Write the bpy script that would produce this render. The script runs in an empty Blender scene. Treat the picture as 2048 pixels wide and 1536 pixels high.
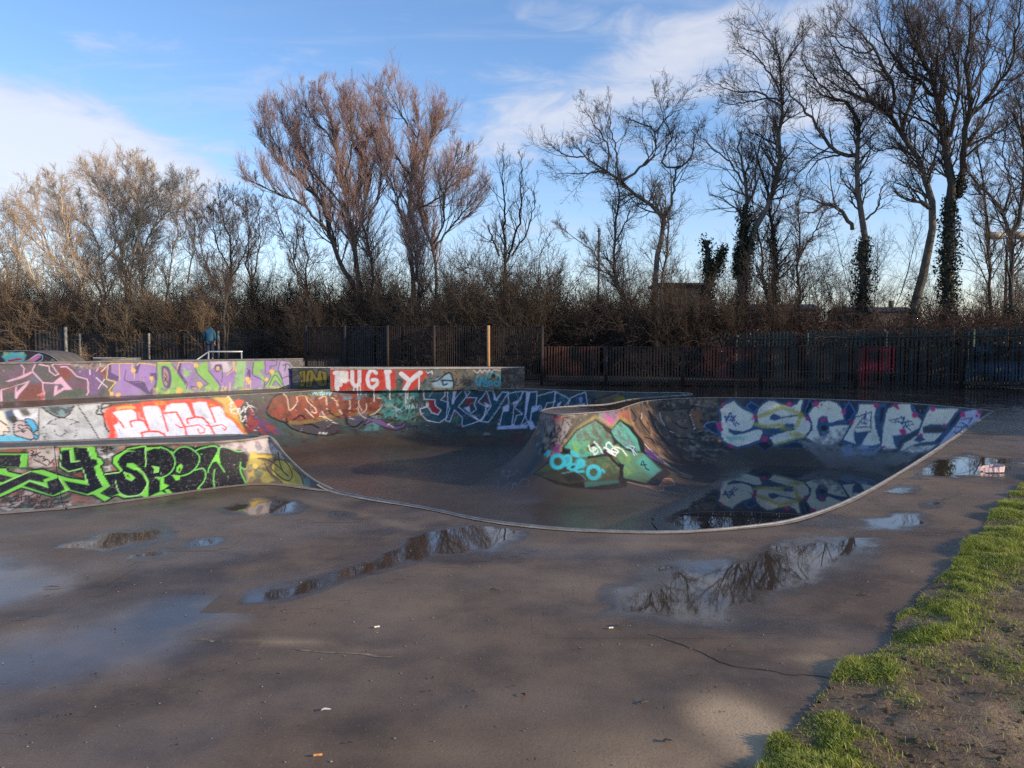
import bpy, math, random
import numpy as np
from mathutils import Vector, Matrix
from mathutils.geometry import delaunay_2d_cdt
S = bpy.context.scene
C = S.collection
random.seed(7)
RNG = np.random.default_rng(7)

# ------------------------------------------------------------------ camera
F_PX, CX, CY = 1547.0, 1024.0, 768.0
CAM_H, PITCH = 1.6, math.atan((768 - 680) / 1547.0)
cam_d = bpy.data.cameras.new('camera')
cam_d.sensor_width = 36; cam_d.lens = 36 * F_PX / 2048; cam_d.clip_end = 3000; cam_d.clip_start = 0.05
cam = bpy.data.objects.new('camera', cam_d); C.objects.link(cam)
cam.location = (0, 0, CAM_H); cam.rotation_euler = (math.pi / 2 - PITCH, 0, 0)
S.camera = cam
CP, SP = math.cos(PITCH), math.sin(PITCH)

def ray(px, py):
    u, v = (px - CX) / F_PX, (CY - py) / F_PX
    return u, CP + v * SP, -SP + v * CP          # x, y(forward), z(up)

def gp(px, py, z=0.0):
    """image pixel -> plan point on the level z"""
    x, y, w = ray(px, py); t = (z - CAM_H) / w
    return (x * t, y * t)

def at(px, py, Y):
    """image pixel -> point at distance Y"""
    x, y, w = ray(px, py); t = Y / y
    return (x * t, Y, CAM_H + w * t)

def trace(P):
    """camera image pixel coordinates of points (used to set out the paintwork on the walls)"""
    x, y, z = P[:, 0], P[:, 1], P[:, 2] - CAM_H
    dep = y * CP - z * SP; up = y * SP + z * CP
    dep = np.maximum(dep, 1e-3)
    return np.stack([CX + F_PX * x / dep, CY - F_PX * up / dep], 1)

# ------------------------------------------------------------------ helpers
def lin(c):
    r = []
    for v in c[:3]:
        v /= 255.0
        r.append(v / 12.92 if v <= .04045 else ((v + .055) / 1.055) ** 2.4)
    return tuple(r)

def mesh_np(name, V, F, mat=None, parent=None, smooth=False, attrs=None, colattr=None):
    """V (n,3), F list of arrays (quads / tris as rows)"""
    me = bpy.data.meshes.new(name)
    V = np.asarray(V, dtype=np.float32)
    if not isinstance(F, list): F = [F]
    elif not isinstance(F[0], np.ndarray):
        by = {}
        for f in F: by.setdefault(len(f), []).append(f)
        F = list(by.values())
    F = [np.asarray(f, dtype=np.int32) for f in F if len(f)]
    loops = np.concatenate([f.ravel() for f in F]); 
    tot = np.concatenate([np.full(len(f), f.shape[1], dtype=np.int32) for f in F])
    st = np.concatenate([[0], np.cumsum(tot)[:-1]]).astype(np.int32)
    me.vertices.add(len(V)); me.vertices.foreach_set('co', V.ravel())
    me.loops.add(len(loops)); me.loops.foreach_set('vertex_index', loops)
    me.polygons.add(len(tot)); me.polygons.foreach_set('loop_start', st)
    me.update(calc_edges=True); me.validate()
    if smooth: me.polygons.foreach_set('use_smooth', np.ones(len(me.polygons), dtype=bool))
    if attrs:
        for k, a in attrs.items():
            at_ = me.attributes.new(k, 'FLOAT', 'POINT'); at_.data.foreach_set('value', np.asarray(a, np.float32))
    if colattr:
        for k, a in colattr.items():
            at_ = me.color_attributes.new(k, 'FLOAT_COLOR', 'POINT')
            A = np.ones((len(V), 4), np.float32); A[:, :3] = a; at_.data.foreach_set('color', A.ravel())
    o = bpy.data.objects.new(name, me); C.objects.link(o)
    if mat: me.materials.append(mat)
    if parent: o.parent = parent
    return o

class MB:
    """collects boxes, bars and tubes; build() links them as one mesh"""
    def __init__(s): s.v, s.q, s.n = [], [], 0
    def add(s, V, Q):
        V = np.asarray(V, float); s.v.append(V); s.q.append(np.asarray(Q) + s.n); s.n += len(V); return s
    def box(s, c, size, rz=0.0, rx=0.0, ry=0.0):
        sx, sy, sz = [d / 2 for d in size]
        P = np.array([[x, y, z] for x in (-sx, sx) for y in (-sy, sy) for z in (-sz, sz)])
        M = np.array((Matrix.Rotation(rz, 3, 'Z') @ Matrix.Rotation(ry, 3, 'Y') @ Matrix.Rotation(rx, 3, 'X')))
        return s.add(P @ M.T + np.array(c), [[0, 1, 3, 2], [4, 6, 7, 5], [0, 4, 5, 1], [2, 3, 7, 6], [0, 2, 6, 4], [1, 5, 7, 3]])
    def tube(s, pts, r, sides=8, cap=True):
        pts = np.asarray(pts, float); rr = np.broadcast_to(np.asarray(r, float), (len(pts),))
        V, Q = tubes(pts[None], rr[None], sides); s.add(V, Q)
        if cap:
            for e in (0, len(pts) - 1):
                o = s.n - len(V) + e * sides
                for k in range(1, sides - 2, 2):
                    s.q.append(np.array([[o, o + k, o + k + 1, o + k + 2]]))
        return s
    def prism(s, poly, z0, z1):
        n = len(poly); P = [(x, y, z0) for x, y in poly] + [(x, y, z1) for x, y in poly]
        Q = [[i, (i + 1) % n, n + (i + 1) % n, n + i] for i in range(n)]
        s.add(P, Q); s.caps = getattr(s, 'caps', []) + [(s.n - n, n), (s.n - 2 * n, n)]; return s
    def build(s, name, mat, parent=None, smooth=False):
        return mesh_np(name, np.concatenate(s.v), [np.concatenate(s.q)], mat, parent, smooth)

def tubes(P, R, sides):
    """P (M,n,3), R (M,n) -> verts, quads of M tubes"""
    M, n, _ = P.shape
    T = np.empty_like(P); T[:, 1:-1] = P[:, 2:] - P[:, :-2]; T[:, 0] = P[:, 1] - P[:, 0]; T[:, -1] = P[:, -1] - P[:, -2]
    T /= np.linalg.norm(T, axis=2, keepdims=True) + 1e-9
    ref = np.zeros_like(T); m = np.abs(T[..., 2]) > .8
    ref[..., 2] = 1; ref[m] = (1, 0, 0)
    mm = (np.abs(T[:, :1, 2]) > .8); ref[:] = np.where(mm[..., None], np.array([1., .2, 0]), np.array([.1, 0, 1.]))
    A = np.cross(T, ref); A /= np.linalg.norm(A, axis=2, keepdims=True) + 1e-9
    B = np.cross(T, A)
    th = np.arange(sides) * 2 * np.pi / sides
    V = P[:, :, None] + R[:, :, None, None] * (A[:, :, None] * np.cos(th)[:, None] + B[:, :, None] * np.sin(th)[:, None])
    idx = np.arange(M * n * sides).reshape(M, n, sides)
    a = idx[:, :-1]; b = idx[:, 1:]
    Q = np.stack([a, np.roll(a, -1, 2), np.roll(b, -1, 2), b], -1).reshape(-1, 4)
    return V.reshape(-1, 3), Q

def smooth_path(pts, n=8, closed=False):
    P = np.asarray(pts, float)
    if closed: P = np.vstack([P[-1], P, P[0], P[1]])
    else: P = np.vstack([2 * P[0] - P[1], P, 2 * P[-1] - P[-2]])
    out = []
    for i in range(1, len(P) - 2):
        p0, p1, p2, p3 = P[i - 1], P[i], P[i + 1], P[i + 2]
        t = np.linspace(0, 1, n, endpoint=False)[:, None]
        out.append(.5 * ((2 * p1) + (-p0 + p2) * t + (2 * p0 - 5 * p1 + 4 * p2 - p3) * t ** 2 + (-p0 + 3 * p1 - 3 * p2 + p3) * t ** 3))
    out = np.vstack(out)
    return out if closed else np.vstack([out, P[-2]])

def tag(o, label=None, cat=None, group=None, kind=None):
    if label: o['label'] = label
    if cat: o['category'] = cat
    if group: o['group'] = group
    if kind: o['kind'] = kind
    return o

def empty(name, loc, label=None, cat=None, group=None, rz=0.0):
    o = bpy.data.objects.new(name, None); C.objects.link(o); o.location = loc; o.rotation_euler.z = rz
    o.empty_display_size = .2
    return tag(o, label, cat, group)

def copy_tree(o, parent=None):
    c = o.copy(); C.objects.link(c)
    if parent: c.parent = parent; c.matrix_parent_inverse = o.matrix_parent_inverse.copy()
    for ch in list(o.children): copy_tree(ch, c)
    return c

# ------------------------------------------------------------------ value noise (numpy)
def _hash(i, j, k, seed):
    h = (i * 374761393 + j * 668265263 + k * 2147483647 + seed * 974634777) & 0xffffffff
    h = ((h ^ (h >> 13)) * 1274126177) & 0xffffffff
    return ((h ^ (h >> 16)) & 0xffff) / 65535.0

def vnoise(P, scale, seed=0):
    q = P * scale; i = np.floor(q).astype(np.int64); f = q - i; f = f * f * (3 - 2 * f)
    r = 0
    for dx in (0, 1):
        for dy in (0, 1):
            for dz in (0, 1):
                w = (f[:, 0] if dx else 1 - f[:, 0]) * (f[:, 1] if dy else 1 - f[:, 1]) * (f[:, 2] if dz else 1 - f[:, 2])
                r = r + w * _hash(i[:, 0] + dx, i[:, 1] + dy, i[:, 2] + dz, seed)
    return r

def fbm(P, scale, seed=0, oct=4):
    r, a, t = 0, .5, 0
    for o in range(oct):
        r = r + a * vnoise(P, scale * 2 ** o, seed + 17 * o); t += a; a *= .55
    return r / t

# ------------------------------------------------------------------ paint on walls
class Paint:
    """spray paint laid on a surface's vertices; shapes are given in image pixel coordinates of a frame"""
    def __init__(s, P, base, mask=None):
        s.P = np.asarray(P, float); s.T = trace(s.P)
        n = len(P); s.col = np.tile(np.array(lin(base)), (n, 1)); s.a = np.zeros(n)
        s.ok = np.ones(n, bool) if mask is None else mask
        j = np.stack([fbm(s.P, 7, 3, 2), fbm(s.P, 7, 9, 2)], 1) - .5
        s.J = s.T + j * 1.6
        s.nz = fbm(s.P, 10, 21, 3)
        s.frame(0, 0, 1)
    def frame(s, x0, y0, k): s.fx, s.fy, s.k = x0, y0, k; return s
    def pts(s, p): return np.asarray(p, float) * s.k + np.array([s.fx, s.fy])
    def _put(s, idx, cov, color):
        c = np.array(lin(color)); cov = np.clip(cov, 0, 1)[:, None]
        s.col[idx] = s.col[idx] * (1 - cov) + c * cov
        s.a[idx] = np.maximum(s.a[idx], cov[:, 0])
    def _sel(s, p, pad):
        lo, hi = p.min(0) - pad, p.max(0) + pad
        return np.nonzero(s.ok & (s.J[:, 0] > lo[0]) & (s.J[:, 0] < hi[0]) & (s.J[:, 1] > lo[1]) & (s.J[:, 1] < hi[1]))[0]
    @staticmethod
    def dist(Q, p, closed):
        d = np.full(len(Q), 1e9); m = len(p)
        for i in range(m if closed else m - 1):
            a, b = p[i], p[(i + 1) % m]; ab = b - a
            t = np.clip(((Q - a) @ ab) / (ab @ ab + 1e-9), 0, 1)
            d = np.minimum(d, np.hypot(*(Q - a - t[:, None] * ab).T))
        return d
    def poly(s, p, color, out=None, ow=2.0, op=1.0, soft=.9, sm=False, wear=0.0):
        p = s.pts(p)
        if sm: p = smooth_path(p, 6, True)
        idx = s._sel(p, 6 + ow)
        if len(idx) == 0: return s
        Q = s.J[idx]; x, y = Q[:, 0], Q[:, 1]; ins = np.zeros(len(Q), bool)
        for i in range(len(p)):
            (x1, y1), (x2, y2) = p[i], p[i - 1]
            if y1 == y2: continue
            c = ((y1 > y) != (y2 > y)) & (x < (x2 - x1) * (y - y1) / (y2 - y1) + x1); ins ^= c
        d = s.dist(Q, p, True); sd = np.where(ins, d, -d)
        cov = np.clip(sd / soft * .5 + .5, 0, 1) * op
        if wear: cov = cov * np.clip((s.nz[idx] - wear) * 8 + .5, 0, 1)
        s._put(idx, cov, color)
        if out is not None: s._put(idx, np.clip((ow / 2 - d) / soft + .5, 0, 1), out)
        return s
    def line(s, p, w, color, op=1.0, soft=.8, sm=True, closed=False):
        p = s.pts(p); w = w * s.k
        if sm and len(p) > 2: p = smooth_path(p, 6, closed)
        idx = s._sel(p, w + 3)
        if len(idx) == 0: return s
        d = s.dist(s.J[idx], p, closed)
        s._put(idx, np.clip((w / 2 - d) / soft + .5, 0, 1) * op, color); return s
    def lines(s, L, w, color, **k):
        for p in L: s.line(p, w, color, **k)
        return s
    def blot(s, x, y, r, color, op=1.0, soft=None, ry=None):
        c = s.pts([(x, y)])[0]; r *= s.k; ry = (ry * s.k) if ry else r
        soft = soft or .35
        idx = s._sel(np.array([c - r, c + r, c - ry, c + ry]), r)
        if len(idx) == 0: return s
        q = (s.T[idx] - c) / np.array([r, ry]); d = np.hypot(*q.T) + (s.nz[idx] - .5) * .9
        s._put(idx, np.clip((1 - d) / soft, 0, 1) * op, color); return s
    def grunge(s, p, cols, scale=2.0, op=.9, seed=0, cut=.52, edge=6.0, stretch=(1, 1, 1)):
        """layers of old worn paint, ragged at the outline"""
        p = s.pts(p); idx = s._sel(p, 4)
        if len(idx) == 0: return s
        Q = s.T[idx]; x, y = Q[:, 0], Q[:, 1]; ins = np.zeros(len(Q), bool)
        for i in range(len(p)):
            (x1, y1), (x2, y2) = p[i], p[i - 1]
            if y1 == y2: continue
            ins ^= ((y1 > y) != (y2 > y)) & (x < (x2 - x1) * (y - y1) / (y2 - y1) + x1)
        d = s.dist(Q, p, True); e = np.clip(np.where(ins, d, -d) / edge + .5 + (s.nz[idx] - .5) * 2, 0, 1)
        W = s.P[idx] * np.array(stretch)
        for k, c in enumerate(cols):
            n = fbm(W, scale * (1 + .45 * k), seed * 7 + 31 * k, 4)
            s._put(idx, np.clip((n - cut) * 9 + .5, 0, 1) * e * op, c)
        return s
    def tagline(s, x, y, w, h, n, lw, color, seed=0, slant=.25, op=1.0):
        """a quick illegible scrawl"""
        r = random.Random(seed); p = []
        for i in range(n * 2):
            p.append((x + w * (i + r.uniform(-.3, .6)) / (n * 2) + slant * h * (i % 2), y + h * ((i % 2) * -1 + r.uniform(0, .35))))
        return s.line(p, lw, color, op=op)

# ------------------------------------------------------------------ materials
def new_mat(name):
    m = bpy.data.materials.new(name); m.use_nodes = True
    nt = m.node_tree; b = nt.nodes['Principled BSDF']; return m, nt, b

def N(nt, t, **k):
    n = nt.nodes.new(t)
    for a, v in k.items(): setattr(n, a, v)
    return n

def noise(nt, scale, detail=4, rough=.55, vec=None, dist=0.0):
    n = N(nt, 'ShaderNodeTexNoise'); n.inputs['Scale'].default_value = scale; n.inputs['Detail'].default_value = detail
    n.inputs['Roughness'].default_value = rough; n.inputs['Distortion'].default_value = dist
    if vec is not None: nt.links.new(vec, n.inputs['Vector'])
    return n.outputs['Fac']

def ramp(nt, fac, stops):
    n = N(nt, 'ShaderNodeValToRGB'); e = n.color_ramp.elements
    while len(e) < len(stops): e.new(.5)
    for el, (p, c) in zip(e, stops):
        el.position = p; el.color = (*(c if hasattr(c, '__len__') else (c, c, c)), 1)
    nt.links.new(fac, n.inputs['Fac']); return n.outputs['Color']

def mix(nt, fac, a, b, mode='MIX'):
    n = N(nt, 'ShaderNodeMix', data_type='RGBA', blend_type=mode)
    for sock, v in ((n.inputs[0], fac), (n.inputs[6], a), (n.inputs[7], b)):
        if hasattr(v, 'node'): nt.links.new(v, sock)
        elif hasattr(v, '__len__'): sock.default_value = (*v, 1) if len(v) == 3 else v
        else: sock.default_value = v if sock.type == 'VALUE' else (v, v, v, 1)
    return n.outputs[2]

def math_n(nt, op, a, b=None, c=None, clamp=False):
    n = N(nt, 'ShaderNodeMath', operation=op, use_clamp=clamp)
    for i, v in enumerate((a, b, c)):
        if v is None: continue
        if hasattr(v, 'node'): nt.links.new(v, n.inputs[i])
        else: n.inputs[i].default_value = v
    return n.outputs[0]

def maprange(nt, v, a, b, c=0.0, d=1.0, smooth=True):
    n = N(nt, 'ShaderNodeMapRange'); n.interpolation_type = 'SMOOTHSTEP' if smooth else 'LINEAR'
    for i, x in enumerate((v, a, b, c, d)):
        if hasattr(x, 'node'): nt.links.new(x, n.inputs[i])
        else: n.inputs[i].default_value = x
    return n.outputs[0]

def bump(nt, b, h, strength=.3, dist=.02):
    n = N(nt, 'ShaderNodeBump'); 
    if hasattr(strength, 'node'): nt.links.new(strength, n.inputs['Strength'])
    else: n.inputs['Strength'].default_value = strength
    n.inputs['Distance'].default_value = dist
    nt.links.new(h, n.inputs['Height']); nt.links.new(n.outputs['Normal'], b.inputs['Normal'])

def wpos(nt): return N(nt, 'ShaderNodeNewGeometry').outputs['Position']

def simple_mat(name, c1, c2, scale=6, rough=.7, bmp=.2, metal=0.0, detail=5):
    m, nt, b = new_mat(name); p = N(nt, 'ShaderNodeTexCoord').outputs['Object']
    f = noise(nt, scale, detail, .6, p)
    nt.links.new(ramp(nt, f, [(.3, c1), (.7, c2)]), b.inputs['Base Color'])
    b.inputs['Roughness'].default_value = rough; b.inputs['Metallic'].default_value = metal
    if bmp: bump(nt, b, noise(nt, scale * 6, 4, .6, p), bmp, .01)
    return m

def slab_mat():
    m, nt, b = new_mat('wet_concrete'); L = nt.links; p = wpos(nt)
    mp = N(nt, 'ShaderNodeMapping'); mp.inputs['Scale'].default_value = (.75, 1.0, 1); L.new(p, mp.inputs['Vector'])
    big = noise(nt, .42, 5, .5, mp.outputs[0], .6); med = noise(nt, 2.3, 6, .6, p); fine = noise(nt, 60, 4, .7, p)
    wa = N(nt, 'ShaderNodeAttribute', attribute_name='wet').outputs['Fac']
    da = N(nt, 'ShaderNodeAttribute', attribute_name='paler').outputs['Fac']
    fa = N(nt, 'ShaderNodeAttribute', attribute_name='film').outputs['Fac']
    film = maprange(nt, math_n(nt, 'ADD', fa, math_n(nt, 'MULTIPLY', math_n(nt, 'SUBTRACT', noise(nt, 1.6, 5, .6, p), .5), math_n(nt, 'MULTIPLY', fa, 1.2))), .05, .9)
    # pale concrete
    paler = mix(nt, med, (.38, .262, .158), (.54, .395, .25))
    dampc = mix(nt, maprange(nt, math_n(nt, 'ADD', math_n(nt, 'MULTIPLY', med, .5), math_n(nt, 'MULTIPLY', noise(nt, .9, 5, .55, mp.outputs[0], .4), .6)), .4, .7), (.060, .0355, .019), (.142, .088, .049))
    damp = maprange(nt, math_n(nt, 'ADD', big, math_n(nt, 'MULTIPLY', med, .25)), .70, .42)
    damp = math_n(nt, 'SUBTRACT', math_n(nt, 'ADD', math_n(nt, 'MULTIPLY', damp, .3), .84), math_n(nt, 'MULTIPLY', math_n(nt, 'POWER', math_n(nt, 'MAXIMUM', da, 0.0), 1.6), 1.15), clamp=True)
    wet = maprange(nt, math_n(nt, 'ADD', wa, math_n(nt, 'MULTIPLY', math_n(nt, 'SUBTRACT', noise(nt, 5, 6, .65, p), .5), .75)), .25, .75)
    damp2 = math_n(nt, 'MAXIMUM', damp, math_n(nt, 'MAXIMUM', maprange(nt, wa, .02, .4), film))
    col = mix(nt, damp2, paler, dampc)
    # aggregate speckle: pale and dark grains
    vo = N(nt, 'ShaderNodeTexVoronoi'); vo.inputs['Scale'].default_value = 85; L.new(p, vo.inputs['Vector'])
    hue = N(nt, 'ShaderNodeSeparateColor'); L.new(vo.outputs['Color'], hue.inputs[0])
    near = maprange(nt, vo.outputs['Distance'], .28, .12)
    pale = math_n(nt, 'MULTIPLY', near, maprange(nt, hue.outputs[0], .90, .93))
    dark = math_n(nt, 'MULTIPLY', near, maprange(nt, hue.outputs[1], .88, .91))
    col = mix(nt, math_n(nt, 'MULTIPLY', pale, .8), col, (.34, .29, .23))
    col = mix(nt, math_n(nt, 'MULTIPLY', dark, .8), col, (.03, .025, .02))
    col = mix(nt, math_n(nt, 'MULTIPLY', maprange(nt, fine, .45, .75), .35), col, (.05, .04, .033))
    col = mix(nt, math_n(nt, 'MULTIPLY', wet, .82), col, (.045, .034, .026))
    L.new(col, b.inputs['Base Color'])
    r0 = mix(nt, damp2, .9, maprange(nt, noise(nt, .7, 4, .5, mp.outputs[0], .5), .35, .65, .31, .56))
    L.new(mix(nt, wet, mix(nt, film, r0, .17), .012), b.inputs['Roughness'])
    L.new(mix(nt, wet, mix(nt, damp2, .2, .40), .5), b.inputs['Specular IOR Level'])
    h = math_n(nt, 'ADD', math_n(nt, 'MULTIPLY', fine, .5), math_n(nt, 'ADD', math_n(nt, 'MULTIPLY', vo.outputs['Distance'], .3), math_n(nt, 'MULTIPLY', med, .6)))
    bump(nt, b, h, mix(nt, wet, mix(nt, film, mix(nt, damp2, .5, .2), .05), .004), .006)
    return m

def painted_mat(name, base1, base2, rough=.55, wetness=False):
    m, nt, b = new_mat(name); L = nt.links; p = wpos(nt)
    col = N(nt, 'ShaderNodeAttribute', attribute_name='paint').outputs['Color']
    pm = N(nt, 'ShaderNodeAttribute', attribute_name='pmask').outputs['Fac']
    med = noise(nt, 3, 6, .62, p); fine = noise(nt, 45, 4, .7, p); scr = noise(nt, 16, 8, .75, p, 1.5)
    conc = mix(nt, med, base1, base2)
    wear = maprange(nt, math_n(nt, 'ADD', math_n(nt, 'MULTIPLY', scr, .65), math_n(nt, 'MULTIPLY', noise(nt, 70, 3, .7, p), .35)), .38, .47)
    col = mix(nt, 1.0, col, mix(nt, noise(nt, 2.2, 6, .7, p), (.62, .60, .58), (1.25, 1.24, 1.22)), 'MULTIPLY')
    pm2 = math_n(nt, 'MULTIPLY', pm, math_n(nt, 'ADD', .35, math_n(nt, 'MULTIPLY', wear, .65)), clamp=True)
    c = mix(nt, pm2, conc, col)
    c = mix(nt, math_n(nt, 'MULTIPLY', maprange(nt, med, .5, .8), .35), c, (.02, .018, .016))
    c = mix(nt, math_n(nt, 'MULTIPLY', maprange(nt, fine, .62, .72), .13), c, (.3, .27, .24))
    L.new(c, b.inputs['Base Color'])
    if wetness:
        geo = N(nt, 'ShaderNodeNewGeometry'); sx = N(nt, 'ShaderNodeSeparateXYZ'); L.new(geo.outputs['Normal'], sx.inputs[0])
        flat = maprange(nt, sx.outputs[2], .75, .99)
        w = math_n(nt, 'MULTIPLY', flat, maprange(nt, noise(nt, .5, 4, .5, p), .3, .62))
        L.new(mix(nt, w, rough, .26), b.inputs['Roughness'])
        L.new(mix(nt, math_n(nt, 'MULTIPLY', flat, .66), c, mix(nt, med, (.036, .0235, .0145), (.082, .056, .037))), b.inputs['Base Color'])
        b.inputs['Specular IOR Level'].default_value = .28
    else: b.inputs['Roughness'].default_value = rough
    bump(nt, b, math_n(nt, 'ADD', fine, math_n(nt, 'MULTIPLY', scr, .6)), .25, .006)
    return m
# ================================================================== BOWL OUTLINE (plan, with rim height)
RIM = .45                                   # raised deck beside the bowl on the left
D, R = 1.6, 2.05                            # depth, transition radius
TH0 = math.acos((R - D) / R); ARC = R * TH0; HL = R * math.sin(TH0); BLEND = 4.0
sil = [(*gp(540, 875, RIM), RIM), (*gp(570, 910, .28), .28), (*gp(600, 940, .155), .155), (*gp(632, 964, .06), .06), (*gp(666, 982), 0)]
near = [gp(*p) for p in [(740, 998), (850, 1017), (960, 1040), (1080, 1055), (1200, 1063), (1350, 1065), (1500, 1054), (1600, 1037), (1700, 1000), (1800, 945), (1900, 880), (1975, 829)]]
far = [gp(*p) for p in [(1981, 822.5), (1900, 814), (1800, 806), (1700, 801), (1560, 797), (1420, 796), (1340, 798.6), (1288, 803.5), (1255, 813), (1228, 821.5), (1150, 828), (1105, 828.5), (1083, 823), (1095, 818), (1120, 814.5), (1164, 811.5), (1215, 808.5)]]
pocket = [(3.3, 20.9), (4.5, 22.0), (5.3, 22.7), (5.1, 23.4)]
back = [gp(*p) for p in [(1281, 785.4), (1193, 782.5), (1100, 779.5), (1002, 777.2), (880, 777.8), (760, 778.6), (661, 780), (547, 786.6), (430, 792.5), (300, 800), (150, 809.5), (0, 819)]]
leftend = [(-14.6, 15.6), (-17.2, 13.0), (-18.2, 10.6), (-17.5, 8.8), (-15.5, 8.1), (-12.5, 8.0), (-9.5, 8.15)]
lback = [gp(*p, RIM) for p in [(0, 886.5), (200, 880.5), (320, 876), (408, 872.5), (480, 871.5)]]
ctrl = [*[s for s in sil]] + [(*p, 0) for p in near + far + pocket + back + leftend[:4]] + [(-15.5, 8.1, .2)] + [(*p, RIM) for p in leftend[5:] + lback]
sp = smooth_path(ctrl + [ctrl[0]], 8)
RIMC = sp[:-1]                              # closed rim curve (x, y, z), sharp at the deck corner
n_sil, n_near = (len(sil) - 1) * 8, len(near) * 8
# even resampling
seg = np.linalg.norm(np.diff(np.vstack([RIMC, RIMC[:1]])[:, :2], axis=0), axis=1)

def sdf(P):
    n = len(RIMC); best = np.full(len(P), 1e9); z = np.zeros(len(P)); who = np.zeros(len(P), int); near_pt = np.zeros((len(P), 2)); ins = np.zeros(len(P), bool)
    x, y = P[:, 0], P[:, 1]
    for i in range(n):
        a, b = RIMC[i], RIMC[(i + 1) % n]; ab = b[:2] - a[:2]
        t = np.clip(((P - a[:2]) @ ab) / (ab @ ab + 1e-12), 0, 1)
        q = a[:2] + t[:, None] * ab; d = (P[:, 0] - q[:, 0]) ** 2 + (P[:, 1] - q[:, 1]) ** 2
        m = d < best; best[m] = d[m]; z[m] = (a[2] + t * (b[2] - a[2]))[m]; who[m] = i; near_pt[m] = q[m]
        c = ((a[1] > y) != (b[1] > y))
        if a[1] != b[1]: ins ^= c & (x < (b[0] - a[0]) * (y - a[1]) / (b[1] - a[1]) + a[0])
    return np.sqrt(best), ins, z, who, near_pt

def build_bowl():
    h = .03
    xs = np.arange(RIMC[:, 0].min() - .06, RIMC[:, 0].max() + 2 * h, h); ys = np.arange(RIMC[:, 1].min() - 2 * h, RIMC[:, 1].max() + 2 * h, h)
    nx, ny = len(xs), len(ys); X, Y = np.meshgrid(xs, ys, indexing='ij'); P = np.stack([X.ravel(), Y.ravel()], 1)
    d = np.empty(len(P)); ins = np.empty(len(P), bool); z = np.empty(len(P)); who = np.empty(len(P), int); q = np.empty((len(P), 2))
    for s in range(0, len(P), 100000):
        e = slice(s, s + 100000); d[e], ins[e], z[e], who[e], q[e] = sdf(P[e])
    snap = (~ins) & (d < .8 * h); keep = ins | snap
    P[snap] = q[snap]; d[snap] = 0
    i0 = (np.arange(nx - 1)[:, None] * ny + np.arange(ny - 1)).ravel()
    Q = np.stack([i0, i0 + ny, i0 + ny + 1, i0 + 1], 1); Q = Q[keep[Q].all(1)]
    # distance -> arc length along the transition
    arc = np.minimum(d, ARC); th = TH0 - arc / R
    hor = R * (math.sin(TH0) - np.sin(th))
    hor = np.where(d < ARC, hor, np.where(d < BLEND, HL + (d - ARC) * (BLEND - HL) / (BLEND - ARC), d))
    g = np.where(d < ARC, (D - R * (1 - np.cos(th))) / D, 1.0)      # 0 at rim, 1 at floor
    dirv = (P - q); dirv /= np.linalg.norm(dirv, axis=1, keepdims=True) + 1e-9
    XY = q + dirv * hor[:, None]; XY[d < 1e-6] = P[d < 1e-6]
    zz = z - (z + D) * g
    V = np.column_stack([XY, zz])
    V[:, 2] += (fbm(V, .9, 5, 3) - .5) * .03 * np.clip(d, 0, 1)
    used = np.unique(Q); remap = np.full(len(V), -1); remap[used] = np.arange(len(used))
    return V[used], remap[Q], who[used], d[used]

BV, BQ, BWHO, BD = build_bowl()
nearmask = (BWHO >= n_sil - 2) & (BWHO < n_sil + n_near - 6)
leftmask = BWHO > len(RIMC) - 8 * (len(lback) + len(leftend) + 1)

# ------------------------------------------------------------------ paint the bowl
pb = Paint(BV, (60, 55, 50), ~(nearmask | leftmask))
WH, BK = (222, 224, 232), (22, 20, 24)
# all over grime and old colour on the walls
pb.frame(0, 0, 1)
pb.grunge([(-20, 810), (300, 795), (660, 775), (1010, 770), (1400, 780), (1400, 815), (1180, 815), (1090, 830), (1060, 885), (900, 872), (640, 880), (560, 905), (-20, 900)],
          [(46, 60, 58), (74, 64, 60), (36, 44, 50), (92, 88, 70), (60, 84, 84)], 2.2, .9, 1, .47, 14)
pb.grunge([(600, 775), (860, 775), (860, 840), (760, 850), (600, 800)], [(72, 92, 84), (44, 70, 60), (120, 150, 140), (60, 50, 50), (30, 40, 38)], 4, .85, 8, .52)
# white / grey left panel
pb.frame(0, 770, .14648)
pb.poly([(-150, 340), (0, 335), (1060, 265), (1480, 230), (1480, 900), (-150, 900)], (168, 172, 180), soft=4)
pb.grunge([(-150, 340), (1480, 240), (1480, 900), (-150, 900)], [(196, 200, 208), (140, 146, 152), (176, 184, 190)], 3, .55, 4, .5)
pb.poly([(-100, 380), (20, 350), (110, 500), (130, 640), (0, 690), (-100, 690)], (214, 206, 196))
pb.poly([(60, 360), (170, 330), (240, 480), (180, 530), (90, 470)], (52, 78, 112), soft=2)
pb.poly([(120, 440), (220, 400), (240, 500), (170, 520)], (40, 42, 50))
pb.poly([(175, 350), (255, 345), (300, 440), (440, 430), (520, 330), (500, 430), (400, 480), (300, 470), (220, 430)], (206, 206, 226))
pb.poly([(255, 330), (360, 320), (415, 390), (400, 420), (320, 420)], (70, 70, 72), soft=2)
pb.poly([(-100, 690), (330, 690), (430, 750), (440, 900), (-100, 900)], (96, 176, 208))
pb.poly([(340, 480), (420, 465), (500, 540), (512, 610), (470, 650), (515, 700), (515, 740), (470, 740), (430, 600)], (70, 160, 206), BK, 2.4, sm=True)
pb.poly([(190, 560), (230, 490), (330, 495), (365, 560), (440, 640), (458, 720), (400, 745), (215, 680), (185, 620)], (176, 164, 170), BK, 2.4, sm=True)
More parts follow.
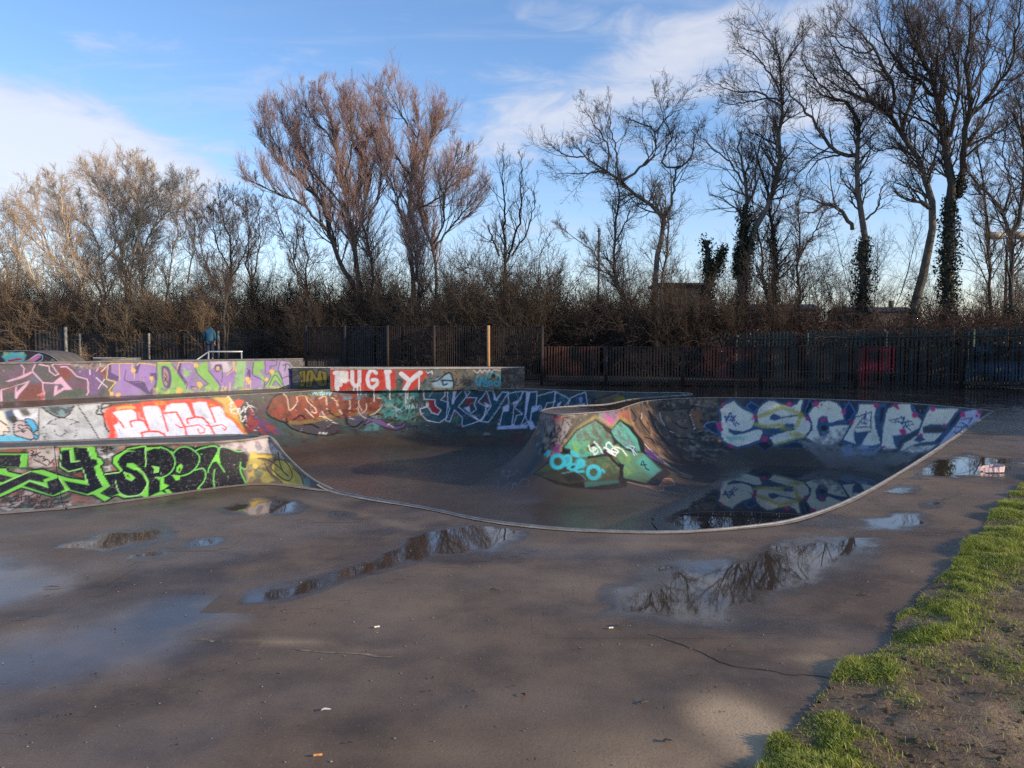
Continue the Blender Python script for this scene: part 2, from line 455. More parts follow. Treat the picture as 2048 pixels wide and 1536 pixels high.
pb.lines([[(340, 560), (270, 545), (255, 580), (310, 600), (350, 585)], [(210, 640), (290, 620), (340, 625), (320, 650), (280, 620)], [(0, 480), (95, 560), (130, 640), (45, 640), (55, 685), (0, 690)], [(400, 740), (450, 790)]], 14, BK)
pb.line([(535, 295), (525, 740)], 14, (34, 34, 40)).line([(1060, 270), (1380, 770)], 14, (40, 42, 46))
pb.poly([(570, 300), (700, 380), (850, 445), (950, 380), (1005, 285)], (62, 84, 98), soft=2)
pb.grunge([(570, 300), (850, 440), (1005, 285)], [(110, 140, 150), (34, 40, 46)], 5, .8, 6, .52, 2)
pb.line([(565, 300), (700, 395), (850, 450), (950, 385), (1010, 285)], 22, BK)
pb.lines([[(530, 660), (640, 530), (760, 470), (850, 455), (1000, 480), (1060, 515)], [(530, 700), (570, 665), (620, 660), (660, 720), (650, 780)], [(580, 740), (620, 745)], [(590, 720), (625, 700), (630, 750)], [(740, 600), (760, 660), (830, 700), (890, 660), (895, 610), (930, 660)], [(640, 530), (770, 535)], [(940, 545), (1080, 500)], [(1010, 740), (1050, 660), (1040, 620)]], 9, (66, 66, 70))
pb.lines([[(1340, 280), (1345, 330), (1310, 390), (1400, 410), (1440, 470)], [(1390, 270), (1380, 360), (1430, 400)], [(1400, 260), (1510, 250), (1500, 290), (1400, 320)], [(1420, 440), (1440, 560), (1480, 640)]], 22, (26, 26, 30))
# red piece with silver letters
pb.frame(200, 770, .16602)
RED, SIL = (232, 78, 58), (206, 212, 230)
pb.poly([(55, 310), (100, 275), (200, 250), (320, 235), (430, 250), (520, 205), (700, 185), (790, 205), (900, 182), (1100, 168), (1330, 172), (1470, 240), (1500, 335), (1650, 440), (1770, 590), (1740, 720), (190, 760), (85, 720), (125, 560), (60, 420)], RED, soft=3)
pb.grunge([(55, 310), (320, 235), (900, 180), (1470, 240), (1400, 260), (800, 240), (430, 300), (100, 340)], [(240, 140, 60), (200, 60, 50)], 4, .9, 2, .55, 2)
pb.line([(210, 285), (300, 270), (410, 275)], 34, (242, 160, 90))
pb.poly([(1340, 150), (1560, 135), (1640, 260), (1690, 430), (1775, 600), (1740, 600), (1650, 440), (1500, 330), (1470, 230)], (206, 168, 92), soft=3)
pb.line([(1480, 330), (1640, 440), (1750, 600)], 30, (226, 128, 60))
pb.line([(1540, 140), (1630, 250), (1700, 400)], 18, (236, 214, 170))
pb.poly([(135, 345), (200, 312), (385, 298), (432, 330), (455, 415), (530, 435), (560, 480), (500, 270), (560, 252), (690, 252), (730, 290), (770, 350), (800, 250), (870, 222), (1030, 215), (1075, 260), (1112, 380), (1160, 380), (1102, 222), (1200, 200), (1290, 205), (1325, 275), (1440, 255), (1480, 310), (1505, 375), (1600, 430), (1735, 600), (1730, 720), (205, 740), (215, 600), (165, 485), (205, 465), (232, 445)], SIL, soft=1)
pb.grunge([(135, 345), (1480, 260), (1735, 720), (205, 740)], [(190, 200, 222), (214, 218, 232)], 5, .35, 5, .55, 3)
RL = (214, 84, 78)
for w, L in ((22, [[(440, 330), (460, 415), (530, 435), (600, 555)], [(460, 420), (360, 440), (382, 505)], [(600, 555), (495, 575), (518, 632)], [(600, 555), (700, 560), (770, 590), (805, 640)], [(505, 270), (540, 400), (600, 555)], [(725, 260), (770, 400), (815, 550)], [(780, 340), (920, 325), (970, 410), (1030, 530), (1050, 640)], [(1060, 230), (1140, 390)], [(1140, 390), (1045, 410), (1060, 462)], [(1100, 225), (1145, 385), (1220, 392), (1300, 450), (1395, 620)], [(1295, 215), (1390, 445)], [(140, 345), (240, 440), (290, 515)]]),
             (14, [[(915, 480), (970, 515), (1190, 478), (1260, 525), (1255, 575), (1200, 580), (1180, 530)], [(1280, 485), (1340, 500), (1470, 475), (1520, 515), (1500, 545), (1470, 515)]])):
    pb.lines(L, w, RL, sm=False)
pb.blot(1670, 215, 62, (228, 84, 66))
pb.lines([[(1560, 240), (1590, 210), (1570, 300), (1640, 280), (1570, 320), (1640, 350)], [(1650, 350), (1680, 270), (1700, 340), (1740, 260), (1750, 330)], [(1770, 215), (1830, 300), (1880, 390)], [(1730, 320), (1800, 250), (1860, 270), (1890, 300), (1850, 360), (1790, 330)], [(1690, 410), (1720, 440), (1750, 370), (1770, 440), (1810, 380), (1800, 440), (1880, 430)], [(1760, 480), (1800, 520), (1880, 550)], [(1820, 520), (1870, 505)]], 11, (232, 224, 226))
pb.grunge([(1780, 300), (1900, 330), (2100, 560), (2000, 600), (1760, 560)], [(120, 50, 56), (70, 50, 90), (150, 60, 60)], 5, .8, 9, .52, 6)
# rust brown letters
pb.frame(430, 770, .19531)
pb.grunge([(300, 120), (560, 100), (560, 300), (420, 300)], [(62, 58, 84), (70, 84, 78), (96, 60, 74)], 4, .8, 3, .5)
pb.grunge([(420, 330), (560, 380), (700, 500), (480, 500), (400, 420)], [(150, 58, 58), (78, 66, 110)], 5, .85, 8, .5, 5)
BR = (112, 66, 52)
pb.poly([(540, 300), (555, 200), (610, 115), (690, 88), (735, 130), (765, 262), (840, 175), (835, 122), (900, 108), (960, 130), (1010, 185), (1060, 140), (1140, 122), (1160, 200), (1240, 195), (1255, 130), (1330, 100), (1420, 90), (1490, 150), (1540, 150), (1640, 128), (1722, 140), (1735, 200), (1660, 275), (1580, 310), (1530, 350), (1400, 330), (1200, 335), (1000, 352), (800, 372), (715, 385)], BR, soft=2)
pb.grunge([(540, 300), (610, 115), (1330, 100), (1735, 150), (1580, 310), (715, 385)], [(140, 82, 58), (84, 50, 44), (150, 70, 50)], 4, .6, 7, .52, 2)
pb.poly([(750, 380), (1000, 350), (1260, 370), (1300, 440), (1210, 505), (1000, 505), (850, 470)], (70, 66, 72), soft=3)
pb.line([(770, 385), (900, 385), (1120, 340), (1250, 300)], 40, (138, 108, 56), op=.8)
pb.line([(1380, 310), (1540, 280), (1750, 300), (1880, 320)], 34, (140, 100, 52), op=.8)
pb.poly([(1350, 330), (1540, 290), (1560, 350), (1480, 430), (1400, 420)], (82, 82, 96), soft=3)
pb.poly([(1220, 410), (1290, 420), (1290, 480), (1210, 500), (1130, 470)], (62, 56, 66), BK, 1.5, sm=True)
pb.poly([(1520, 400), (1580, 335), (1700, 355), (1830, 425), (1910, 410), (1970, 350), (1940, 440), (1850, 465), (1720, 430), (1600, 375), (1530, 410)], (112, 86, 130), BK, 1.8)
pb.poly([(1420, 430), (1480, 460), (1540, 440), (1560, 400), (1620, 380), (1720, 440), (1650, 470), (1500, 470)], (88, 150, 150), op=.8, wear=.42)
pb.lines([[(690, 88), (610, 115), (555, 200), (535, 300), (715, 385), (735, 345)], [(715, 385), (800, 450), (1000, 505), (1200, 510), (1290, 450)], [(800, 360), (880, 310), (920, 340)], [(910, 410), (980, 405), (1060, 440)], [(1280, 290), (1340, 320), (1360, 400), (1430, 430), (1520, 370)], [(1640, 290), (1720, 310), (1850, 340), (1890, 310)], [(1150, 240), (1200, 300), (1270, 330)], [(1500, 150), (1540, 130), (1520, 90)]], 16, BK)
pb.lines([[(700, 88), (740, 140), (765, 262), (840, 175), (835, 122)], [(930, 115), (960, 180), (1030, 240), (1035, 290), (990, 275)], [(925, 245), (1010, 330)], [(1060, 140), (1135, 122), (1145, 250)], [(1090, 255), (1150, 340), (1265, 410)], [(1190, 125), (1260, 180), (1245, 190), (1300, 300)], [(1350, 105), (1385, 180), (1380, 320), (1415, 350)], [(1470, 160), (1480, 220), (1505, 262)], [(1550, 190), (1550, 250), (1510, 285)], [(1460, 225), (1480, 290), (1545, 340)], [(1660, 130), (1735, 150), (1725, 200), (1650, 280), (1590, 305)], [(1760, 420), (1780, 400), (1830, 440)], [(1070, 320), (1110, 325), (1150, 370)]], 9, (216, 196, 178))
pb.lines([[(840, 120), (900, 108), (960, 130), (1010, 185)], [(760, 262), (790, 240)], [(1240, 190), (1290, 110), (1350, 105)]], 7, (190, 140, 80))
pb.tagline(1000, 100, 190, 34, 8, 9, (150, 200, 205), 3).tagline(1060, 500, 90, 18, 5, 7, (190, 196, 200), 4)
pb.grunge([(1180, 40), (1560, 40), (1540, 150), (1260, 150)], [(150, 70, 58), (110, 160, 178), (120, 60, 52)], 5, .8, 4, .5, 3)
# lower part of the block over the bowl: drips, green mess
pb.frame(580, 720, .23438)
pb.grunge([(780, 260), (1180, 260), (1120, 420), (1000, 520), (780, 480)], [(40, 74, 66), (84, 130, 110), (30, 40, 40), (70, 150, 150)], 5, .8, 12, .53, 4)
pb.grunge([(345, 240), (640, 230), (620, 330), (440, 300)], [(150, 66, 54), (96, 130, 140), (150, 80, 66)], 5, .85, 2, .5, 3)
for x, y0, y1 in ((575, 230, 300), (600, 230, 290), (715, 240, 355), (850, 230, 340), (985, 240, 370), (1002, 240, 330)):
    pb.line([(x, y0), (x + 3, y1)], 9, (214, 212, 220), sm=False)
pb.lines([[(985, 340), (985, 305), (1005, 335), (1008, 305)], [(1025, 320), (1030, 335), (1040, 318), (1025, 312)], [(1045, 310), (1062, 308)], [(1055, 310), (1055, 335)], [(985, 385), (995, 415), (1005, 390)], [(1020, 415), (1020, 385)], [(1040, 415), (1045, 380), (1060, 412)], [(1080, 410), (1080, 375), (1095, 390), (1105, 410)], [(1120, 405), (1130, 370), (1140, 385), (1125, 390), (1150, 400)], [(1160, 400), (1165, 360), (1175, 395), (1185, 355)], [(1195, 395), (1215, 350), (1195, 365), (1215, 380)]], 7, (176, 190, 196), sm=False)
pb.lines([[(870, 430), (940, 420)], [(905, 400), (910, 480)], [(880, 395), (940, 455)], [(860, 380), (960, 440)]], 7, (150, 176, 178))
# dark teal letters with white outline
pb.frame(820, 760, .18555)
TE, WO = (34, 70, 84), (188, 196, 216)
pb.grunge([(90, 90), (1000, 80), (1920, 120), (1920, 290), (1400, 340), (1320, 560), (500, 540), (60, 470)], [(44, 48, 54), (64, 72, 70), (38, 66, 66)], 4, .7, 5, .48, 5)
pb.poly([(190, 215), (260, 215), (280, 280), (335, 330), (300, 375), (230, 340)], (128, 34, 44)).poly([(580, 200), (700, 190), (650, 290), (610, 270)], (104, 40, 48)).poly([(480, 320), (600, 420), (470, 440)], (96, 44, 44)).poly([(470, 400), (560, 400), (540, 440), (450, 450)], (50, 110, 84))
pb.poly([(840, 130), (880, 170), (860, 290), (790, 240)], (88, 60, 66))
letters = [
 [(145, 105), (250, 95), (245, 112), (380, 100), (372, 175), (330, 215), (405, 238), (428, 310), (400, 400), (320, 460), (190, 440), (118, 370), (105, 310), (190, 285), (230, 350), (300, 375), (332, 325), (275, 275), (270, 215), (150, 210)],
 [(405, 100), (475, 100), (452, 255), (570, 98), (650, 128), (520, 290), (625, 370), (750, 440), (565, 505), (560, 400), (478, 320), (432, 455), (385, 435), (408, 245)],
 [(580, 98), (712, 78), (712, 108), (830, 110), (780, 180), (735, 232), (820, 290), (800, 380), (755, 445), (650, 360), (715, 320), (690, 262), (720, 190), (615, 190)],
 [(830, 118), (895, 110), (925, 215), (995, 128), (1062, 130), (960, 300), (845, 455), (765, 450), (872, 280)],
 [(1062, 140), (1215, 120), (1190, 215), (1112, 240), (1120, 300), (1100, 490), (955, 525), (1000, 340), (1060, 330)],
 [(1222, 125), (1290, 130), (1245, 380), (1280, 485), (1110, 515), (1150, 380), (1215, 370), (1130, 300)],
 [(1292, 130), (1370, 125), (1362, 275), (1318, 290), (1295, 440), (1190, 490), (1245, 380)],
 [(1370, 170), (1562, 120), (1562, 235), (1475, 250), (1460, 300), (1410, 345), (1362, 275)],
 [(1572, 128), (1725, 208), (1655, 300), (1570, 330), (1480, 320), (1540, 290)],
 [(1735, 190), (1892, 128), (1918, 280), (1770, 280), (1690, 310)],
 [(1318, 290), (1410, 275), (1420, 350), (1440, 430), (1360, 520), (1300, 440)]]
for l in letters: pb.poly(l, TE)
for l in letters: pb.grunge(l, [(26, 56, 68), (44, 86, 98)], 6, .6, 2, .52, 2)
for l in letters: pb.line(l, 10, WO, sm=False, closed=True)
for p in ([(470, 105), (505, 120), (470, 260), (450, 255)], [(1255, 130), (1290, 130), (1250, 380), (1235, 380)], [(1000, 290), (1060, 260), (1065, 330), (1000, 340)], [(1110, 240), (1170, 230), (1150, 260), (1115, 265)], [(1780, 270), (1880, 250), (1880, 275), (1770, 285)], [(1270, 450), (1320, 440), (1350, 520), (1300, 540)], [(895, 120), (930, 200), (985, 140), (940, 230), (905, 215)], [(1315, 300), (1400, 280), (1370, 330), (1310, 350)], [(800, 240), (870, 280), (820, 300)], [(580, 300), (640, 280), (650, 360), (610, 330)], [(950, 500), (1270, 480), (1260, 520), (950, 535)], [(1600, 300), (1640, 230), (1590, 250), (1570, 300)]):
    pb.poly(p, (196, 198, 222))
pb.poly([(1820, 190), (1840, 185), (1860, 195), (1845, 250), (1820, 215)], (150, 140, 200), sm=True)
pb.lines([[(450, 110), (430, 150), (450, 230)], [(200, 180), (250, 130)], [(1140, 150), (1180, 210), (1150, 200)], [(1600, 200), (1690, 190)], [(1620, 170), (1660, 230)]], 6, (96, 140, 150))
pb.tagline(1910, 190, 60, 30, 3, 7, (40, 36, 34), 3)
# yellow letters in the far pocket
pb.frame(1040, 790, .17578)
YE = (132, 122, 48)
pb.poly([(830, 60), (1000, 10), (1100, -30), (1200, 20), (1160, 90), (1000, 110), (850, 100)], (112, 92, 74), BK, 2.2).poly([(1060, 40), (1180, 10), (1210, 60), (1150, 80), (1080, 70)], YE).poly([(1230, 80), (1320, 30), (1300, 95), (1250, 100)], YE, BK, 2).poly([(1410, 70), (1440, 40), (1600, 40), (1580, 70)], YE, BK, 2)
pb.lines([[(860, 80), (900, 70)], [(900, 95), (930, 60)]], 8, BK)
# --- hip: grime, orange-brown flank, teal mural
pb.frame(0, 0, 1)
pb.grunge([(1083, 824), (1150, 829), (1230, 822), (1290, 803), (1440, 796), (1470, 830), (1470, 900), (1420, 930), (1330, 920), (1250, 900), (1100, 920), (1060, 900)],
          [(88, 80, 72), (122, 104, 88), (60, 52, 48), (150, 136, 120), (52, 50, 48)], 3.2, .95, 3, .47, 10)
pb.frame(1040, 790, .17578)
pb.grunge([(1240, 140), (1480, 90), (1700, 260), (1900, 540), (1940, 760), (1820, 800), (1540, 640), (1330, 430)], [(140, 106, 80), (160, 126, 96), (104, 84, 68), (80, 66, 58)], 2.6, .95, 4, .46, 8, (1, 1, .35))
pb.poly([(1390, 230), (1450, 250), (1600, 520), (1820, 740), (1700, 700), (1480, 470), (1390, 300)], (146, 112, 84), soft=4, wear=.4)
pb.poly([(1260, 330), (1330, 420), (1440, 560), (1700, 740), (1930, 920), (1960, 900), (1800, 800), (1560, 640), (1380, 440)], (150, 112, 84), soft=4, wear=.4)
pb.poly([(1590, 170), (1690, 160), (1880, 150), (1900, 260), (1980, 400), (1900, 470), (1720, 400), (1640, 330)], (106, 92, 76), soft=4, wear=.38)
pb.poly([(1920, 200), (1990, 120), (2080, 180), (2120, 330), (2060, 430), (1960, 360)], (136, 96, 70), soft=3, wear=.4)
pb.lines([[(1740, 175), (1600, 165), (1590, 240), (1650, 340), (1720, 410), (1850, 560)], [(1900, 150), (1740, 165)], [(1910, 200), (1980, 390), (2040, 430), (2060, 470)], [(1910, 200), (1985, 120), (2080, 170)], [(1770, 320), (1830, 370), (1900, 380)], [(1390, 200), (1370, 290), (1480, 440)], [(1460, 180), (1560, 400), (1700, 580)], [(1260, 160), (1320, 260), (1290, 300)], [(1420, 480), (1490, 500), (1530, 545)], [(1700, 410), (1760, 480), (1920, 490)]], 14, (28, 24, 24))
pb.lines([[(1585, 200), (1605, 270), (1650, 345)], [(1930, 220), (1975, 340), (1980, 390)], [(1390, 205), (1378, 270)], [(1710, 410), (1740, 430)], [(1640, 770), (1800, 870), (1950, 920), (1940, 940), (1850, 920)], [(1420, 560), (1560, 700), (1700, 800)]], 9, (206, 196, 184))
pb.grunge([(255, 215), (700, 190), (600, 330), (500, 480), (470, 640), (380, 680), (330, 500)], [(74, 58, 60), (128, 116, 112), (96, 60, 70), (50, 42, 44), (150, 140, 138)], 6, .9, 11, .5, 6)
pb.grunge([(360, 240), (480, 250), (470, 340), (420, 360)], [(190, 60, 64), (210, 90, 84)], 8, .8, 2, .52, 4)
pb.grunge([(900, 200), (1130, 170), (1130, 260), (1040, 360), (900, 260)], [(110, 110, 170), (190, 90, 150), (90, 140, 150), (150, 110, 150)], 7, .85, 6, .5, 3)
pb.grunge([(1110, 180), (1230, 170), (1260, 300), (1140, 260)], [(170, 100, 72), (170, 116, 90), (150, 80, 74)], 6, .75, 7, .45, 4)
pb.blot(1005, 295, 46, (206, 84, 150)).blot(430, 620, 70, (140, 60, 128), op=.7)
pb.poly([(500, 270), (580, 370), (470, 540), (445, 520), (470, 380)], (150, 142, 140), (40, 36, 36), 1.5, wear=.4)
pb.lines([[(600, 250), (590, 310), (640, 260), (640, 310)], [(660, 250), (690, 310)], [(690, 250), (660, 300)]], 12, (34, 32, 32))
# mural outline: yellow glow, black, teal
pb.line([(470, 620), (640, 400), (860, 250), (900, 260), (1045, 365), (1135, 265), (1270, 330)], 44, (186, 164, 84), op=.5, soft=6, sm=False)
BL = [(140, 900), (330, 750), (480, 640), (480, 600), (640, 395), (860, 270), (1045, 390), (1135, 275), (1270, 360), (1400, 520), (1425, 640), (1620, 790), (1720, 890), (1660, 950), (1590, 1025), (1400, 1020), (1240, 985), (1210, 1050), (960, 1085), (740, 1070), (560, 1050), (420, 1020), (250, 940)]
pb.poly(BL, (20, 19, 22))
pb.poly([(580, 620), (500, 600), (655, 410), (860, 295), (950, 370), (1050, 470), (1080, 580), (1000, 680), (780, 715), (560, 700), (600, 640)], (84, 164, 144))
pb.poly([(1040, 410), (1140, 300), (1240, 380), (1330, 500), (1370, 640), (1240, 640), (1110, 520), (1060, 460)], (88, 166, 152))
pb.poly([(160, 890), (480, 660), (560, 700), (780, 715), (1000, 690), (1120, 790), (1150, 830), (1120, 970), (740, 1050), (730, 980), (560, 1010), (260, 930)], (74, 84, 60))
pb.poly([(1080, 560), (1250, 640), (1400, 660), (1600, 850), (1440, 1005), (1180, 940), (1170, 800), (1060, 680)], (88, 132, 104))
pb.poly([(1330, 760), (1420, 690), (1600, 855), (1500, 940)], (78, 158, 152), soft=5)
pb.poly([(740, 990), (1120, 970), (1130, 1000), (740, 1050)], (60, 122, 112), soft=2)
pb.grunge([(655, 410), (860, 295), (1050, 470), (1080, 580), (560, 700)], [(96, 160, 140), (96, 88, 72), (74, 140, 122), (90, 80, 66)], 6, .8, 3, .53, 2, (1, 1, .5))
pb.grunge([(1040, 410), (1140, 300), (1370, 640), (1240, 640)], [(104, 110, 130), (84, 120, 120), (100, 160, 150), (90, 84, 76)], 7, .6, 5, .53, 2)
pb.grunge([(560, 540), (780, 520), (860, 640), (600, 700)], [(120, 180, 84), (100, 172, 120)], 6, .8, 9, .52, 6)
pb.grunge([(700, 760), (1100, 690), (1150, 860), (900, 960), (700, 860)], [(110, 130, 64), (110, 96, 70), (84, 78, 60), (70, 110, 84)], 6, .85, 10, .52, 5)
pb.grunge([(1090, 560), (1240, 660), (1330, 860), (1200, 940)], [(120, 160, 84), (96, 140, 100)], 6, .85, 13, .52, 5)
pb.grunge([(180, 890), (600, 800), (760, 960), (420, 1000)], [(46, 48, 40), (60, 60, 48)], 4, .85, 14, .42, 6)
pb.lines([[(950, 370), (1040, 440), (1080, 550)], [(780, 710), (900, 690), (1000, 680), (1080, 760), (1150, 830)], [(1150, 800), (1140, 960)], [(1170, 800), (1150, 980)]], 26, (24, 22, 26))
pb.poly([(740, 600), (860, 540), (880, 560), (830, 590)], (24, 22, 26)).poly([(960, 610), (1040, 620), (1000, 690), (900, 700)], (40, 36, 52)).poly([(1180, 620), (1300, 600), (1330, 680), (1240, 640)], (30, 34, 50)).poly([(1080, 500), (1110, 520), (1085, 570), (1060, 560)], (24, 22, 26))
pb.line([(480, 890), (620, 870), (700, 910), (750, 960)], 12, (110, 150, 146), op=.7)
pb.poly([(490, 920), (600, 880), (700, 930), (720, 980), (560, 1010)], (40, 42, 38), soft=4)
CYN = (64, 190, 206)
for cx, cy, rr in ((430, 757, 70), (838, 880, 68)):
    pb.line([(cx + rr * math.cos(a), cy + rr * math.sin(a)) for a in np.linspace(0, 6.283, 12, endpoint=False)], 44, CYN, closed=True, soft=2)
pb.lines([[(500, 700), (560, 690), (580, 760), (520, 800), (500, 740)], [(590, 640), (650, 670), (660, 700), (600, 680), (590, 645)], [(540, 830), (600, 790), (650, 800), (610, 850), (560, 840)], [(620, 850), (720, 800), (690, 740), (640, 860), (720, 870)], [(280, 680), (330, 640), (310, 690)], [(940, 850), (960, 880)]], 26, CYN, soft=2)
pb.blot(690, 770, 70, CYN, op=.8).blot(540, 750, 60, CYN, op=.6)
pb.lines([[(840, 530), (900, 590), (940, 660)], [(780, 570), (810, 640), (870, 610), (830, 600), (850, 680), (890, 640)], [(980, 560), (1010, 540), (1060, 600), (1020, 630), (980, 600), (985, 560)], [(1000, 640), (1090, 690), (1030, 640)], [(1060, 600), (1120, 640), (1100, 670)], [(1080, 590), (1160, 620), (1220, 690)], [(950, 600), (1110, 660)]], 15, (226, 232, 226))
pb.lines([[(1210, 590), (1270, 620), (1300, 690)], [(1250, 580), (1300, 590), (1290, 630), (1330, 680)]], 11, (170, 200, 220))
pb.lines([[(1380, 790), (1400, 750), (1430, 830), (1470, 855)], [(1380, 800), (1440, 790)]], 12, (26, 26, 30))
pb.grunge([(1430, 600), (1520, 650), (1640, 770), (1600, 790), (1440, 680)], [(110, 66, 150), (84, 50, 120)], 7, .9, 4, .45, 3)
pb.poly([(1225, 990), (1400, 1030), (1580, 1040), (1640, 950), (1720, 950), (1780, 1020), (1730, 1030), (1640, 1040), (1640, 1090), (1560, 1095), (1460, 1050)], (186, 116, 84), (214, 190, 160), 1.6)
pb.poly([(1500, 940), (1620, 860), (1680, 900), (1590, 1020), (1440, 1020)], (22, 20, 24))
pb.lines([[(-140, 1040), (30, 960), (140, 800), (210, 620), (255, 300)]], 46, (40, 76, 92), op=.8, soft=6)
pb.lines([[(-750, 1060), (-540, 1020), (-320, 930), (-140, 790), (20, 640)]], 30, (44, 88, 108), op=.85, soft=6)
pb.lines([[(-100, 870), (-190, 860), (-180, 920), (-60, 900), (-40, 850), (20, 900)], [(-120, 860), (-130, 980), (60, 1040), (110, 990), (50, 950), (-10, 1000)], [(-330, 1060), (-240, 960), (-260, 1060)], [(-210, 1070), (-130, 1000), (-160, 1080)], [(-100, 1080), (-60, 1000), (-20, 1060)]], 9, (130, 134, 138))
pb.poly([(-390, 420), (-330, 440), (-380, 470), (-420, 450)], (160, 160, 160), wear=.4)
pb.grunge([(-130, 440), (60, 430), (40, 560), (-140, 560)], [(120, 40, 40), (96, 44, 40)], 7, .85, 9, .52, 6)
# --- ESCAPE
pb.frame(1400, 780, .15625)
BU, EW = (70, 98, 126), (238, 230, 208)
pb.grunge([(0, 120), (400, 110), (300, 180), (250, 400), (60, 480)], [(84, 78, 70), (120, 110, 100), (50, 48, 46)], 5, .8, 3, .47, 5)
pb.poly([(60, 470), (80, 430), (200, 415), (240, 560), (120, 520)], (44, 58, 84), (110, 150, 190), 1.6, sm=True)
pb.grunge([(560, 110), (1380, 110), (2300, 160), (3500, 230), (3400, 330), (560, 330)], [(36, 44, 62), (60, 66, 76), (46, 60, 90)], 4, .9, 6, .42, 4)
pb.poly([(590, 215), (655, 150), (750, 210), (700, 290)], (36, 62, 104), (96, 140, 190), 1.6).poly([(1340, 300), (1400, 125), (1450, 190), (1370, 310)], (24, 26, 34), (84, 120, 170), 1.6).poly([(1850, 240), (1915, 145), (1985, 280), (1930, 370), (1850, 420)], (34, 58, 100), (84, 130, 190), 1.8)
pb.poly([(700, 680), (830, 640), (930, 720), (830, 790)], (34, 44, 62), (90, 120, 150), 1.2).poly([(950, 740), (1300, 640), (1420, 680), (1300, 750)], (44, 56, 76), (90, 120, 150), 1.2)
E1 = [(235, 240), (330, 165), (440, 120), (500, 190), (560, 230), (700, 300), (715, 420), (690, 470), (810, 500), (815, 560), (780, 650), (620, 710), (470, 745), (340, 690), (255, 600), (235, 500), (260, 380)]
pb.poly(E1, EW, BU, 6)
pb.poly([(355, 485), (440, 515), (560, 530), (690, 465), (710, 430), (730, 470), (810, 495), (680, 520), (560, 560), (440, 580), (380, 545)], BU)
S1 = [(715, 330), (740, 240), (800, 175), (880, 130), (960, 135), (1050, 180), (1160, 205), (1240, 170), (1275, 118), (1335, 115), (1310, 210), (1290, 300), (1380, 360), (1430, 440), (1410, 530), (1340, 600), (1220, 640), (960, 715), (870, 600), (1010, 545), (1200, 500), (900, 500), (740, 450)]
pb.poly(S1, EW, BU, 4)
pb.poly([(890, 340), (940, 300), (1020, 330), (1040, 350), (1180, 320), (1270, 315), (1270, 335), (1120, 350), (1030, 370), (960, 395), (900, 380)], BU).poly([(1050, 465), (1100, 430), (1190, 430), (1225, 460), (1180, 500), (1080, 500)], (84, 110, 150)).poly([(810, 500), (960, 490), (1080, 520), (960, 560), (820, 590)], BU)
YL = (208, 188, 72)
pb.lines([[(740, 345), (900, 290), (1040, 215), (1290, 310)], [(720, 440), (830, 470), (1060, 450)], [(1290, 320), (1230, 480)], [(1160, 560), (1350, 590)]], 50, YL, op=.75, soft=3, sm=False)
pb.line([(960, 700), (1250, 610)], 34, (176, 174, 66), op=.7).blot(1100, 500, 90, (160, 160, 60), op=.7, ry=30)
pb.blot(1300, 330, 50, (176, 156, 60), op=.7).blot(1410, 600, 70, (190, 190, 90), op=.5)
C1 = [(1380, 310), (1440, 220), (1540, 145), (1660, 125), (1770, 170), (1830, 260), (1850, 380), (1660, 430), (1920, 440), (1890, 560), (1800, 660), (1680, 710), (1560, 710), (1440, 670), (1350, 610), (1430, 500), (1420, 400)]
pb.poly(C1, EW, BU, 4)
pb.poly([(1490, 480), (1510, 370), (1570, 325), (1630, 340), (1655, 430), (1850, 385), (1860, 440), (1660, 470), (1650, 550), (1600, 610), (1530, 590)], BU).poly([(1550, 480), (1580, 440), (1630, 470), (1620, 550), (1580, 560)], (36, 46, 66))
pb.grunge([(1440, 560), (1900, 470), (1800, 700), (1500, 720)], [(150, 150, 152), (120, 122, 124)], 7, .6, 3, .55, 3)
pb.lines([[(340, 400), (390, 290), (420, 370), (500, 440)], [(310, 350), (450, 340)], [(320, 340), (340, 410)], [(390, 370), (460, 460)], [(440, 350), (420, 390), (330, 380)]], 18, (84, 104, 150))
pb.grunge([(300, 560), (430, 600), (620, 600), (620, 660), (400, 660), (300, 620)], [(120, 206, 176), (150, 214, 196)], 6, .7, 3, .52, 3)
PK = (206, 62, 122)
for x, y, r in ((300, 185, 32), (250, 450, 44), (275, 508, 26), (705, 350, 38), (825, 625, 42), (1145, 185, 34), (400, 715, 34), (1490, 180, 44), (1555, 190, 22), (1840, 285, 38), (1370, 370, 36), (1575, 380, 36), (1945, 415, 30), (290, 228, 10), (665, 372, 10), (1135, 228, 9), (1180, 212, 9), (1515, 222, 9)):
    pb.blot(x, y, r, PK)
pb.frame(1680, 780, .17969)
pb.poly([(20, 560), (130, 380), (190, 240), (210, 150), (330, 150), (430, 150), (395, 300), (400, 410), (440, 520), (460, 600), (380, 625), (240, 640), (170, 610), (150, 600)], EW, BU, 4)
pb.poly([(150, 440), (190, 470), (330, 455), (290, 520), (240, 610), (210, 660), (160, 560)], BU).poly([(0, 560), (180, 620), (460, 620), (470, 660), (200, 660), (0, 600)], BU)
pb.poly([(440, 150), (515, 140), (510, 250), (470, 420), (470, 560), (420, 480), (395, 300)], BU).poly([(450, 200), (500, 190), (480, 330), (440, 380)], (40, 54, 84))
pb.poly([(520, 210), (620, 150), (790, 140), (800, 230), (920, 340), (890, 430), (780, 490), (600, 520), (640, 660), (480, 670), (455, 630), (470, 450)], EW, BU, 4)
pb.poly([(580, 500), (680, 520), (860, 470), (740, 520), (660, 580), (640, 680), (600, 600)], BU)
pb.poly([(800, 150), (900, 160), (1010, 150), (940, 290), (900, 280), (830, 240)], (36, 44, 60), BU, 4)
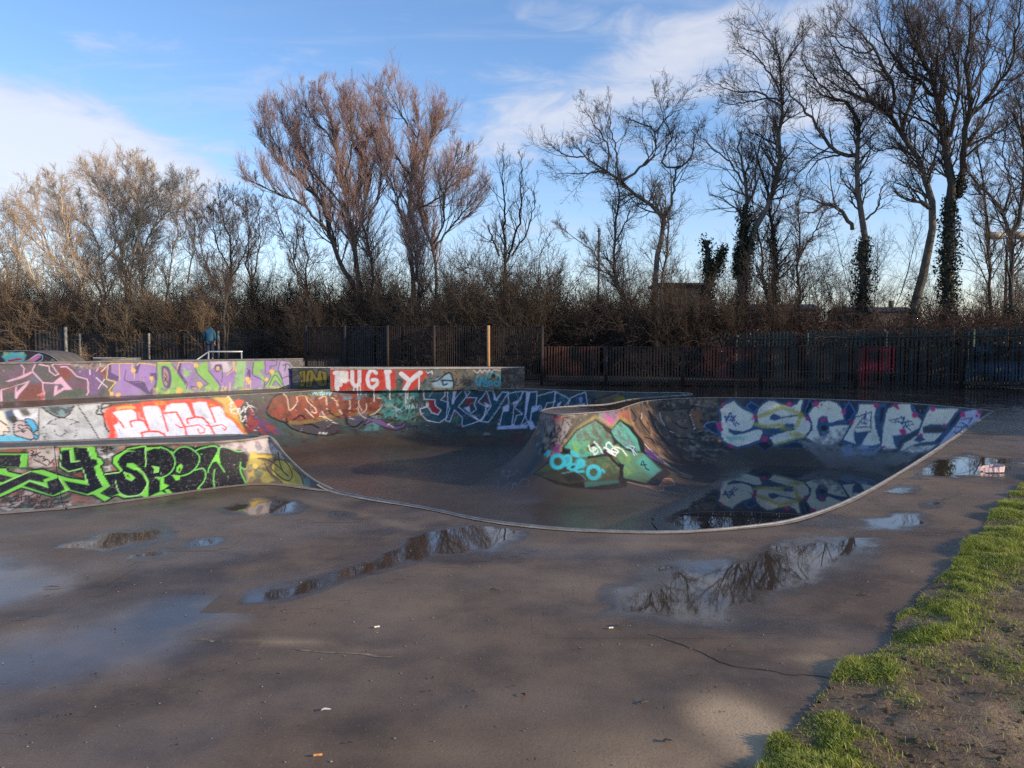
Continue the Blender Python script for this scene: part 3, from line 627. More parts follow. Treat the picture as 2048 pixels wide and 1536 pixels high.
pb.poly([(940, 290), (1000, 190), (1120, 200), (1340, 195), (1250, 320), (1180, 400), (1000, 390), (930, 420), (930, 470), (1160, 470), (1050, 580), (930, 590), (820, 620), (1060, 600), (1150, 560), (990, 690), (800, 710), (650, 680), (700, 590), (860, 500)], EW, BU, 4)
pb.poly([(960, 420), (1000, 385), (1190, 405), (1300, 240), (1360, 180), (1380, 200), (1260, 400), (1140, 540), (1100, 540), (1190, 430)], BU).poly([(1230, 370), (1330, 240), (1350, 260), (1220, 430)], (34, 40, 64)).poly([(820, 560), (880, 500), (960, 550), (880, 590)], BU)
pb.poly([(1160, 520), (1290, 380), (1390, 230), (1520, 200), (1575, 220), (1560, 340), (1450, 450), (1300, 580), (1180, 640), (1000, 720), (1040, 670)], (190, 192, 212), BU, 4)
pb.lines([[(160, 310), (350, 240), (340, 420)], [(190, 400), (280, 280), (270, 330), (340, 340)], [(250, 370), (300, 380), (270, 350)], [(175, 420), (330, 410)], [(290, 230), (285, 330)], [(550, 340), (720, 300), (700, 380), (620, 330), (610, 410)], [(570, 360), (800, 350)], [(680, 290), (740, 400), (790, 460)], [(760, 330), (700, 420), (820, 380)], [(1350, 330), (1470, 310), (1420, 400), (1330, 360)], [(1270, 410), (1420, 415)], [(1290, 490), (1400, 400)], [(1270, 460), (1320, 510)]], 13, (66, 92, 136), sm=False)
for x, y, r in ((400, 175, 36), (620, 170, 32), (645, 205, 18), (1035, 210, 34), (700, 465, 40), (830, 280, 38), (1365, 275, 34), (1550, 245, 28), (1525, 285, 22), (1165, 390, 26), (490, 635, 20), (130, 365, 28), (40, 245, 30), (340, 465, 14), (900, 505, 26)):
    pb.blot(x, y, r, PK)
pb.grunge([(640, 600), (1050, 590), (990, 700), (700, 700)], [(130, 132, 130), (100, 104, 104)], 8, .6, 3, .55, 3)
pb.frame(0, 0, 1)
pb.grunge([(1600, 880), (1760, 900), (1850, 905), (1720, 990), (1640, 930)], [(128, 126, 124), (150, 146, 142)], 1.6, .85, 5, .44, 12, (1, 1, .3))
pb.grunge([(1680, 890), (1760, 890), (1760, 910), (1690, 915)], [(150, 170, 196)], 5, .7, 5, .5, 3)
# scuffs and scratches low on the walls
for k in range(160):
    x, y = random.uniform(600, 1560), random.uniform(850, 935)
    if 1070 < x < 1360: continue
    a = random.uniform(-.5, .9)
    pb.line([(x, y), (x + 14 * random.random(), y + 6 * a)], random.uniform(.6, 1.3), random.choice([(120, 116, 110), (160, 156, 150), (90, 86, 80), (30, 28, 28)]), op=.7, sm=False)

for k in range(150):
    x, y = random.uniform(600, 1600), random.uniform(880, 1045); a = random.uniform(-.15, .3); L_ = random.uniform(10, 70)
    pb.line([(x, y), (x + L_ * .5, y + L_ * a * .5 + random.uniform(-2, 2)), (x + L_, y + L_ * a)], random.uniform(.5, 1.2), random.choice([(86, 80, 74), (110, 104, 98), (16, 14, 14), (60, 54, 50)]), op=random.uniform(.25, .6))
pb.lines([[(905, 962), (980, 985), (1080, 1008), (1180, 1014), (1300, 1004), (1400, 975), (1480, 940)]], 1.2, (20, 18, 17), op=.7)
def drips(pt, n, x0, x1, yf, L, cols, seed):
    r = random.Random(seed)
    for k in range(n):
        x = r.uniform(x0, x1); y = yf(x) + r.uniform(0, 1) * L; l_ = r.uniform(2, 9)
        pt.line([(x, y), (x + r.uniform(-.3, .3), y + l_)], r.uniform(.35, .8), r.choice(cols), op=r.uniform(.3, .7), sm=False, soft=.5)
        if k % 3 == 0: pt.blot(r.uniform(x0, x1), yf(x) + r.uniform(0, 1) * L, r.uniform(.7, 1.8), r.choice(cols), op=.7)
pb.frame(0, 0, 1)
drips(pb, 150, 440, 1180, lambda x: 786, 70, [(150, 160, 170), (40, 36, 38), (190, 190, 196), (90, 120, 120), (120, 70, 60)], 3)
drips(pb, 90, 1400, 1900, lambda x: 806, 70, [(60, 84, 116), (210, 204, 190), (40, 44, 60), (180, 70, 120)], 4)
for k in range(26):
    x, y = random.uniform(560, 1170), random.uniform(800, 858); pb.tagline(x, y, random.uniform(14, 34), random.uniform(4, 8), random.randint(2, 5), .9, random.choice([(150, 160, 164), (30, 28, 30), (110, 140, 140), (170, 150, 120)]), k, op=.55)
M_BOWL = painted_mat('bowl_concrete', (.055, .046, .038), (.105, .088, .074), .55, True)
bowl = mesh_np('skate_bowl', BV, BQ, M_BOWL, smooth=True, attrs={'pmask': pb.a}, colattr={'paint': pb.col})
tag(bowl, 'sunken concrete skate bowl with graffiti on its curved walls and a dark wet floor', 'skate bowl')

# rim: steel coping and pale concrete lip
M_STEEL = simple_mat('worn_steel', (.16, .15, .145), (.30, .285, .27), 9, .6, .2, .3)
M_LIP = simple_mat('pale_concrete', (.17, .145, .115), (.36, .31, .25), 5, .9, .5)
Rc = np.vstack([RIMC, RIMC[:1]])
cop = Rc.copy(); cop[:, 2] += .004
mb = MB(); mb.tube(cop, .016, 8, False); coping = mb.build('coping', M_STEEL, bowl, True)
tg = np.roll(RIMC, -1, 0)[:, :2] - np.roll(RIMC, 1, 0)[:, :2]; tg /= np.linalg.norm(tg, axis=1, keepdims=True)
nrm = np.stack([tg[:, 1], -tg[:, 0]], 1)
area = np.sum(RIMC[:, 0] * np.roll(RIMC[:, 1], -1) - np.roll(RIMC[:, 0], -1) * RIMC[:, 1])
if area < 0: nrm = -nrm                      # outward
i1, i2 = n_sil - 6, n_sil + n_near + 2
seglip = np.arange(i1, i2)
wl = .03 + .045 * vnoise(RIMC, 1.3, 4)[seglip]
A = RIMC[seglip]; Bp = A.copy(); Bp[:, :2] += nrm[seglip] * wl[:, None]
A = A.copy(); A[:, 2] += .008; Bp[:, 2] += .006
Vl = np.vstack([A, Bp]); n = len(A); ii = np.arange(n - 1)
mesh_np('lip', Vl, np.stack([ii, ii + 1, ii + n + 1, ii + n], 1), M_LIP, bowl)

# ================================================================== SLAB with the bowl cut out
verge_edge = [(-1.6, -4.0), (-.7, -.5), (.0, 1.2)] + [gp(*p) for p in [(1530, 1536), (1600, 1470), (1650, 1400), (1750, 1300), (1850, 1200), (1950, 1080), (2048, 970)]] + [(8.7, 11.6), (11.8, 15.6), (14.4, 19.5), (16.2, 23.0), (16.5, 26)]
ve = smooth_path(verge_edge, 10)
rj = np.random.default_rng(3); ve = ve + (vnoise(np.column_stack([ve, ve[:, 0] * 0]), 3, 2)[:, None] - .5) * np.array([.09, -.06])
outer = [(-45, -10), (-3.5, -10)] + [tuple(p) for p in ve] + [(16.5, 30.5), (1.5, 30.5), (1.5, 47), (-45, 47)]
M_SLAB = slab_mat()
def cdt_mesh(name, outer, hole, z, mat, extra=(), zf=None):
    pts = [Vector(p[:2]) for p in outer] + [Vector(p[:2]) for p in hole] + [Vector(p) for p in extra]
    no, nh = len(outer), len(hole)
    ed = [(i, (i + 1) % no) for i in range(no)] + [(no + i, no + (i + 1) % nh) for i in range(nh)]
    v, e, f, *_ = delaunay_2d_cdt(pts, ed, [], 0, 1e-5)
    v = np.array([tuple(a) for a in v]); f = np.array([t for t in f if len(t) == 3])
    cen = v[f].mean(1)
    def inside(P, poly):
        r = np.zeros(len(P), bool)
        for i in range(len(poly)):
            (x1, y1), (x2, y2) = poly[i][:2], poly[i - 1][:2]
            if y1 == y2: continue
            r ^= ((y1 > P[:, 1]) != (y2 > P[:, 1])) & (P[:, 0] < (x2 - x1) * (P[:, 1] - y1) / (y2 - y1) + x1)
        return r
    k = inside(cen, outer)
    if nh: k &= ~inside(cen, hole)
    f = f[k]
    # face up
    a, b, c = v[f[:, 0]], v[f[:, 1]], v[f[:, 2]]
    cr = (b[:, 0] - a[:, 0]) * (c[:, 1] - a[:, 1]) - (b[:, 1] - a[:, 1]) * (c[:, 0] - a[:, 0])
    f[cr < 0] = f[cr < 0][:, ::-1]
    zz = np.full(len(v), z) if zf is None else zf(v)
    return v, f, zz
# paler areas of the slab come from a vertex mask on a fan of inner points
gx = [(x, y) for x in np.arange(-9, 7, .11) for y in np.arange(1.6, 10.5, .11)]
gx = np.array(gx); d_, i_, *_r = sdf(gx)
def edge_x(y): return np.interp(y, ve[:, 1], ve[:, 0])
gx = gx[(~i_) & (d_ > .2) & (gx[:, 0] < edge_x(gx[:, 1]) - .2)]
g2 = np.array([(x, y) for x in np.arange(-8, 16, .5) for y in np.arange(10.6, 30, .5)]); d_, i_, *_r = sdf(g2)
g2 = g2[(~i_) & (d_ > .3) & (g2[:, 0] < edge_x(g2[:, 1]) - .3)]
v, f, zz = cdt_mesh('slab', outer, RIMC, 0, None, [tuple(p) for p in np.vstack([gx, g2])])
PALE_SPOTS = [(1470, 1445, 110, 50, .95, .3), (1540, 1500, 90, 50, .9, .2), (1330, 1530, 190, 40, .6), (1240, 1490, 200, 34, .35), (1660, 1335, 90, 12, .8, .2), (1640, 1290, 70, 20, .4), (1150, 1180, 150, 34, .25), (820, 1210, 180, 34, .22), (640, 1290, 150, 7, .6, .06), (300, 1060, 220, 18, .2), (1780, 960, 120, 24, .2), (900, 1510, 260, 30, .2), (760, 1040, 180, 8, .35, .25), (1350, 1092, 260, 9, .3)]
def pale_at(P):
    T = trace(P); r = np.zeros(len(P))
    for px, py, rx, ry, a, *rot in PALE_SPOTS:
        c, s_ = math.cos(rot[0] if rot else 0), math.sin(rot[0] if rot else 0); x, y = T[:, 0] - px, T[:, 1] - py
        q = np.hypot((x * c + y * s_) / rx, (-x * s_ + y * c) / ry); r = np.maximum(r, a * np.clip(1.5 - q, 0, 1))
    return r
paler = pale_at(np.column_stack([v, zz]))
wet0 = np.zeros(len(v)); v3 = np.column_stack([v, zz])
far_wet = np.clip((v[:, 1] - 12.5) / 6, 0, 1) * np.clip((v[:, 0] + 1) / 3, 0, 1) * .62
right_wet = np.clip((v[:, 0] - 4.2) / 2, 0, 1) * np.clip((v[:, 1] - 8) / 2.5, 0, 1) * .30
wet0 = np.clip(np.maximum(far_wet, right_wet) + (fbm(v3, .5, 4, 3) - .5) * .25 * (v[:, 1] > 8) * (v[:, 0] > 3), 0, .9)
slab = mesh_np('skatepark_slab', np.column_stack([v, zz]), f, M_SLAB, attrs={'paler': paler, 'wet': wet0})
tag(slab, kind='structure')

# ------------------------------------------------------------------ puddles: water lying on the slab
_pz = []
def puddle(poly, wmax=1.0, rim=.45, z=.0006, mat=M_SLAB, film=False, step=.07, seed=0):
    P = np.array([gp(*p, z if z < 0 else 0) for p in poly]) if not isinstance(poly, np.ndarray) else poly
    P = smooth_path(P, 6, True); lo, hi = P.min(0) - .1, P.max(0) + .1
    X, Y = np.meshgrid(np.arange(lo[0], hi[0], step), np.arange(lo[1], hi[1], step), indexing='ij')
    nx, ny = X.shape; q = np.stack([X.ravel(), Y.ravel()], 1); ins = np.zeros(len(q), bool)
    for i in range(len(P)):
        (x1, y1), (x2, y2) = P[i], P[i - 1]
        if y1 != y2: ins ^= ((y1 > q[:, 1]) != (y2 > q[:, 1])) & (q[:, 0] < (x2 - x1) * (q[:, 1] - y1) / (y2 - y1) + x1)
    d = Paint.dist(q, P, True)
    w = np.clip(np.where(ins, d, 0) / rim, 0, 1) * wmax
    q3 = np.column_stack([q, np.zeros(len(q))])
    e_ = np.clip(np.where(ins, d, 0) / rim, 0, 1); w = np.clip(w + ((fbm(q3, 1.8, seed, 4) - .5) * .9 + (fbm(q3, 7, seed, 3) - .5) * .4) * np.clip(e_ * 4, 0, 1) * np.clip(2.2 - 1.6 * e_, 0, 1), 0, wmax)
    i0 = (np.arange(nx - 1)[:, None] * ny + np.arange(ny - 1)).ravel()
    Q = np.stack([i0, i0 + ny, i0 + ny + 1, i0 + 1], 1)
    sd_, si_, *_r = sdf(q)
    dry_ok = (~si_) & (sd_ > .12) if z > 0 else np.ones(len(q), bool)
    Q = Q[((w > 0)[Q].any(1)) & dry_ok[Q].all(1)]
    used = np.unique(Q); rm = np.full(len(q), -1); rm[used] = np.arange(len(used))
    if z > 0:                                   # overlapping films lie on different levels
        for z in (.0006, .001, .0014, .0018, .0022):
            if not any(zz_ == z and l_[0] < hi[0] + .1 and h_[0] > lo[0] - .1 and l_[1] < hi[1] + .1 and h_[1] > lo[1] - .1 for zz_, l_, h_ in _pz): break
        _pz.append((z, lo, hi))
    o = mesh_np('puddle', np.column_stack([q, np.full(len(q), z)])[used], rm[Q], mat, attrs={'wet': w[used] * (not film), 'film': w[used] * film, 'paler': pale_at(np.column_stack([q, q[:, 0] * 0]))[used]})
    return tag(o, kind='structure')
puddle([(1080, 1262), (1300, 1268), (1510, 1268), (1610, 1215), (1740, 1172), (1830, 1085), (1870, 1035), (1800, 1010), (1720, 1030), (1600, 1062), (1440, 1096), (1280, 1118), (1150, 1190)], 1, .5, seed=1)
puddle([(1680, 1070), (1850, 1068), (1925, 1038), (1945, 1000), (1840, 988), (1760, 1008), (1680, 1035)], 1, .55, .0012, seed=2)
puddle([(430, 1228), (620, 1215), (780, 1160), (910, 1128), (1045, 1104), (1105, 1056), (980, 1034), (830, 1056), (730, 1094), (590, 1150), (470, 1180)], 1, .36, seed=3)
puddle([(365, 1026), (500, 1044), (635, 1028), (630, 992), (500, 988)], 1, .5, seed=4)
puddle([(40, 1106), (200, 1116), (370, 1080), (365, 1046), (200, 1058)], 1, .45, seed=5)
puddle([(-260, 1340), (90, 1222), (260, 1175), (460, 1158), (600, 1200), (500, 1285), (340, 1365), (80, 1440), (-260, 1490)], 1, .8, film=True, seed=6)
puddle([(-220, 1085), (90, 1096), (240, 1120), (215, 1170), (70, 1230), (-220, 1240)], 1, .6, film=True, seed=7)
puddle([(215, 1128), (330, 1116), (355, 1100), (250, 1100)], .95, .2, .0012, seed=8)
puddle([(350, 1098), (440, 1096), (460, 1072), (380, 1076)], .95, .2, .0012, seed=9)
puddle([(1740, 945), (1840, 966), (1980, 970), (2090, 948), (2080, 916), (1900, 900), (1780, 918)], .95, .8, seed=10)
puddle([(1690, 994), (1830, 1000), (1905, 988), (1885, 964), (1740, 964)], .9, .6, seed=11)
puddle([(630, 1040), (705, 1042), (735, 1024), (655, 1018)], .9, .25, seed=12)
def water_mat():
    m, nt, b = new_mat('standing_water'); p = wpos(nt)
    b.inputs['Base Color'].default_value = (.028, .024, .02, 1)
    wa = N(nt, 'ShaderNodeAttribute', attribute_name='wet').outputs['Fac']
    w = maprange(nt, wa, .2, .8)
    nt.links.new(mix(nt, w, .35, .015), b.inputs['Roughness'])
    nt.links.new(mix(nt, noise(nt, 3, 6, .6, p), (.03, .027, .023), (.06, .053, .045)), b.inputs['Base Color'])
    b.inputs['Specular IOR Level'].default_value = .5
    bump(nt, b, noise(nt, 45, 3, .6, p), mix(nt, w, .3, .0), .005)
    return m
M_WATER = water_mat()
puddle(np.array([gp(*p, -D) for p in [(1310, 1050), (1400, 985), (1480, 942), (1560, 926), (1640, 924), (1720, 938), (1790, 955)]] + [(6.0, 10.8), (5.0, 9.6), (3.6, 9.2)]), 1, .45, -D + .018, M_WATER, seed=15)

# ------------------------------------------------------------------ big ground sheet, field
def ground_mat():
    m, nt, b = new_mat('earth'); p = wpos(nt)
    c = ramp(nt, noise(nt, .9, 8, .65, p), [(.3, (.028, .02, .013)), (.5, (.06, .045, .028)), (.72, (.09, .075, .04))])
    nt.links.new(c, b.inputs['Base Color']); b.inputs['Roughness'].default_value = .95
    bump(nt, b, noise(nt, 7, 6, .7, p), .8, .08); return m
M_EARTH = ground_mat()
B0, B1 = (-22, 4), (14, 29)
gv = [(-900, -500), (900, -500), (900, 1500), (-900, 1500), (B0[0], B0[1]), (B1[0], B0[1]), (B1[0], B1[1]), (B0[0], B1[1])]
g = mesh_np('ground', [(x, y, -.05) for x, y in gv], [[0, 1, 5, 4], [1, 2, 6, 5], [2, 3, 7, 6], [3, 0, 4, 7]], M_EARTH); tag(g, kind='structure')
m_field, nt_, b_ = new_mat('field_grass'); c_ = ramp(nt_, noise(nt_, .12, 6, .6, wpos(nt_)), [(.3, (.06, .085, .02)), (.7, (.12, .13, .035))]); nt_.links.new(c_, b_.inputs['Base Color']); b_.inputs['Roughness'].default_value = .95
fo = mesh_np('field', [(-500, 78, -.02), (500, 78, -.02), (500, 420, .5), (-500, 420, .5)], [[0, 1, 2, 3]], m_field); tag(fo, kind='structure')
# ================================================================== GRAFFITI BANK (near left)
def strip_grid(A, B, nu, nv, sag=0.0, power=1.0):
    """grid between lower line A and upper line B (k,3 each, matching points)"""
    def rs(P):
        s = np.concatenate([[0], np.cumsum(np.linalg.norm(np.diff(A, axis=0), axis=1))]); t = np.linspace(0, s[-1], nu)
        return np.stack([np.interp(t, s, P[:, k]) for k in range(3)], 1)
    a, b = rs(A), rs(B); v = np.linspace(0, 1, nv)
    vx = v ** (1 - sag); vz = v ** (1 + sag)
    V = np.empty((nu, nv, 3)); 
    V[..., :2] = a[:, None, :2] + (b - a)[:, None, :2] * vx[None, :, None]; V[..., 2] = a[:, None, 2] + (b - a)[:, None, 2] * vz[None, :]
    i0 = (np.arange(nu - 1)[:, None] * nv + np.arange(nv - 1)).ravel()
    return V.reshape(-1, 3), np.stack([i0, i0 + nv, i0 + nv + 1, i0 + 1], 1)

pairs = [((0, 1026.7), (0, 899), RIM), ((137, 1016), (120, 894.5), RIM), ((273, 999), (290, 889.5), RIM), ((410, 979), (420, 886), RIM), ((470, 972), (500, 880), RIM), ((513, 968.6), (540, 875), RIM), ((560, 969.5), (570, 910), .28), ((606, 975), (600, 940), .155), ((640, 979.5), (632, 964), .06), ((666, 982), (666, 982), 0)]
bb = np.array([(*gp(*p[0]), .002) for p in pairs]); bt = np.array([(*gp(*p[1], p[2]), p[2]) for p in pairs]); bt[-1, 2] = .004
e0 = bb[0] + (bb[0] - bb[1]) / np.linalg.norm(bb[0] - bb[1]) * 5.0; e1 = bt[0] + (bt[0] - bt[1]) / np.linalg.norm(bt[0] - bt[1]) * 4.6; e1[2] = RIM
bb = np.vstack([e0, bb]); bt = np.vstack([e1, bt])
def dens(P): return np.column_stack([smooth_path(P[:, :3], 6)])
bbs, bts = dens(bb), dens(bt)
V, Q = strip_grid(bbs, bts, 820, 90, .18)
pk = Paint(V, (112, 96, 86))
pk.frame(0, 860, .1709)
pk.a[:] = .95
ALLA = [(-2000, 100), (2300, 100), (2300, 1000), (-2000, 1100)]
pk.grunge(ALLA, [(150, 104, 90), (176, 160, 148), (92, 78, 66), (164, 92, 78), (120, 118, 96), (70, 60, 54)], 3.2, .85, 1, .5, 6)
pk.grunge([(100, 690), (800, 720), (1200, 840), (700, 960), (-100, 960)], [(196, 186, 180), (96, 120, 96), (150, 96, 84), (50, 42, 40)], 7, .85, 5, .54, 5)
pk.grunge([(330, 220), (700, 200), (690, 430), (330, 430)], [(172, 104, 88), (196, 150, 130), (206, 196, 184)], 4, .85, 9, .5, 5)
pk.grunge([(1150, 220), (1350, 240), (1300, 480), (1200, 480)], [(216, 214, 210), (60, 52, 46), (120, 110, 90)], 9, .9, 3, .5, 5)
pk.grunge([(1110, 190), (1500, 180), (1400, 240), (1150, 230)], [(110, 140, 136), (84, 70, 66)], 6, .8, 8, .5, 5)
BKK, GR, LG = (17, 15, 18), (126, 214, 74), (168, 226, 132)
# bar
pk.poly([(-900, 250), (340, 262), (325, 448), (-900, 432)], BKK).poly([(-900, 272), (330, 278), (312, 436), (-900, 422)], GR).poly([(-900, 290), (252, 292), (238, 432), (-900, 420)], (44, 38, 38))
# green body of the first letter
G2 = [(-400, 640), (-150, 610), (40, 600), (-60, 560), (-200, 560), (-200, 440), (80, 440), (98, 482), (268, 522), (380, 466), (495, 452), (690, 522), (800, 556), (990, 582), (960, 470), (800, 505), (685, 438), (708, 198), (1108, 182), (1150, 315), (1196, 330), (1218, 402), (1180, 428), (1225, 515), (1302, 660), (1195, 738), (1320, 792), (1226, 842), (1092, 762), (1020, 772), (812, 716), (622, 786), (250, 682), (-60, 820), (-400, 960)]
pk.poly(G2, GR, BKK, 3.4)
pk.poly([(720, 238), (820, 228), (826, 380), (930, 366), (903, 205), (1022, 208), (1062, 332), (1126, 346), (1146, 402), (1102, 430), (1126, 512), (1206, 664), (1020, 752), (828, 702), (742, 592), (1032, 645), (966, 444), (802, 482), (698, 424)], BKK)
pk.poly([(862, 205), (905, 200), (925, 352), (880, 362)], BKK).poly([(820, 525), (955, 482), (985, 575)], (120, 74, 62), BKK, 2)
pk.poly([(-400, 900), (-60, 672), (362, 486), (585, 550), (506, 580), (522, 614), (345, 582), (60, 720), (-400, 940)], (36, 31, 31))
pk.poly([(265, 655), (350, 604), (562, 674), (546, 602), (682, 558), (762, 696), (622, 766)], (30, 26, 27))
pk.poly([(-400, 510), (0, 520), (152, 556), (52, 602), (-60, 562), (-400, 560)], (44, 38, 38))
pk.lines([[(715, 238), (705, 420), (800, 490), (962, 446)], [(825, 240), (830, 376), (930, 362)], [(1030, 215), (1068, 335)], [(690, 565), (780, 700)], [(348, 592), (560, 668)], [(966, 450), (1036, 640)], [(250, 300), (240, 430)], [(360, 480), (40, 620)], [(1130, 520), (1210, 664)]], 11, LG, sm=False)
# S and P
pk.poly([(1212, 505), (1330, 492), (1395, 480), (1310, 390), (1330, 300), (1460, 240), (1475, 208), (1705, 165), (1720, 190), (1900, 185), (2060, 240), (2060, 775), (1700, 812), (1660, 780), (1450, 805), (1370, 772), (1310, 788), (1190, 738), (1300, 662)], GR, BKK, 3.4)
pk.poly([(1378, 370), (1420, 290), (1500, 250), (1590, 252), (1480, 232), (1692, 196), (1702, 428), (1625, 430), (1560, 392), (1490, 390), (1480, 425), (1585, 455), (1672, 525), (1722, 620), (1690, 722), (1620, 762), (1500, 772), (1392, 742), (1310, 776), (1195, 738), (1302, 672), (1228, 524), (1400, 500), (1430, 482), (1390, 432)], BKK)
pk.poly([(1712, 250), (1800, 212), (1920, 220), (2012, 282), (2050, 350), (2042, 432), (1992, 510), (1900, 546), (1832, 562), (1922, 642), (1968, 662), (1900, 712), (1732, 782), (1742, 600), (1690, 480), (1705, 430)], BKK)
pk.poly([(1560, 420), (1700, 430), (1720, 560), (1640, 480)], BKK)
pk.poly([(1780, 425), (1862, 438), (1852, 492), (1802, 502), (1815, 460)], GR, LG, 1).poly([(1495, 400), (1560, 390), (1590, 425), (1660, 460), (1570, 470), (1480, 425)], GR).poly([(1445, 490), (1530, 520), (1575, 560), (1540, 595), (1480, 570)], GR, LG, 1)
pk.poly([(1490, 510), (1520, 560), (1480, 540)], BKK)
pk.poly([(1860, 562), (1915, 550), (1920, 630)], GR)
pk.lines([[(1350, 590), (1370, 680), (1410, 742), (1500, 780), (1640, 752), (1712, 662), (1718, 580), (1672, 492), (1590, 448)], [(1700, 190), (1706, 425)], [(2045, 350), (2042, 432), (1992, 512), (1900, 550), (1815, 556)], [(1232, 518), (1400, 496)]], 12, LG)
pk.lines([[(1470, 245), (1380, 330), (1372, 400), (1420, 470)]], 26, GR)
# letters on the right
pk.frame(320, 850, .17578)
pk.poly([(0, 238), (150, 288), (250, 238), (400, 250), (600, 222), (680, 240), (940, 290), (1050, 266), (995, 505), (930, 492), (990, 662), (600, 725), (160, 808), (0, 745)], BKK, (24, 60, 34), 1.5)
pk.lines([[(0, 248), (100, 290), (160, 370), (168, 450), (120, 540), (30, 592), (-20, 596)], [(150, 320), (220, 260), (310, 250), (400, 300), (448, 370), (420, 470), (330, 552), (230, 582), (150, 572)], [(390, 515), (490, 495), (520, 560), (500, 640), (430, 722)], [(410, 290), (480, 260), (610, 240), (662, 270), (640, 340), (562, 480), (545, 540)], [(640, 395), (700, 480), (735, 535)], [(620, 510), (610, 600), (620, 725)], [(668, 330), (680, 260), (760, 258), (900, 306), (1034, 295), (990, 488), (925, 490)], [(915, 425), (920, 530), (975, 658)]], 15, (112, 200, 92))
pk.poly([(640, 330), (670, 330), (690, 440), (640, 412), (585, 430)], GR).poly([(185, 530), (190, 480), (235, 440), (262, 470), (225, 552)], GR).poly([(205, 520), (220, 480), (235, 500), (225, 535)], BKK).poly([(140, 572), (232, 580), (222, 622), (180, 632)], GR).poly([(0, 600), (42, 600), (42, 665), (100, 690), (60, 720), (0, 752)], GR).poly([(55, 735), (100, 730), (165, 792), (100, 802)], GR).poly([(380, 768), (450, 715), (500, 745)], GR)
pk.poly([(95, 300), (140, 300), (160, 345), (150, 320)], GR)
for k in range(40):
    x, y = random.uniform(40, 900), random.uniform(290, 700); pk.line([(x, y), (x + random.uniform(30, 120), y + random.uniform(-6, 3))], 3, (58, 50, 52), op=.6, sm=False)
# yellow / lavender shoulder
pk.grunge([(700, 240), (1260, 150), (1400, 380), (1050, 330), (900, 280)], [(160, 134, 160), (186, 160, 170), (130, 140, 150), (150, 120, 130), (200, 190, 186)], 4, .9, 4, .46, 6)
pk.grunge([(1040, 320), (1330, 350), (1500, 480), (1680, 640), (1700, 720), (980, 690), (1000, 500)], [(150, 138, 84), (110, 120, 108), (186, 168, 82), (120, 100, 80)], 4.5, .95, 7, .46, 6)
pk.poly([(1290, 430), (1370, 388), (1480, 440), (1640, 640), (1652, 692), (1420, 668), (1290, 560), (1265, 490)], (214, 186, 76), soft=3)
pk.grunge([(1290, 430), (1480, 440), (1652, 692), (1290, 560)], [(226, 204, 110), (190, 160, 64)], 7, .6, 3, .52, 2)
pk.grunge([(1030, 300), (1100, 340), (1300, 355), (1200, 380), (1040, 370)], [(222, 190, 80)], 6, .95, 3, .36, 3)
pk.blot(1085, 470, 46, (220, 190, 84)).blot(1200, 600, 80, (196, 180, 80), op=.7).blot(1120, 560, 60, (90, 110, 108), op=.7).blot(1660, 660, 60, (120, 150, 140), op=.7)
pk.lines([[(1110, 378), (1200, 385), (1330, 460), (1460, 582)], [(1340, 310), (1362, 430), (1400, 520), (1452, 578)], [(1310, 388), (1425, 412), (1500, 540), (1482, 625), (1400, 612), (1290, 520), (1262, 470), (1310, 388)], [(1190, 435), (1250, 540), (1390, 650)], [(1510, 490), (1600, 580), (1640, 690)]], 11, (62, 56, 46))
# handwriting
pk.frame(0, 860, .1709)
INK = (28, 20, 22)
pk.lines([[(170, 790), (185, 830)], [(150, 780), (220, 770), (230, 790), (180, 805), (225, 825), (170, 835)], [(245, 770), (255, 820)], [(240, 785), (330, 770)], [(300, 760), (305, 820)], [(400, 750), (340, 780), (350, 820), (410, 805)], [(440, 765), (430, 820)], [(475, 760), (465, 805)], [(435, 795), (470, 785)],
          [(75, 835), (160, 830), (110, 850), (150, 870), (100, 890)], [(180, 905), (270, 880), (250, 850)], [(330, 840), (370, 890), (420, 850), (390, 890)], [(490, 830), (470, 880), (510, 910), (560, 870), (540, 830), (490, 830)], [(600, 830), (585, 910)], [(650, 800), (595, 870), (625, 905)], [(630, 860), (800, 840), (740, 885)], [(100, 905), (430, 905)]], 13, INK, sm=False)
pk.lines([[(365, 240), (400, 260), (365, 280), (410, 290)], [(420, 250), (420, 310)], [(470, 265), (425, 285), (470, 320)], [(480, 310), (520, 315), (500, 335), (545, 345), (500, 365)], [(560, 345), (590, 385), (635, 335)], [(590, 385), (570, 405)], [(395, 345), (550, 415)], [(620, 380), (640, 410)], [(350, 300), (420, 295)]], 13, (60, 28, 28), sm=False)
pk.lines([[(1190, 215), (1230, 180), (1250, 215), (1200, 240), (1240, 255)], [(1250, 180), (1240, 260)], [(1310, 170), (1285, 215), (1320, 220)], [(1300, 210), (1310, 250)], [(1170, 245), (1200, 240)]], 15, INK)
pk.frame(0, 0, 1)
drips(pk, 120, 0, 640, lambda x: 900 - .03 * x, 100, [(20, 18, 20), (120, 190, 80), (190, 180, 170), (90, 70, 60), (150, 110, 96)], 7)
M_BANK = painted_mat('painted_concrete', (.16, .14, .12), (.27, .24, .21), .62)
bank = mesh_np('graffiti_bank', V, Q, M_BANK, smooth=True, attrs={'pmask': pk.a}, colattr={'paint': pk.col})
tag(bank, 'low concrete bank with big black letters edged in bright green, nearest on the left', 'skate bank')
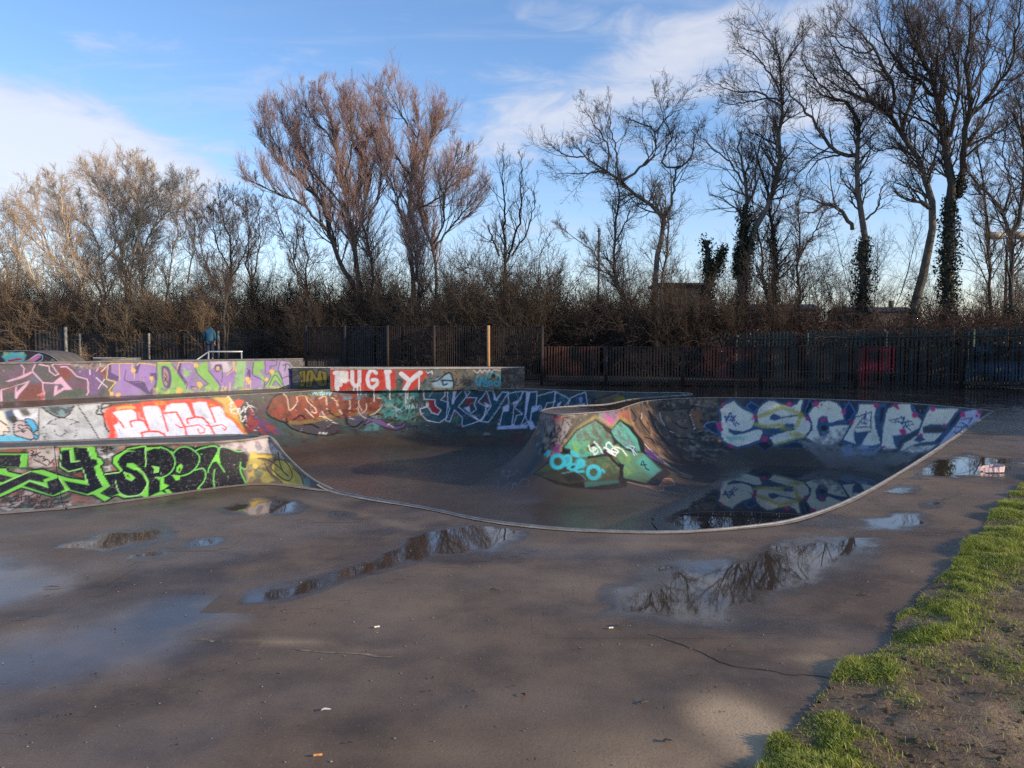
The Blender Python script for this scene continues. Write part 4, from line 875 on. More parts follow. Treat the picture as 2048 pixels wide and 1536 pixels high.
# deck between bank edge and bowl
fe = bt[:7, :]; be = np.array([(-12.5, 8.0, RIM), (-9.5, 8.15, RIM)] + [(*p, RIM) for p in lback] + [(*gp(540, 875, RIM), RIM)])
be = smooth_path(be, 6)
def resample(P, n):
    s = np.concatenate([[0], np.cumsum(np.linalg.norm(np.diff(P, axis=0), axis=1))]); t = np.linspace(0, s[-1], n); return np.stack([np.interp(t, s, P[:, k]) for k in range(P.shape[1])], 1)
fr, br = resample(bts[bts[:, 2] > RIM - 1e-3], 40), resample(be, 40)
V2 = np.vstack([fr, br]); V2[:, 2] = RIM - .001; ii = np.arange(39)
M_DECK = simple_mat('deck_concrete', (.075, .065, .055), (.16, .14, .12), 4, .7, .3)
mesh_np('deck', V2, np.stack([ii, ii + 1, ii + 41, ii + 40], 1), M_DECK, bank)
ed = bts.copy(); ed[:, 2] += .006
mb = MB(); mb.tube(ed, .014, 6, False); mb.build('coping', M_LIP, bank, True)
# thin pale concrete foot where the bank meets the slab
ft = bbs.copy(); d2 = np.gradient(ft[:, :2], axis=0); d2 /= np.linalg.norm(d2, axis=1, keepdims=True); o2 = np.stack([d2[:, 1], -d2[:, 0]], 1)
A = ft.copy(); A[:, 2] = .012; B = ft.copy(); B[:, :2] += o2 * .07; B[:, 2] = .006
nn = len(A); ii = np.arange(nn - 1); mesh_np('foot', np.vstack([A, B]), np.stack([ii, ii + nn, ii + nn + 1, ii + 1], 1), simple_mat('tan_concrete', (.20, .155, .115), (.33, .27, .205), 7, .85, .3), bank)

# ================================================================== PURPLE GRAFFITI WALL (behind, left)
b0, b1 = np.array(gp(0, 804.8)), np.array(gp(590, 775.2)); dr = (b1 - b0) / np.linalg.norm(b1 - b0); nr = np.array([dr[1], -dr[0]])   # nr towards the camera
b00 = b0 - dr * 4.5
ht = lambda t: 1.0 - .047 * t
def wall_front(p0, p1, h0, h1, du, dv, base, lean=.06, sub=0.0):
    L = np.linalg.norm(np.array(p1) - np.array(p0)); dd = (np.array(p1) - np.array(p0)) / L; nn_ = np.array([dd[1], -dd[0]])
    A = np.array([(*p0, base), (*p1, base)]); B = np.array([(*(np.array(p0) - nn_ * lean), h0), (*(np.array(p1) - nn_ * lean), h1)])
    return strip_grid(A, B, int(L / du) + 2, int(max(h0, h1) / dv) + 2)
V, Q = wall_front(b00, b1 + dr * .35, 1.02, .95, .025, .018, .001)
pw = Paint(V, (78, 74, 80)); pw.a[:] = .95
PU, DP, PG = (140, 112, 176), (72, 48, 112), (116, 170, 84)
pw.frame(0, 690, .15625)
pw.grunge([(-900, 200), (1350, 220), (1350, 700), (-900, 760)], [(62, 70, 78), (96, 50, 56), (84, 60, 96), (50, 56, 66)], 1.3, .95, 2, .46, 6)
pw.poly([(230, 640), (400, 470), (540, 500), (560, 640), (520, 700), (230, 720)], (96, 38, 42), soft=4)
pw.poly([(740, 270), (900, 290), (940, 420), (800, 480), (740, 380)], (104, 40, 46), soft=4).poly([(900, 480), (1100, 470), (1110, 600), (1000, 540), (930, 560)], (96, 50, 90), soft=4)
pw.poly([(1040, 280), (1290, 330), (1330, 480), (1240, 640), (1150, 640), (1120, 440), (950, 360)], (96, 66, 124), soft=5)
pw.poly([(1200, 240), (1370, 250), (1350, 430), (1260, 330)], (120, 44, 48), soft=4).poly([(740, 600), (1050, 540), (1080, 660), (700, 700)], (46, 66, 60), soft=5).poly([(400, 400), (420, 380), (540, 470), (400, 500)], (74, 80, 110), soft=4)
PN = (198, 158, 190)
pw.poly([(70, 465), (290, 385), (390, 340), (420, 355), (300, 420), (110, 470)], PN).poly([(385, 455), (340, 530), (240, 640), (215, 690), (190, 680), (195, 540), (215, 530), (215, 600), (300, 520), (340, 490), (20, 570), (0, 590), (0, 720), (35, 720), (30, 580)], PN).poly([(690, 480), (780, 405), (925, 570), (820, 575), (690, 655), (690, 600), (700, 520), (740, 520), (730, 590), (820, 540), (780, 500), (700, 500)], PN)
pw.lines([[(415, 340), (550, 480), (680, 490), (770, 420)], [(300, 380), (310, 300), (270, 250)], [(410, 330), (450, 250)], [(540, 480), (570, 640)], [(500, 250), (620, 270), (640, 340), (710, 390), (750, 370), (660, 260), (690, 240), (900, 245)], [(780, 280), (850, 280), (920, 330), (980, 400), (1120, 440), (1135, 600), (1110, 640)], [(20, 575), (5, 720)]], 15, PN, sm=False)
pw.lines([[(1050, 280), (1140, 300), (1180, 240)], [(1150, 300), (1150, 380)], [(1230, 420), (1370, 540)], [(1340, 440), (1260, 555)], [(1290, 230), (1240, 330)], [(1300, 340), (1370, 270)]], 12, (206, 190, 206), sm=False)
pw.grunge([(900, 240), (1380, 240), (1300, 300), (950, 300)], [(160, 156, 156), (40, 36, 40), (130, 110, 110)], 6, .85, 9, .5, 4)
pw.grunge([(480, 640), (580, 600), (570, 700), (470, 700)], [(190, 90, 90), (210, 120, 120)], 8, .85, 3, .5, 3)
pw.frame(200, 690, .21484)
BGR = (150, 150, 160)
pw.poly([(60, 195), (110, 165), (540, 150), (1000, 140), (1690, 130), (1890, 135), (1895, 240), (1810, 240), (1830, 400), (1300, 425), (90, 480), (140, 345), (60, 320)], (128, 120, 150), soft=1.5)
pw.poly([(70, 190), (110, 175), (105, 255), (180, 290), (165, 340), (65, 310)], DP)
pw.poly([(105, 175), (290, 175), (300, 270), (250, 235), (240, 340), (360, 400), (360, 460), (130, 465), (170, 370), (180, 295), (105, 255)], PU)
pw.poly([(240, 235), (320, 250), (330, 180), (520, 190), (525, 260), (470, 265), (480, 340), (515, 345), (445, 445), (400, 330), (330, 345), (238, 330)], PU)
pw.poly([(235, 335), (330, 350), (410, 345), (460, 440), (530, 340), (520, 460), (440, 460), (360, 400)], DP)
pw.poly([(330, 180), (380, 170), (350, 265), (305, 262)], DP).poly([(465, 260), (530, 260), (535, 330), (510, 330), (500, 290), (470, 290)], DP)
pw.poly([(530, 160), (655, 160), (690, 230), (805, 345), (790, 445), (510, 455), (530, 350), (545, 280)], PG)
pw.poly([(575, 200), (640, 210), (665, 300), (650, 400), (600, 390), (575, 300)], DP, sm=True).poly([(590, 225), (625, 240), (638, 310), (620, 385), (595, 340)], (150, 120, 130), sm=True).lines([[(600, 260), (620, 300), (600, 340)], [(600, 300), (630, 350)]], 8, BKK)
pw.poly([(720, 170), (860, 160), (850, 260), (890, 230), (870, 360), (920, 380), (920, 420), (800, 440), (805, 340), (740, 250)], PU).poly([(725, 170), (760, 165), (750, 260), (800, 330), (800, 380), (720, 260)], DP)
pw.grunge([(770, 200), (850, 170), (830, 400), (800, 400)], [(124, 176, 96)], 5, .85, 3, .45, 4)
pw.poly([(890, 190), (1000, 150), (1010, 240), (1110, 370), (1110, 420), (950, 430), (960, 390), (1010, 360), (930, 290), (900, 240)], PG).poly([(840, 380), (930, 390), (1020, 360), (960, 400), (850, 420)], DP)
pw.poly([(1015, 180), (1120, 160), (1240, 190), (1240, 260), (1150, 290), (1200, 400), (1120, 400), (1060, 320), (1020, 240)], PU).grunge([(1020, 150), (1240, 150), (1240, 260), (1040, 220)], [(150, 190, 110), (190, 170, 200)], 5, .85, 3, .48, 4)
pw.poly([(1070, 190), (1120, 180), (1130, 230), (1080, 250)], DP, sm=True).poly([(1085, 205), (1110, 200), (1110, 235), (1085, 235)], (206, 170, 120), sm=True)
pw.poly([(1270, 150), (1360, 150), (1350, 260), (1340, 400), (1240, 410), (1260, 300)], (130, 172, 120)).poly([(1160, 290), (1260, 180), (1270, 260), (1220, 400), (1200, 400)], PU)
pw.poly([(1360, 220), (1410, 210), (1430, 300), (1420, 400), (1350, 400), (1345, 300)], PU).poly([(1375, 235), (1400, 235), (1400, 300), (1375, 290)], DP, sm=True)
pw.poly([(1420, 160), (1520, 150), (1530, 220), (1480, 230), (1540, 320), (1500, 400), (1430, 280)], PG).poly([(1440, 270), (1490, 290), (1520, 400), (1430, 400)], PU)
pw.poly([(1535, 140), (1650, 150), (1640, 190), (1580, 200), (1590, 250), (1540, 280)], PU, DP, 1.4).poly([(1590, 250), (1660, 250), (1720, 380), (1700, 400), (1630, 330), (1590, 400), (1530, 390), (1590, 300)], PG, DP, 1.4)
pw.poly([(1680, 140), (1780, 160), (1760, 240), (1800, 300), (1790, 390), (1710, 380), (1690, 290), (1660, 230)], (150, 132, 176), DP, 1.6)
YO = (206, 170, 84)
pw.lines([[(60, 320), (75, 185), (110, 168), (300, 170), (300, 250)], [(60, 320), (145, 345), (85, 420), (100, 470)], [(340, 190), (370, 165), (520, 190)], [(530, 165), (660, 165), (715, 240), (735, 160), (855, 155)], [(1240, 150), (1245, 230), (1180, 280)], [(1250, 160), (1265, 250)]], 9, YO, sm=False)
pw.lines([[(240, 235), (240, 335), (400, 345), (440, 440)], [(530, 165), (520, 300), (505, 450)], [(660, 170), (805, 345), (790, 445)], [(890, 190), (905, 260), (1010, 360)], [(1010, 240), (1115, 370), (1110, 420)], [(1130, 180), (1140, 260), (1130, 340)], [(1430, 160), (1425, 280), (1520, 330), (1530, 400)], [(1560, 400), (1630, 280), (1700, 370)], [(1700, 310), (1760, 290), (1800, 320)]], 9, DP)
for a in ((315, 240, 26), (480, 310, 20), (890, 190, 24), (935, 375, 34), (170, 460, 30), (740, 430, 40), (1370, 320, 26), (1390, 350, 22), (1600, 250, 26), (1550, 320, 18), (110, 455, 20)): pw.blot(*a, (214, 170, 96))
pw.lines([[(318, 250), (320, 310)], [(485, 310), (480, 350)], [(178, 175), (182, 320)], [(1365, 330), (1362, 370)], [(1400, 330), (1402, 410)], [(1210, 350), (1205, 420)]], 8, YO, sm=False)
pw.grunge([(500, 400), (1830, 380), (1820, 420), (500, 470)], [(190, 180, 96), (140, 180, 100), (110, 90, 140)], 6, .7, 7, .52, 4)
pw.grunge([(1750, 140), (1900, 140), (1890, 240), (1800, 230)], [(150, 150, 140), (90, 86, 80), (60, 56, 54)], 6, .9, 7, .46, 4)
pw.lines([[(1700, 190), (1740, 175), (1770, 195)], [(1720, 240), (1730, 180)]], 8, BKK)
pw.frame(0, 0, 1); drips(pw, 90, 0, 600, lambda x: 735 - .02 * x, 45, [(70, 50, 110), (200, 170, 100), (170, 150, 190), (40, 36, 44)], 8)
wall = mesh_np('graffiti_wall', V, Q, M_BANK, attrs={'pmask': pw.a}, colattr={'paint': pw.col})
tag(wall, 'metre high concrete block wall covered in purple and green bubble letters', 'skate wall')
def block_behind(p0, p1, h0, h1, depth, front_gap=.065):
    p0, p1 = np.array(p0), np.array(p1); dd = (p1 - p0) / np.linalg.norm(p1 - p0); n_ = np.array([dd[1], -dd[0]])
    q = [p0 - n_ * front_gap, p1 - n_ * front_gap, p1 - n_ * depth, p0 - n_ * depth]
    V = [(*a, 0) for a in q] + [(q[0][0], q[0][1], h0), (*q[1], h1), (*q[2], h1), (*q[3], h0)]
    return V, [[4, 5, 6, 7], [1, 2, 6, 5], [2, 3, 7, 6], [3, 0, 4, 7]]
V, Qd = block_behind(b00, b1 + dr * .35, 1.02, .95, 1.7)
mesh_np('deck', V, Qd, M_DECK, wall)
mb = MB(); mb.tube([(*(b00 - nr * .05), 1.025), (*(b1 + dr * .35 - nr * .05), .955)], .03, 8); mb.build('coping', M_STEEL, wall, True)

# ================================================================== RED AND WHITE LETTER WALL with platform (middle)
f0, f1 = np.array(gp(661, 780)) + (0, -.035), np.array(gp(1002, 777.2)) + (0, -.035)
V, Q = wall_front(f0, f1, .665, .665, .025, .018, -.03, .02)
pf = Paint(V, (70, 72, 66)); pf.a[:] = .95
pf.frame(580, 720, .23438)
pf.grunge([(300, 60), (1850, 60), (1850, 270), (300, 300)], [(84, 90, 80), (100, 96, 64), (60, 60, 62), (96, 110, 120), (130, 116, 90)], 3.6, .9, 3, .48, 4)
pf.grunge([(900, 170), (1200, 170), (1200, 280), (900, 280)], [(120, 156, 172), (44, 60, 56), (70, 96, 84)], 5, .85, 6, .52, 4)
RD = (206, 62, 46); WT = (226, 224, 230)
pf.poly([(340, 80), (500, 75), (640, 72), (760, 68), (895, 75), (905, 240), (800, 245), (760, 275), (660, 275), (620, 240), (500, 235), (440, 280), (360, 240)], RD, soft=3)
pf.poly([(925, 85), (1150, 85), (1165, 130), (1070, 240), (1010, 285), (960, 250), (975, 160)], RD, soft=3)
pf.grunge([(340, 80), (900, 75), (900, 250), (360, 270)], [(186, 50, 40), (226, 96, 70)], 5, .5, 3, .54, 3)
pf.lines([[(385, 110), (480, 112)], [(400, 108), (402, 250)], [(400, 175), (470, 180)], [(465, 112), (470, 180)], [(430, 112), (432, 210)]], 36, WT, sm=False)
pf.blot(450, 150, 60, (244, 240, 236))  # sun glare on the first letter, painted as a whiter spot
pf.lines([[(530, 100), (532, 190), (560, 222), (590, 195), (592, 92)], [(735, 112), (700, 85), (665, 130), (668, 205), (700, 235), (742, 205), (738, 172), (705, 170)]], 32, WT)
pf.lines([[(828, 92), (840, 232)], [(822, 100), (846, 98)]], 40, WT, sm=False).lines([[(950, 118), (1022, 180), (1112, 108)], [(1026, 175), (982, 250)]], 40, WT, sm=False)
pf.lines([[(545, 220), (545, 270)], [(575, 220), (575, 290)], [(600, 220), (600, 280)], [(715, 230), (716, 300)], [(850, 230), (851, 300)], [(985, 240), (986, 300)], [(1000, 240), (1001, 300)], [(1105, 120), (1098, 250)]], 10, WT, sm=False)
pf.poly([(1215, 200), (1250, 165), (1320, 130), (1360, 115), (1390, 165), (1395, 215), (1360, 240), (1230, 230)], (140, 176, 196), soft=2)
pf.lines([[(1210, 185), (1260, 175), (1330, 120), (1370, 115), (1395, 190), (1398, 235)], [(1290, 175), (1390, 180)], [(1300, 185), (1310, 215), (1340, 205)]], 13, BKK)
pf.lines([[(1420, 160), (1410, 215), (1440, 215)], [(1450, 200), (1500, 170), (1480, 215), (1510, 190)], [(1520, 170), (1540, 210), (1510, 210), (1540, 170)], [(1440, 270), (1480, 240)]], 10, (36, 32, 30))
CY2 = (66, 176, 190)
pf.lines([[(1595, 140), (1590, 190), (1610, 210), (1630, 150), (1620, 220)], [(1640, 150), (1650, 190), (1670, 150), (1675, 190)], [(1665, 200), (1650, 220), (1680, 225), (1680, 190)], [(1700, 220), (1700, 180), (1730, 200), (1700, 220)], [(1740, 190), (1760, 180), (1790, 200), (1760, 225), (1745, 200)], [(1730, 110), (1790, 140), (1795, 200)], [(1680, 120), (1700, 150), (1720, 110)]], 13, CY2)
pf.blot(1735, 135, 22, (30, 26, 30))
pf.lines([[(1570, 90), (1600, 110), (1620, 85), (1640, 108), (1660, 85), (1690, 105), (1700, 80), (1720, 105), (1740, 85), (1790, 90)]], 9, (190, 190, 196))
pf.lines([[(1165, 100), (1180, 115), (1190, 100)], [(1200, 110), (1210, 95), (1215, 120)]], 7, WT)
pf.lines([[(905, 190), (930, 165), (960, 190)], [(1130, 210), (1160, 170)], [(1410, 95), (1430, 120)]], 8, BKK)
uw = mesh_np('graffiti_wall', V, Q, M_BANK, attrs={'pmask': pf.a}, colattr={'paint': pf.col})
tag(uw, 'low wall above the bowl rim with dripping white letters on red, behind the middle of the bowl', 'skate wall')
p0, p1 = np.array(gp(661, 780)) , np.array(gp(1002, 777.2))
V, Qd = block_behind(f0, f1, .665, .665, .55, .022); mesh_np('deck', V, Qd, M_DECK, uw)
mb = MB(); mb.tube([(f0[0], f0[1] + .02, .67), (f1[0], f1[1] + .02, .67)], .024, 8); mb.build('coping', M_STEEL, uw, True)
# platform behind it, showing left (yellow letters) and right (grey)
g0 = np.array(gp(588, 775.2)) + (0, -.2); g1 = np.array([at(1049, 700, g0[1] - .15)[0], g0[1] - .15])
V, Q = wall_front(g0, g1, .675, .675, .03, .025, .001, .02)
pp = Paint(V, (66, 62, 58)); pp.a[:] = .95
pp.frame(580, 720, .23438)
pp.grunge([(20, 60), (380, 60), (380, 290), (20, 290)], [(70, 66, 70), (60, 74, 76), (96, 96, 100)], 4, .9, 2, .48, 4)
YG = (140, 126, 46)
pp.poly([(70, 100), (130, 85), (140, 150), (120, 230), (75, 230), (95, 160)], YG, BKK, 2).poly([(140, 90), (190, 80), (230, 150), (240, 85), (310, 100), (320, 220), (250, 230), (200, 160), (190, 230), (130, 235)], YG, BKK, 2)
pp.lines([[(105, 110), (110, 200)], [(170, 110), (160, 220)], [(270, 110), (285, 200)], [(320, 190), (335, 140), (345, 200)]], 10, BKK)
pp.grunge([(1790, 60), (2010, 60), (2010, 260), (1790, 260)], [(70, 56, 52), (110, 60, 54), (120, 110, 100), (50, 44, 42)], 5, .9, 4, .48, 3)
pl = mesh_np('skate_platform', V, Q, M_BANK, attrs={'pmask': pp.a}, colattr={'paint': pp.col})
tag(pl, 'low grey platform with small yellow letters at its left end', 'skate platform')
V, Qd = block_behind(g0, g1, .675, .675, 1.6, .025); mesh_np('deck', V, Qd, M_DECK, pl)
mb = MB(); mb.tube([(g0[0], g0[1] + .02, .68), (g1[0], g1[1] + .02, .68)], .024, 8); mb.build('coping', M_STEEL, pl, True)

# ================================================================== FAR LEFT: curved ramp with mural, low box, raised deck, rail
prof = [(-120, 735), (-100, 722), (-60, 709), (0, 703.5), (50, 702), (80, 705), (100, 711), (116, 722), (124, 735)]
prof = smooth_path([at(px, py, 29.0) for px, py in prof], 6)
base = prof.copy(); base[:, 2] = 0
V, Q = strip_grid(base, prof, 220, 60)
pr = Paint(V, (34, 32, 42)); pr.a[:] = .95
pr.frame(0, 690, .15625)
pr.grunge([(-900, 80), (760, 80), (760, 260), (-900, 260)], [(30, 28, 40), (60, 40, 60), (40, 50, 56)], 2, .9, 3, .48, 3)
pr.poly([(20, 150), (60, 100), (300, 92), (340, 130), (310, 190), (280, 240), (70, 240), (60, 190)], (92, 180, 196), soft=2).grunge([(40, 90), (320, 90), (300, 130), (60, 130)], [(170, 190, 110), (110, 190, 200)], 6, .8, 3, .5, 2)
pr.line([(110, 200), (190, 190), (270, 180)], 26, (176, 50, 84)).line([(330, 225), (420, 190), (500, 140)], 52, (196, 120, 176)).line([(480, 215), (540, 190), (545, 140), (500, 115), (460, 130)], 10, (120, 200, 220)).lines([[(330, 225), (380, 180), (480, 120)]], 9, (230, 220, 235))
pr.poly([(290, 230), (400, 170), (350, 230)], (120, 140, 70)).poly([(560, 210), (600, 195), (600, 220)], (190, 96, 96)).poly([(640, 210), (690, 150), (750, 200)], (120, 120, 112))
ramp_o = mesh_np('skate_ramp', V, Q, M_BANK, attrs={'pmask': pr.a}, colattr={'paint': pr.col})
tag(ramp_o, 'arched ramp end painted with cyan and pink shapes at the far left', 'skate ramp')
pb2 = prof.copy(); pb2[:, 1] += 1.8; V = np.vstack([prof, pb2]); nn = len(prof); ii = np.arange(nn - 1); mesh_np('deck', V, np.stack([ii, ii + 1, ii + nn + 1, ii + nn], 1), M_DECK, ramp_o, True)
mb = MB(); mb.tube(prof + (0, -.01, .01), .02, 6, False); mb.build('coping', M_STEEL, ramp_o)
bx0, bx1 = at(187, 716.5, 29.5), at(252, 716.5, 29.5)
mb = MB(); mb.box(((bx0[0] + bx1[0]) / 2, 30.1, bx0[2] / 2), (bx1[0] - bx0[0], 1.2, bx0[2])); lb = mb.build('grind_box', simple_mat('grey_block', (.13, .12, .11), (.26, .25, .23), 7, .8, .4))
tag(lb, 'low grey concrete box seen over the top of the purple lettered wall', 'grind box')
mb = MB(); mb.tube([(bx0[0], 29.5, bx0[2] + .01), (bx1[0], 29.5, bx1[2] + .01)], .025, 6); mb.build('coping', M_STEEL, lb)
ra, rb_ = at(210, 700, 35.5), at(640, 700, 35.5)
mb = MB(); mb.box(((ra[0] + rb_[0]) / 2, 38.6, .305), (rb_[0] - ra[0], 6.6, .61)); rd = mb.build('skate_platform', simple_mat('rear_deck', (.05, .045, .04), (.1, .09, .08), 3, .8, .3))
tag(rd, 'raised concrete deck the person in blue stands on', 'skate platform')
M_GALV = simple_mat('galvanised', (.5, .5, .48), (.72, .72, .7), 12, .38, .1, .4)
rail = empty('grind_rail', at(452, 718, 37.0), 'bare metal grind rail with a sloping end beside the person in blue', 'grind rail')
def loc(o, p): return (p[0] - o.location[0], p[1] - o.location[1], p[2] - o.location[2])
zr = at(452, 703.2, 37)[2]; z0r = .61
pA, pB, pC = at(418, 704, 37), at(485, 703, 37), at(393, 720, 37)
mb = MB(); mb.tube([loc(rail, (pC[0], 37, z0r + .03)), loc(rail, (pA[0], 37, zr)), loc(rail, (pB[0], 37, zr))], .035, 8); mb.build('bar', M_GALV, rail, True)
for px in (417, 483):
    q = at(px, 703, 37); mb = MB(); mb.tube([loc(rail, (q[0], 37, z0r)), loc(rail, (q[0], 37, zr))], .03, 8); mb.build('leg', M_GALV, rail, True)

# ================================================================== PERSON (blue hooded jacket, seen from behind, head bowed)
def skin_obj(name, verts, edges, radii, mat, parent, sub=2):
    me = bpy.data.meshes.new(name); me.from_pydata(verts, edges, []); o = bpy.data.objects.new(name, me); C.objects.link(o)
    md = o.modifiers.new('skin', 'SKIN'); md.use_smooth_shade = True
    for i, r in enumerate(radii):
        rr = r if hasattr(r, '__len__') else (r, r); me.skin_vertices[0].data[i].radius = rr
    me.skin_vertices[0].data[0].use_root = True
    s_ = o.modifiers.new('sub', 'SUBSURF'); s_.levels = s_.render_levels = sub
    me.materials.append(mat); o.parent = parent; return o
M_SKIN = simple_mat('skin', (.42, .26, .19), (.5, .32, .24), 8, .55, .05)
M_JACK = simple_mat('blue_jacket', (.008, .055, .10), (.014, .09, .155), 5, .7, .3)
M_JEAN = simple_mat('dark_jeans', (.012, .018, .04), (.025, .035, .07), 8, .85, .3)
M_SHOE = simple_mat('dark_shoe', (.02, .02, .022), (.05, .05, .05), 8, .6, .1)
M_HAIR = simple_mat('dark_hair', (.015, .01, .008), (.03, .02, .015), 20, .6, .3)
pp_ = at(420.5, 719, 38.0)
per = empty('person', (pp_[0], 38.0, .61), 'person in a blue hooded jacket and dark jeans standing with head bowed, facing away', 'person', rz=math.radians(14))
PS = 1.03
def sc(L): return [tuple(c * PS for c in p) for p in L]
# continuous body: pelvis, spine, neck, bowed head, arms with hands, legs with feet (faces +Y, away from the camera)
bv = sc([(0, 0, .90), (0, .01, 1.1), (0, .03, 1.3), (0, .07, 1.42), (0, .15, 1.48), (0, .21, 1.49), (0, .255, 1.44),
      (.17, .05, 1.36), (.215, .06, 1.1), (.20, .17, .90), (.185, .2, .83),
      (-.17, .05, 1.36), (-.235, .07, 1.1), (-.25, .17, .90), (-.25, .2, .83),
      (.09, 0, .86), (.095, .02, .47), (.10, -.01, .08), (.105, .12, .035),
      (-.09, 0, .86), (-.10, .03, .47), (-.11, 0, .08), (-.12, .13, .035)])
be_ = [(0, 1), (1, 2), (2, 3), (3, 4), (4, 5), (5, 6), (2, 7), (7, 8), (8, 9), (9, 10), (2, 11), (11, 12), (12, 13), (13, 14), (0, 15), (15, 16), (16, 17), (17, 18), (0, 19), (19, 20), (20, 21), (21, 22)]
br_ = [(.14, .1), (.13, .1), (.15, .1), .055, .085, .1, .07, .055, .042, .033, .03, .055, .042, .033, .03, .085, .058, .042, .035, .085, .058, .042, .035]
body = skin_obj('body', bv, be_, br_, M_SKIN, per)
for s_ in (-1, 1):                            # hands: palm with fingers and a thumb, loosely curled
    hx, hy, hz = [c * PS for c in ((.185, .2, .83) if s_ > 0 else (-.25, .2, .83))]
    hv, he, hr = [(hx, hy, hz), (hx, hy + .03, hz - .06)], [(0, 1)], [(.03, .018), (.036, .016)]
    for k in range(4):
        o_ = (k - 1.5) * .018; i_n = len(hv); L_ = (.8, 1, .95, .75)[k]
        hv += [(hx + o_, hy + .045, hz - .085 * 1), (hx + o_, hy + .075, hz - .085 - .035 * L_), (hx + o_, hy + .085, hz - .085 - .065 * L_)]
        he += [(1, i_n), (i_n, i_n + 1), (i_n + 1, i_n + 2)]; hr += [.009, .008, .007]
    i_n = len(hv); hv += [(hx - s_ * .035, hy + .04, hz - .05), (hx - s_ * .045, hy + .07, hz - .08)]; he += [(0, i_n), (i_n, i_n + 1)]; hr += [.011, .009]
    skin_obj('hand', hv, he, hr, M_SKIN, per, 1)
jv = sc([(0, 0, .84), (0, .005, 1.0), (0, .02, 1.2), (0, .05, 1.36), (0, .10, 1.45),
      (.18, .05, 1.37), (.228, .06, 1.1), (.205, .17, .91), (-.18, .05, 1.37), (-.245, .07, 1.1), (-.255, .17, .91)])
skin_obj('jacket', jv, [(0, 1), (1, 2), (2, 3), (3, 4), (3, 5), (5, 6), (6, 7), (3, 8), (8, 9), (9, 10)], [(.205, .15), (.19, .14), (.195, .14), (.15, .12), (.1, .09), .09, .07, .05, .09, .07, .05], M_JACK, per)
skin_obj('hood', sc([(0, .05, 1.40), (0, .10, 1.48), (0, .16, 1.535)]), [(0, 1), (1, 2)], [(.11, .08), (.12, .07), (.10, .05)], M_JACK, per)
tr = sc([(0, 0, .92), (.095, 0, .84), (.1, .02, .47), (.104, -.01, .1), (-.095, 0, .84), (-.105, .03, .47), (-.114, 0, .1)])
skin_obj('jeans', tr, [(0, 1), (1, 2), (2, 3), (0, 4), (4, 5), (5, 6)], [(.16, .125), .105, .08, .068, .105, .08, .068], M_JEAN, per)
for s_ in (1, -1): skin_obj('shoe', sc([(s_ * .105, -.04, .045), (s_ * .11, .06, .045), (s_ * .115, .16, .035)]), [(0, 1), (1, 2)], [(.045, .045), (.05, .045), (.045, .03)], M_SHOE, per, 1)
skin_obj('hair', sc([(0, .15, 1.545), (0, .21, 1.57), (0, .27, 1.53)]), [(0, 1), (1, 2)], [.07, .085, .07], M_HAIR, per)
# face on the bowed head, turned down and away
fz = MB()
for ex in (-.035, .035): fz.box((ex * PS, .345 * PS, 1.44 * PS), (.026, .012, .012))
fz.box((0, .362 * PS, 1.415 * PS), (.022, .03, .04)); fz.box((0, .335 * PS, 1.37 * PS), (.05, .014, .012)); fz.build('face', M_SKIN, per)
for ex in (-1, 1): MB().box((ex * .1 * PS, .21 * PS, 1.47 * PS), (.02, .05, .06)).build('ear', M_SKIN, per)
# ================================================================== FENCES
def fence_mat(name, c1, c2, rust=(.05, .018, .01)):
    m, nt, b = new_mat(name); p = wpos(nt)
    col = mix(nt, maprange(nt, noise(nt, .8, 6, .65, p), .42, .62), c1, c2)
    col = mix(nt, maprange(nt, noise(nt, 2.6, 6, .7, p), .52, .68), col, rust)
    pa = N(nt, 'ShaderNodeAttribute', attribute_name='paint').outputs['Color']; pm = N(nt, 'ShaderNodeAttribute', attribute_name='pmask').outputs['Fac']
    col = mix(nt, pm, col, pa)
    nt.links.new(col, b.inputs['Base Color']); b.inputs['Roughness'].default_value = .75; bump(nt, b, noise(nt, 30, 4, .6, p), .2, .005); return m
M_FDARK = fence_mat('dark_fence_paint', (.016, .016, .016), (.045, .040, .035))
M_FRUST = fence_mat('rusty_fence', (.012, .010, .009), (.030, .019, .014), (.045, .018, .010))
M_FGRN = fence_mat('green_fence_paint', (.022, .046, .046), (.045, .078, .078), (.03, .04, .036))
M_POSTP = simple_mat('pale_post', (.30, .26, .2), (.5, .44, .36), 9, .8, .3)
M_POSTO = simple_mat('orange_post', (.42, .22, .09), (.55, .33, .16), 9, .8, .3)

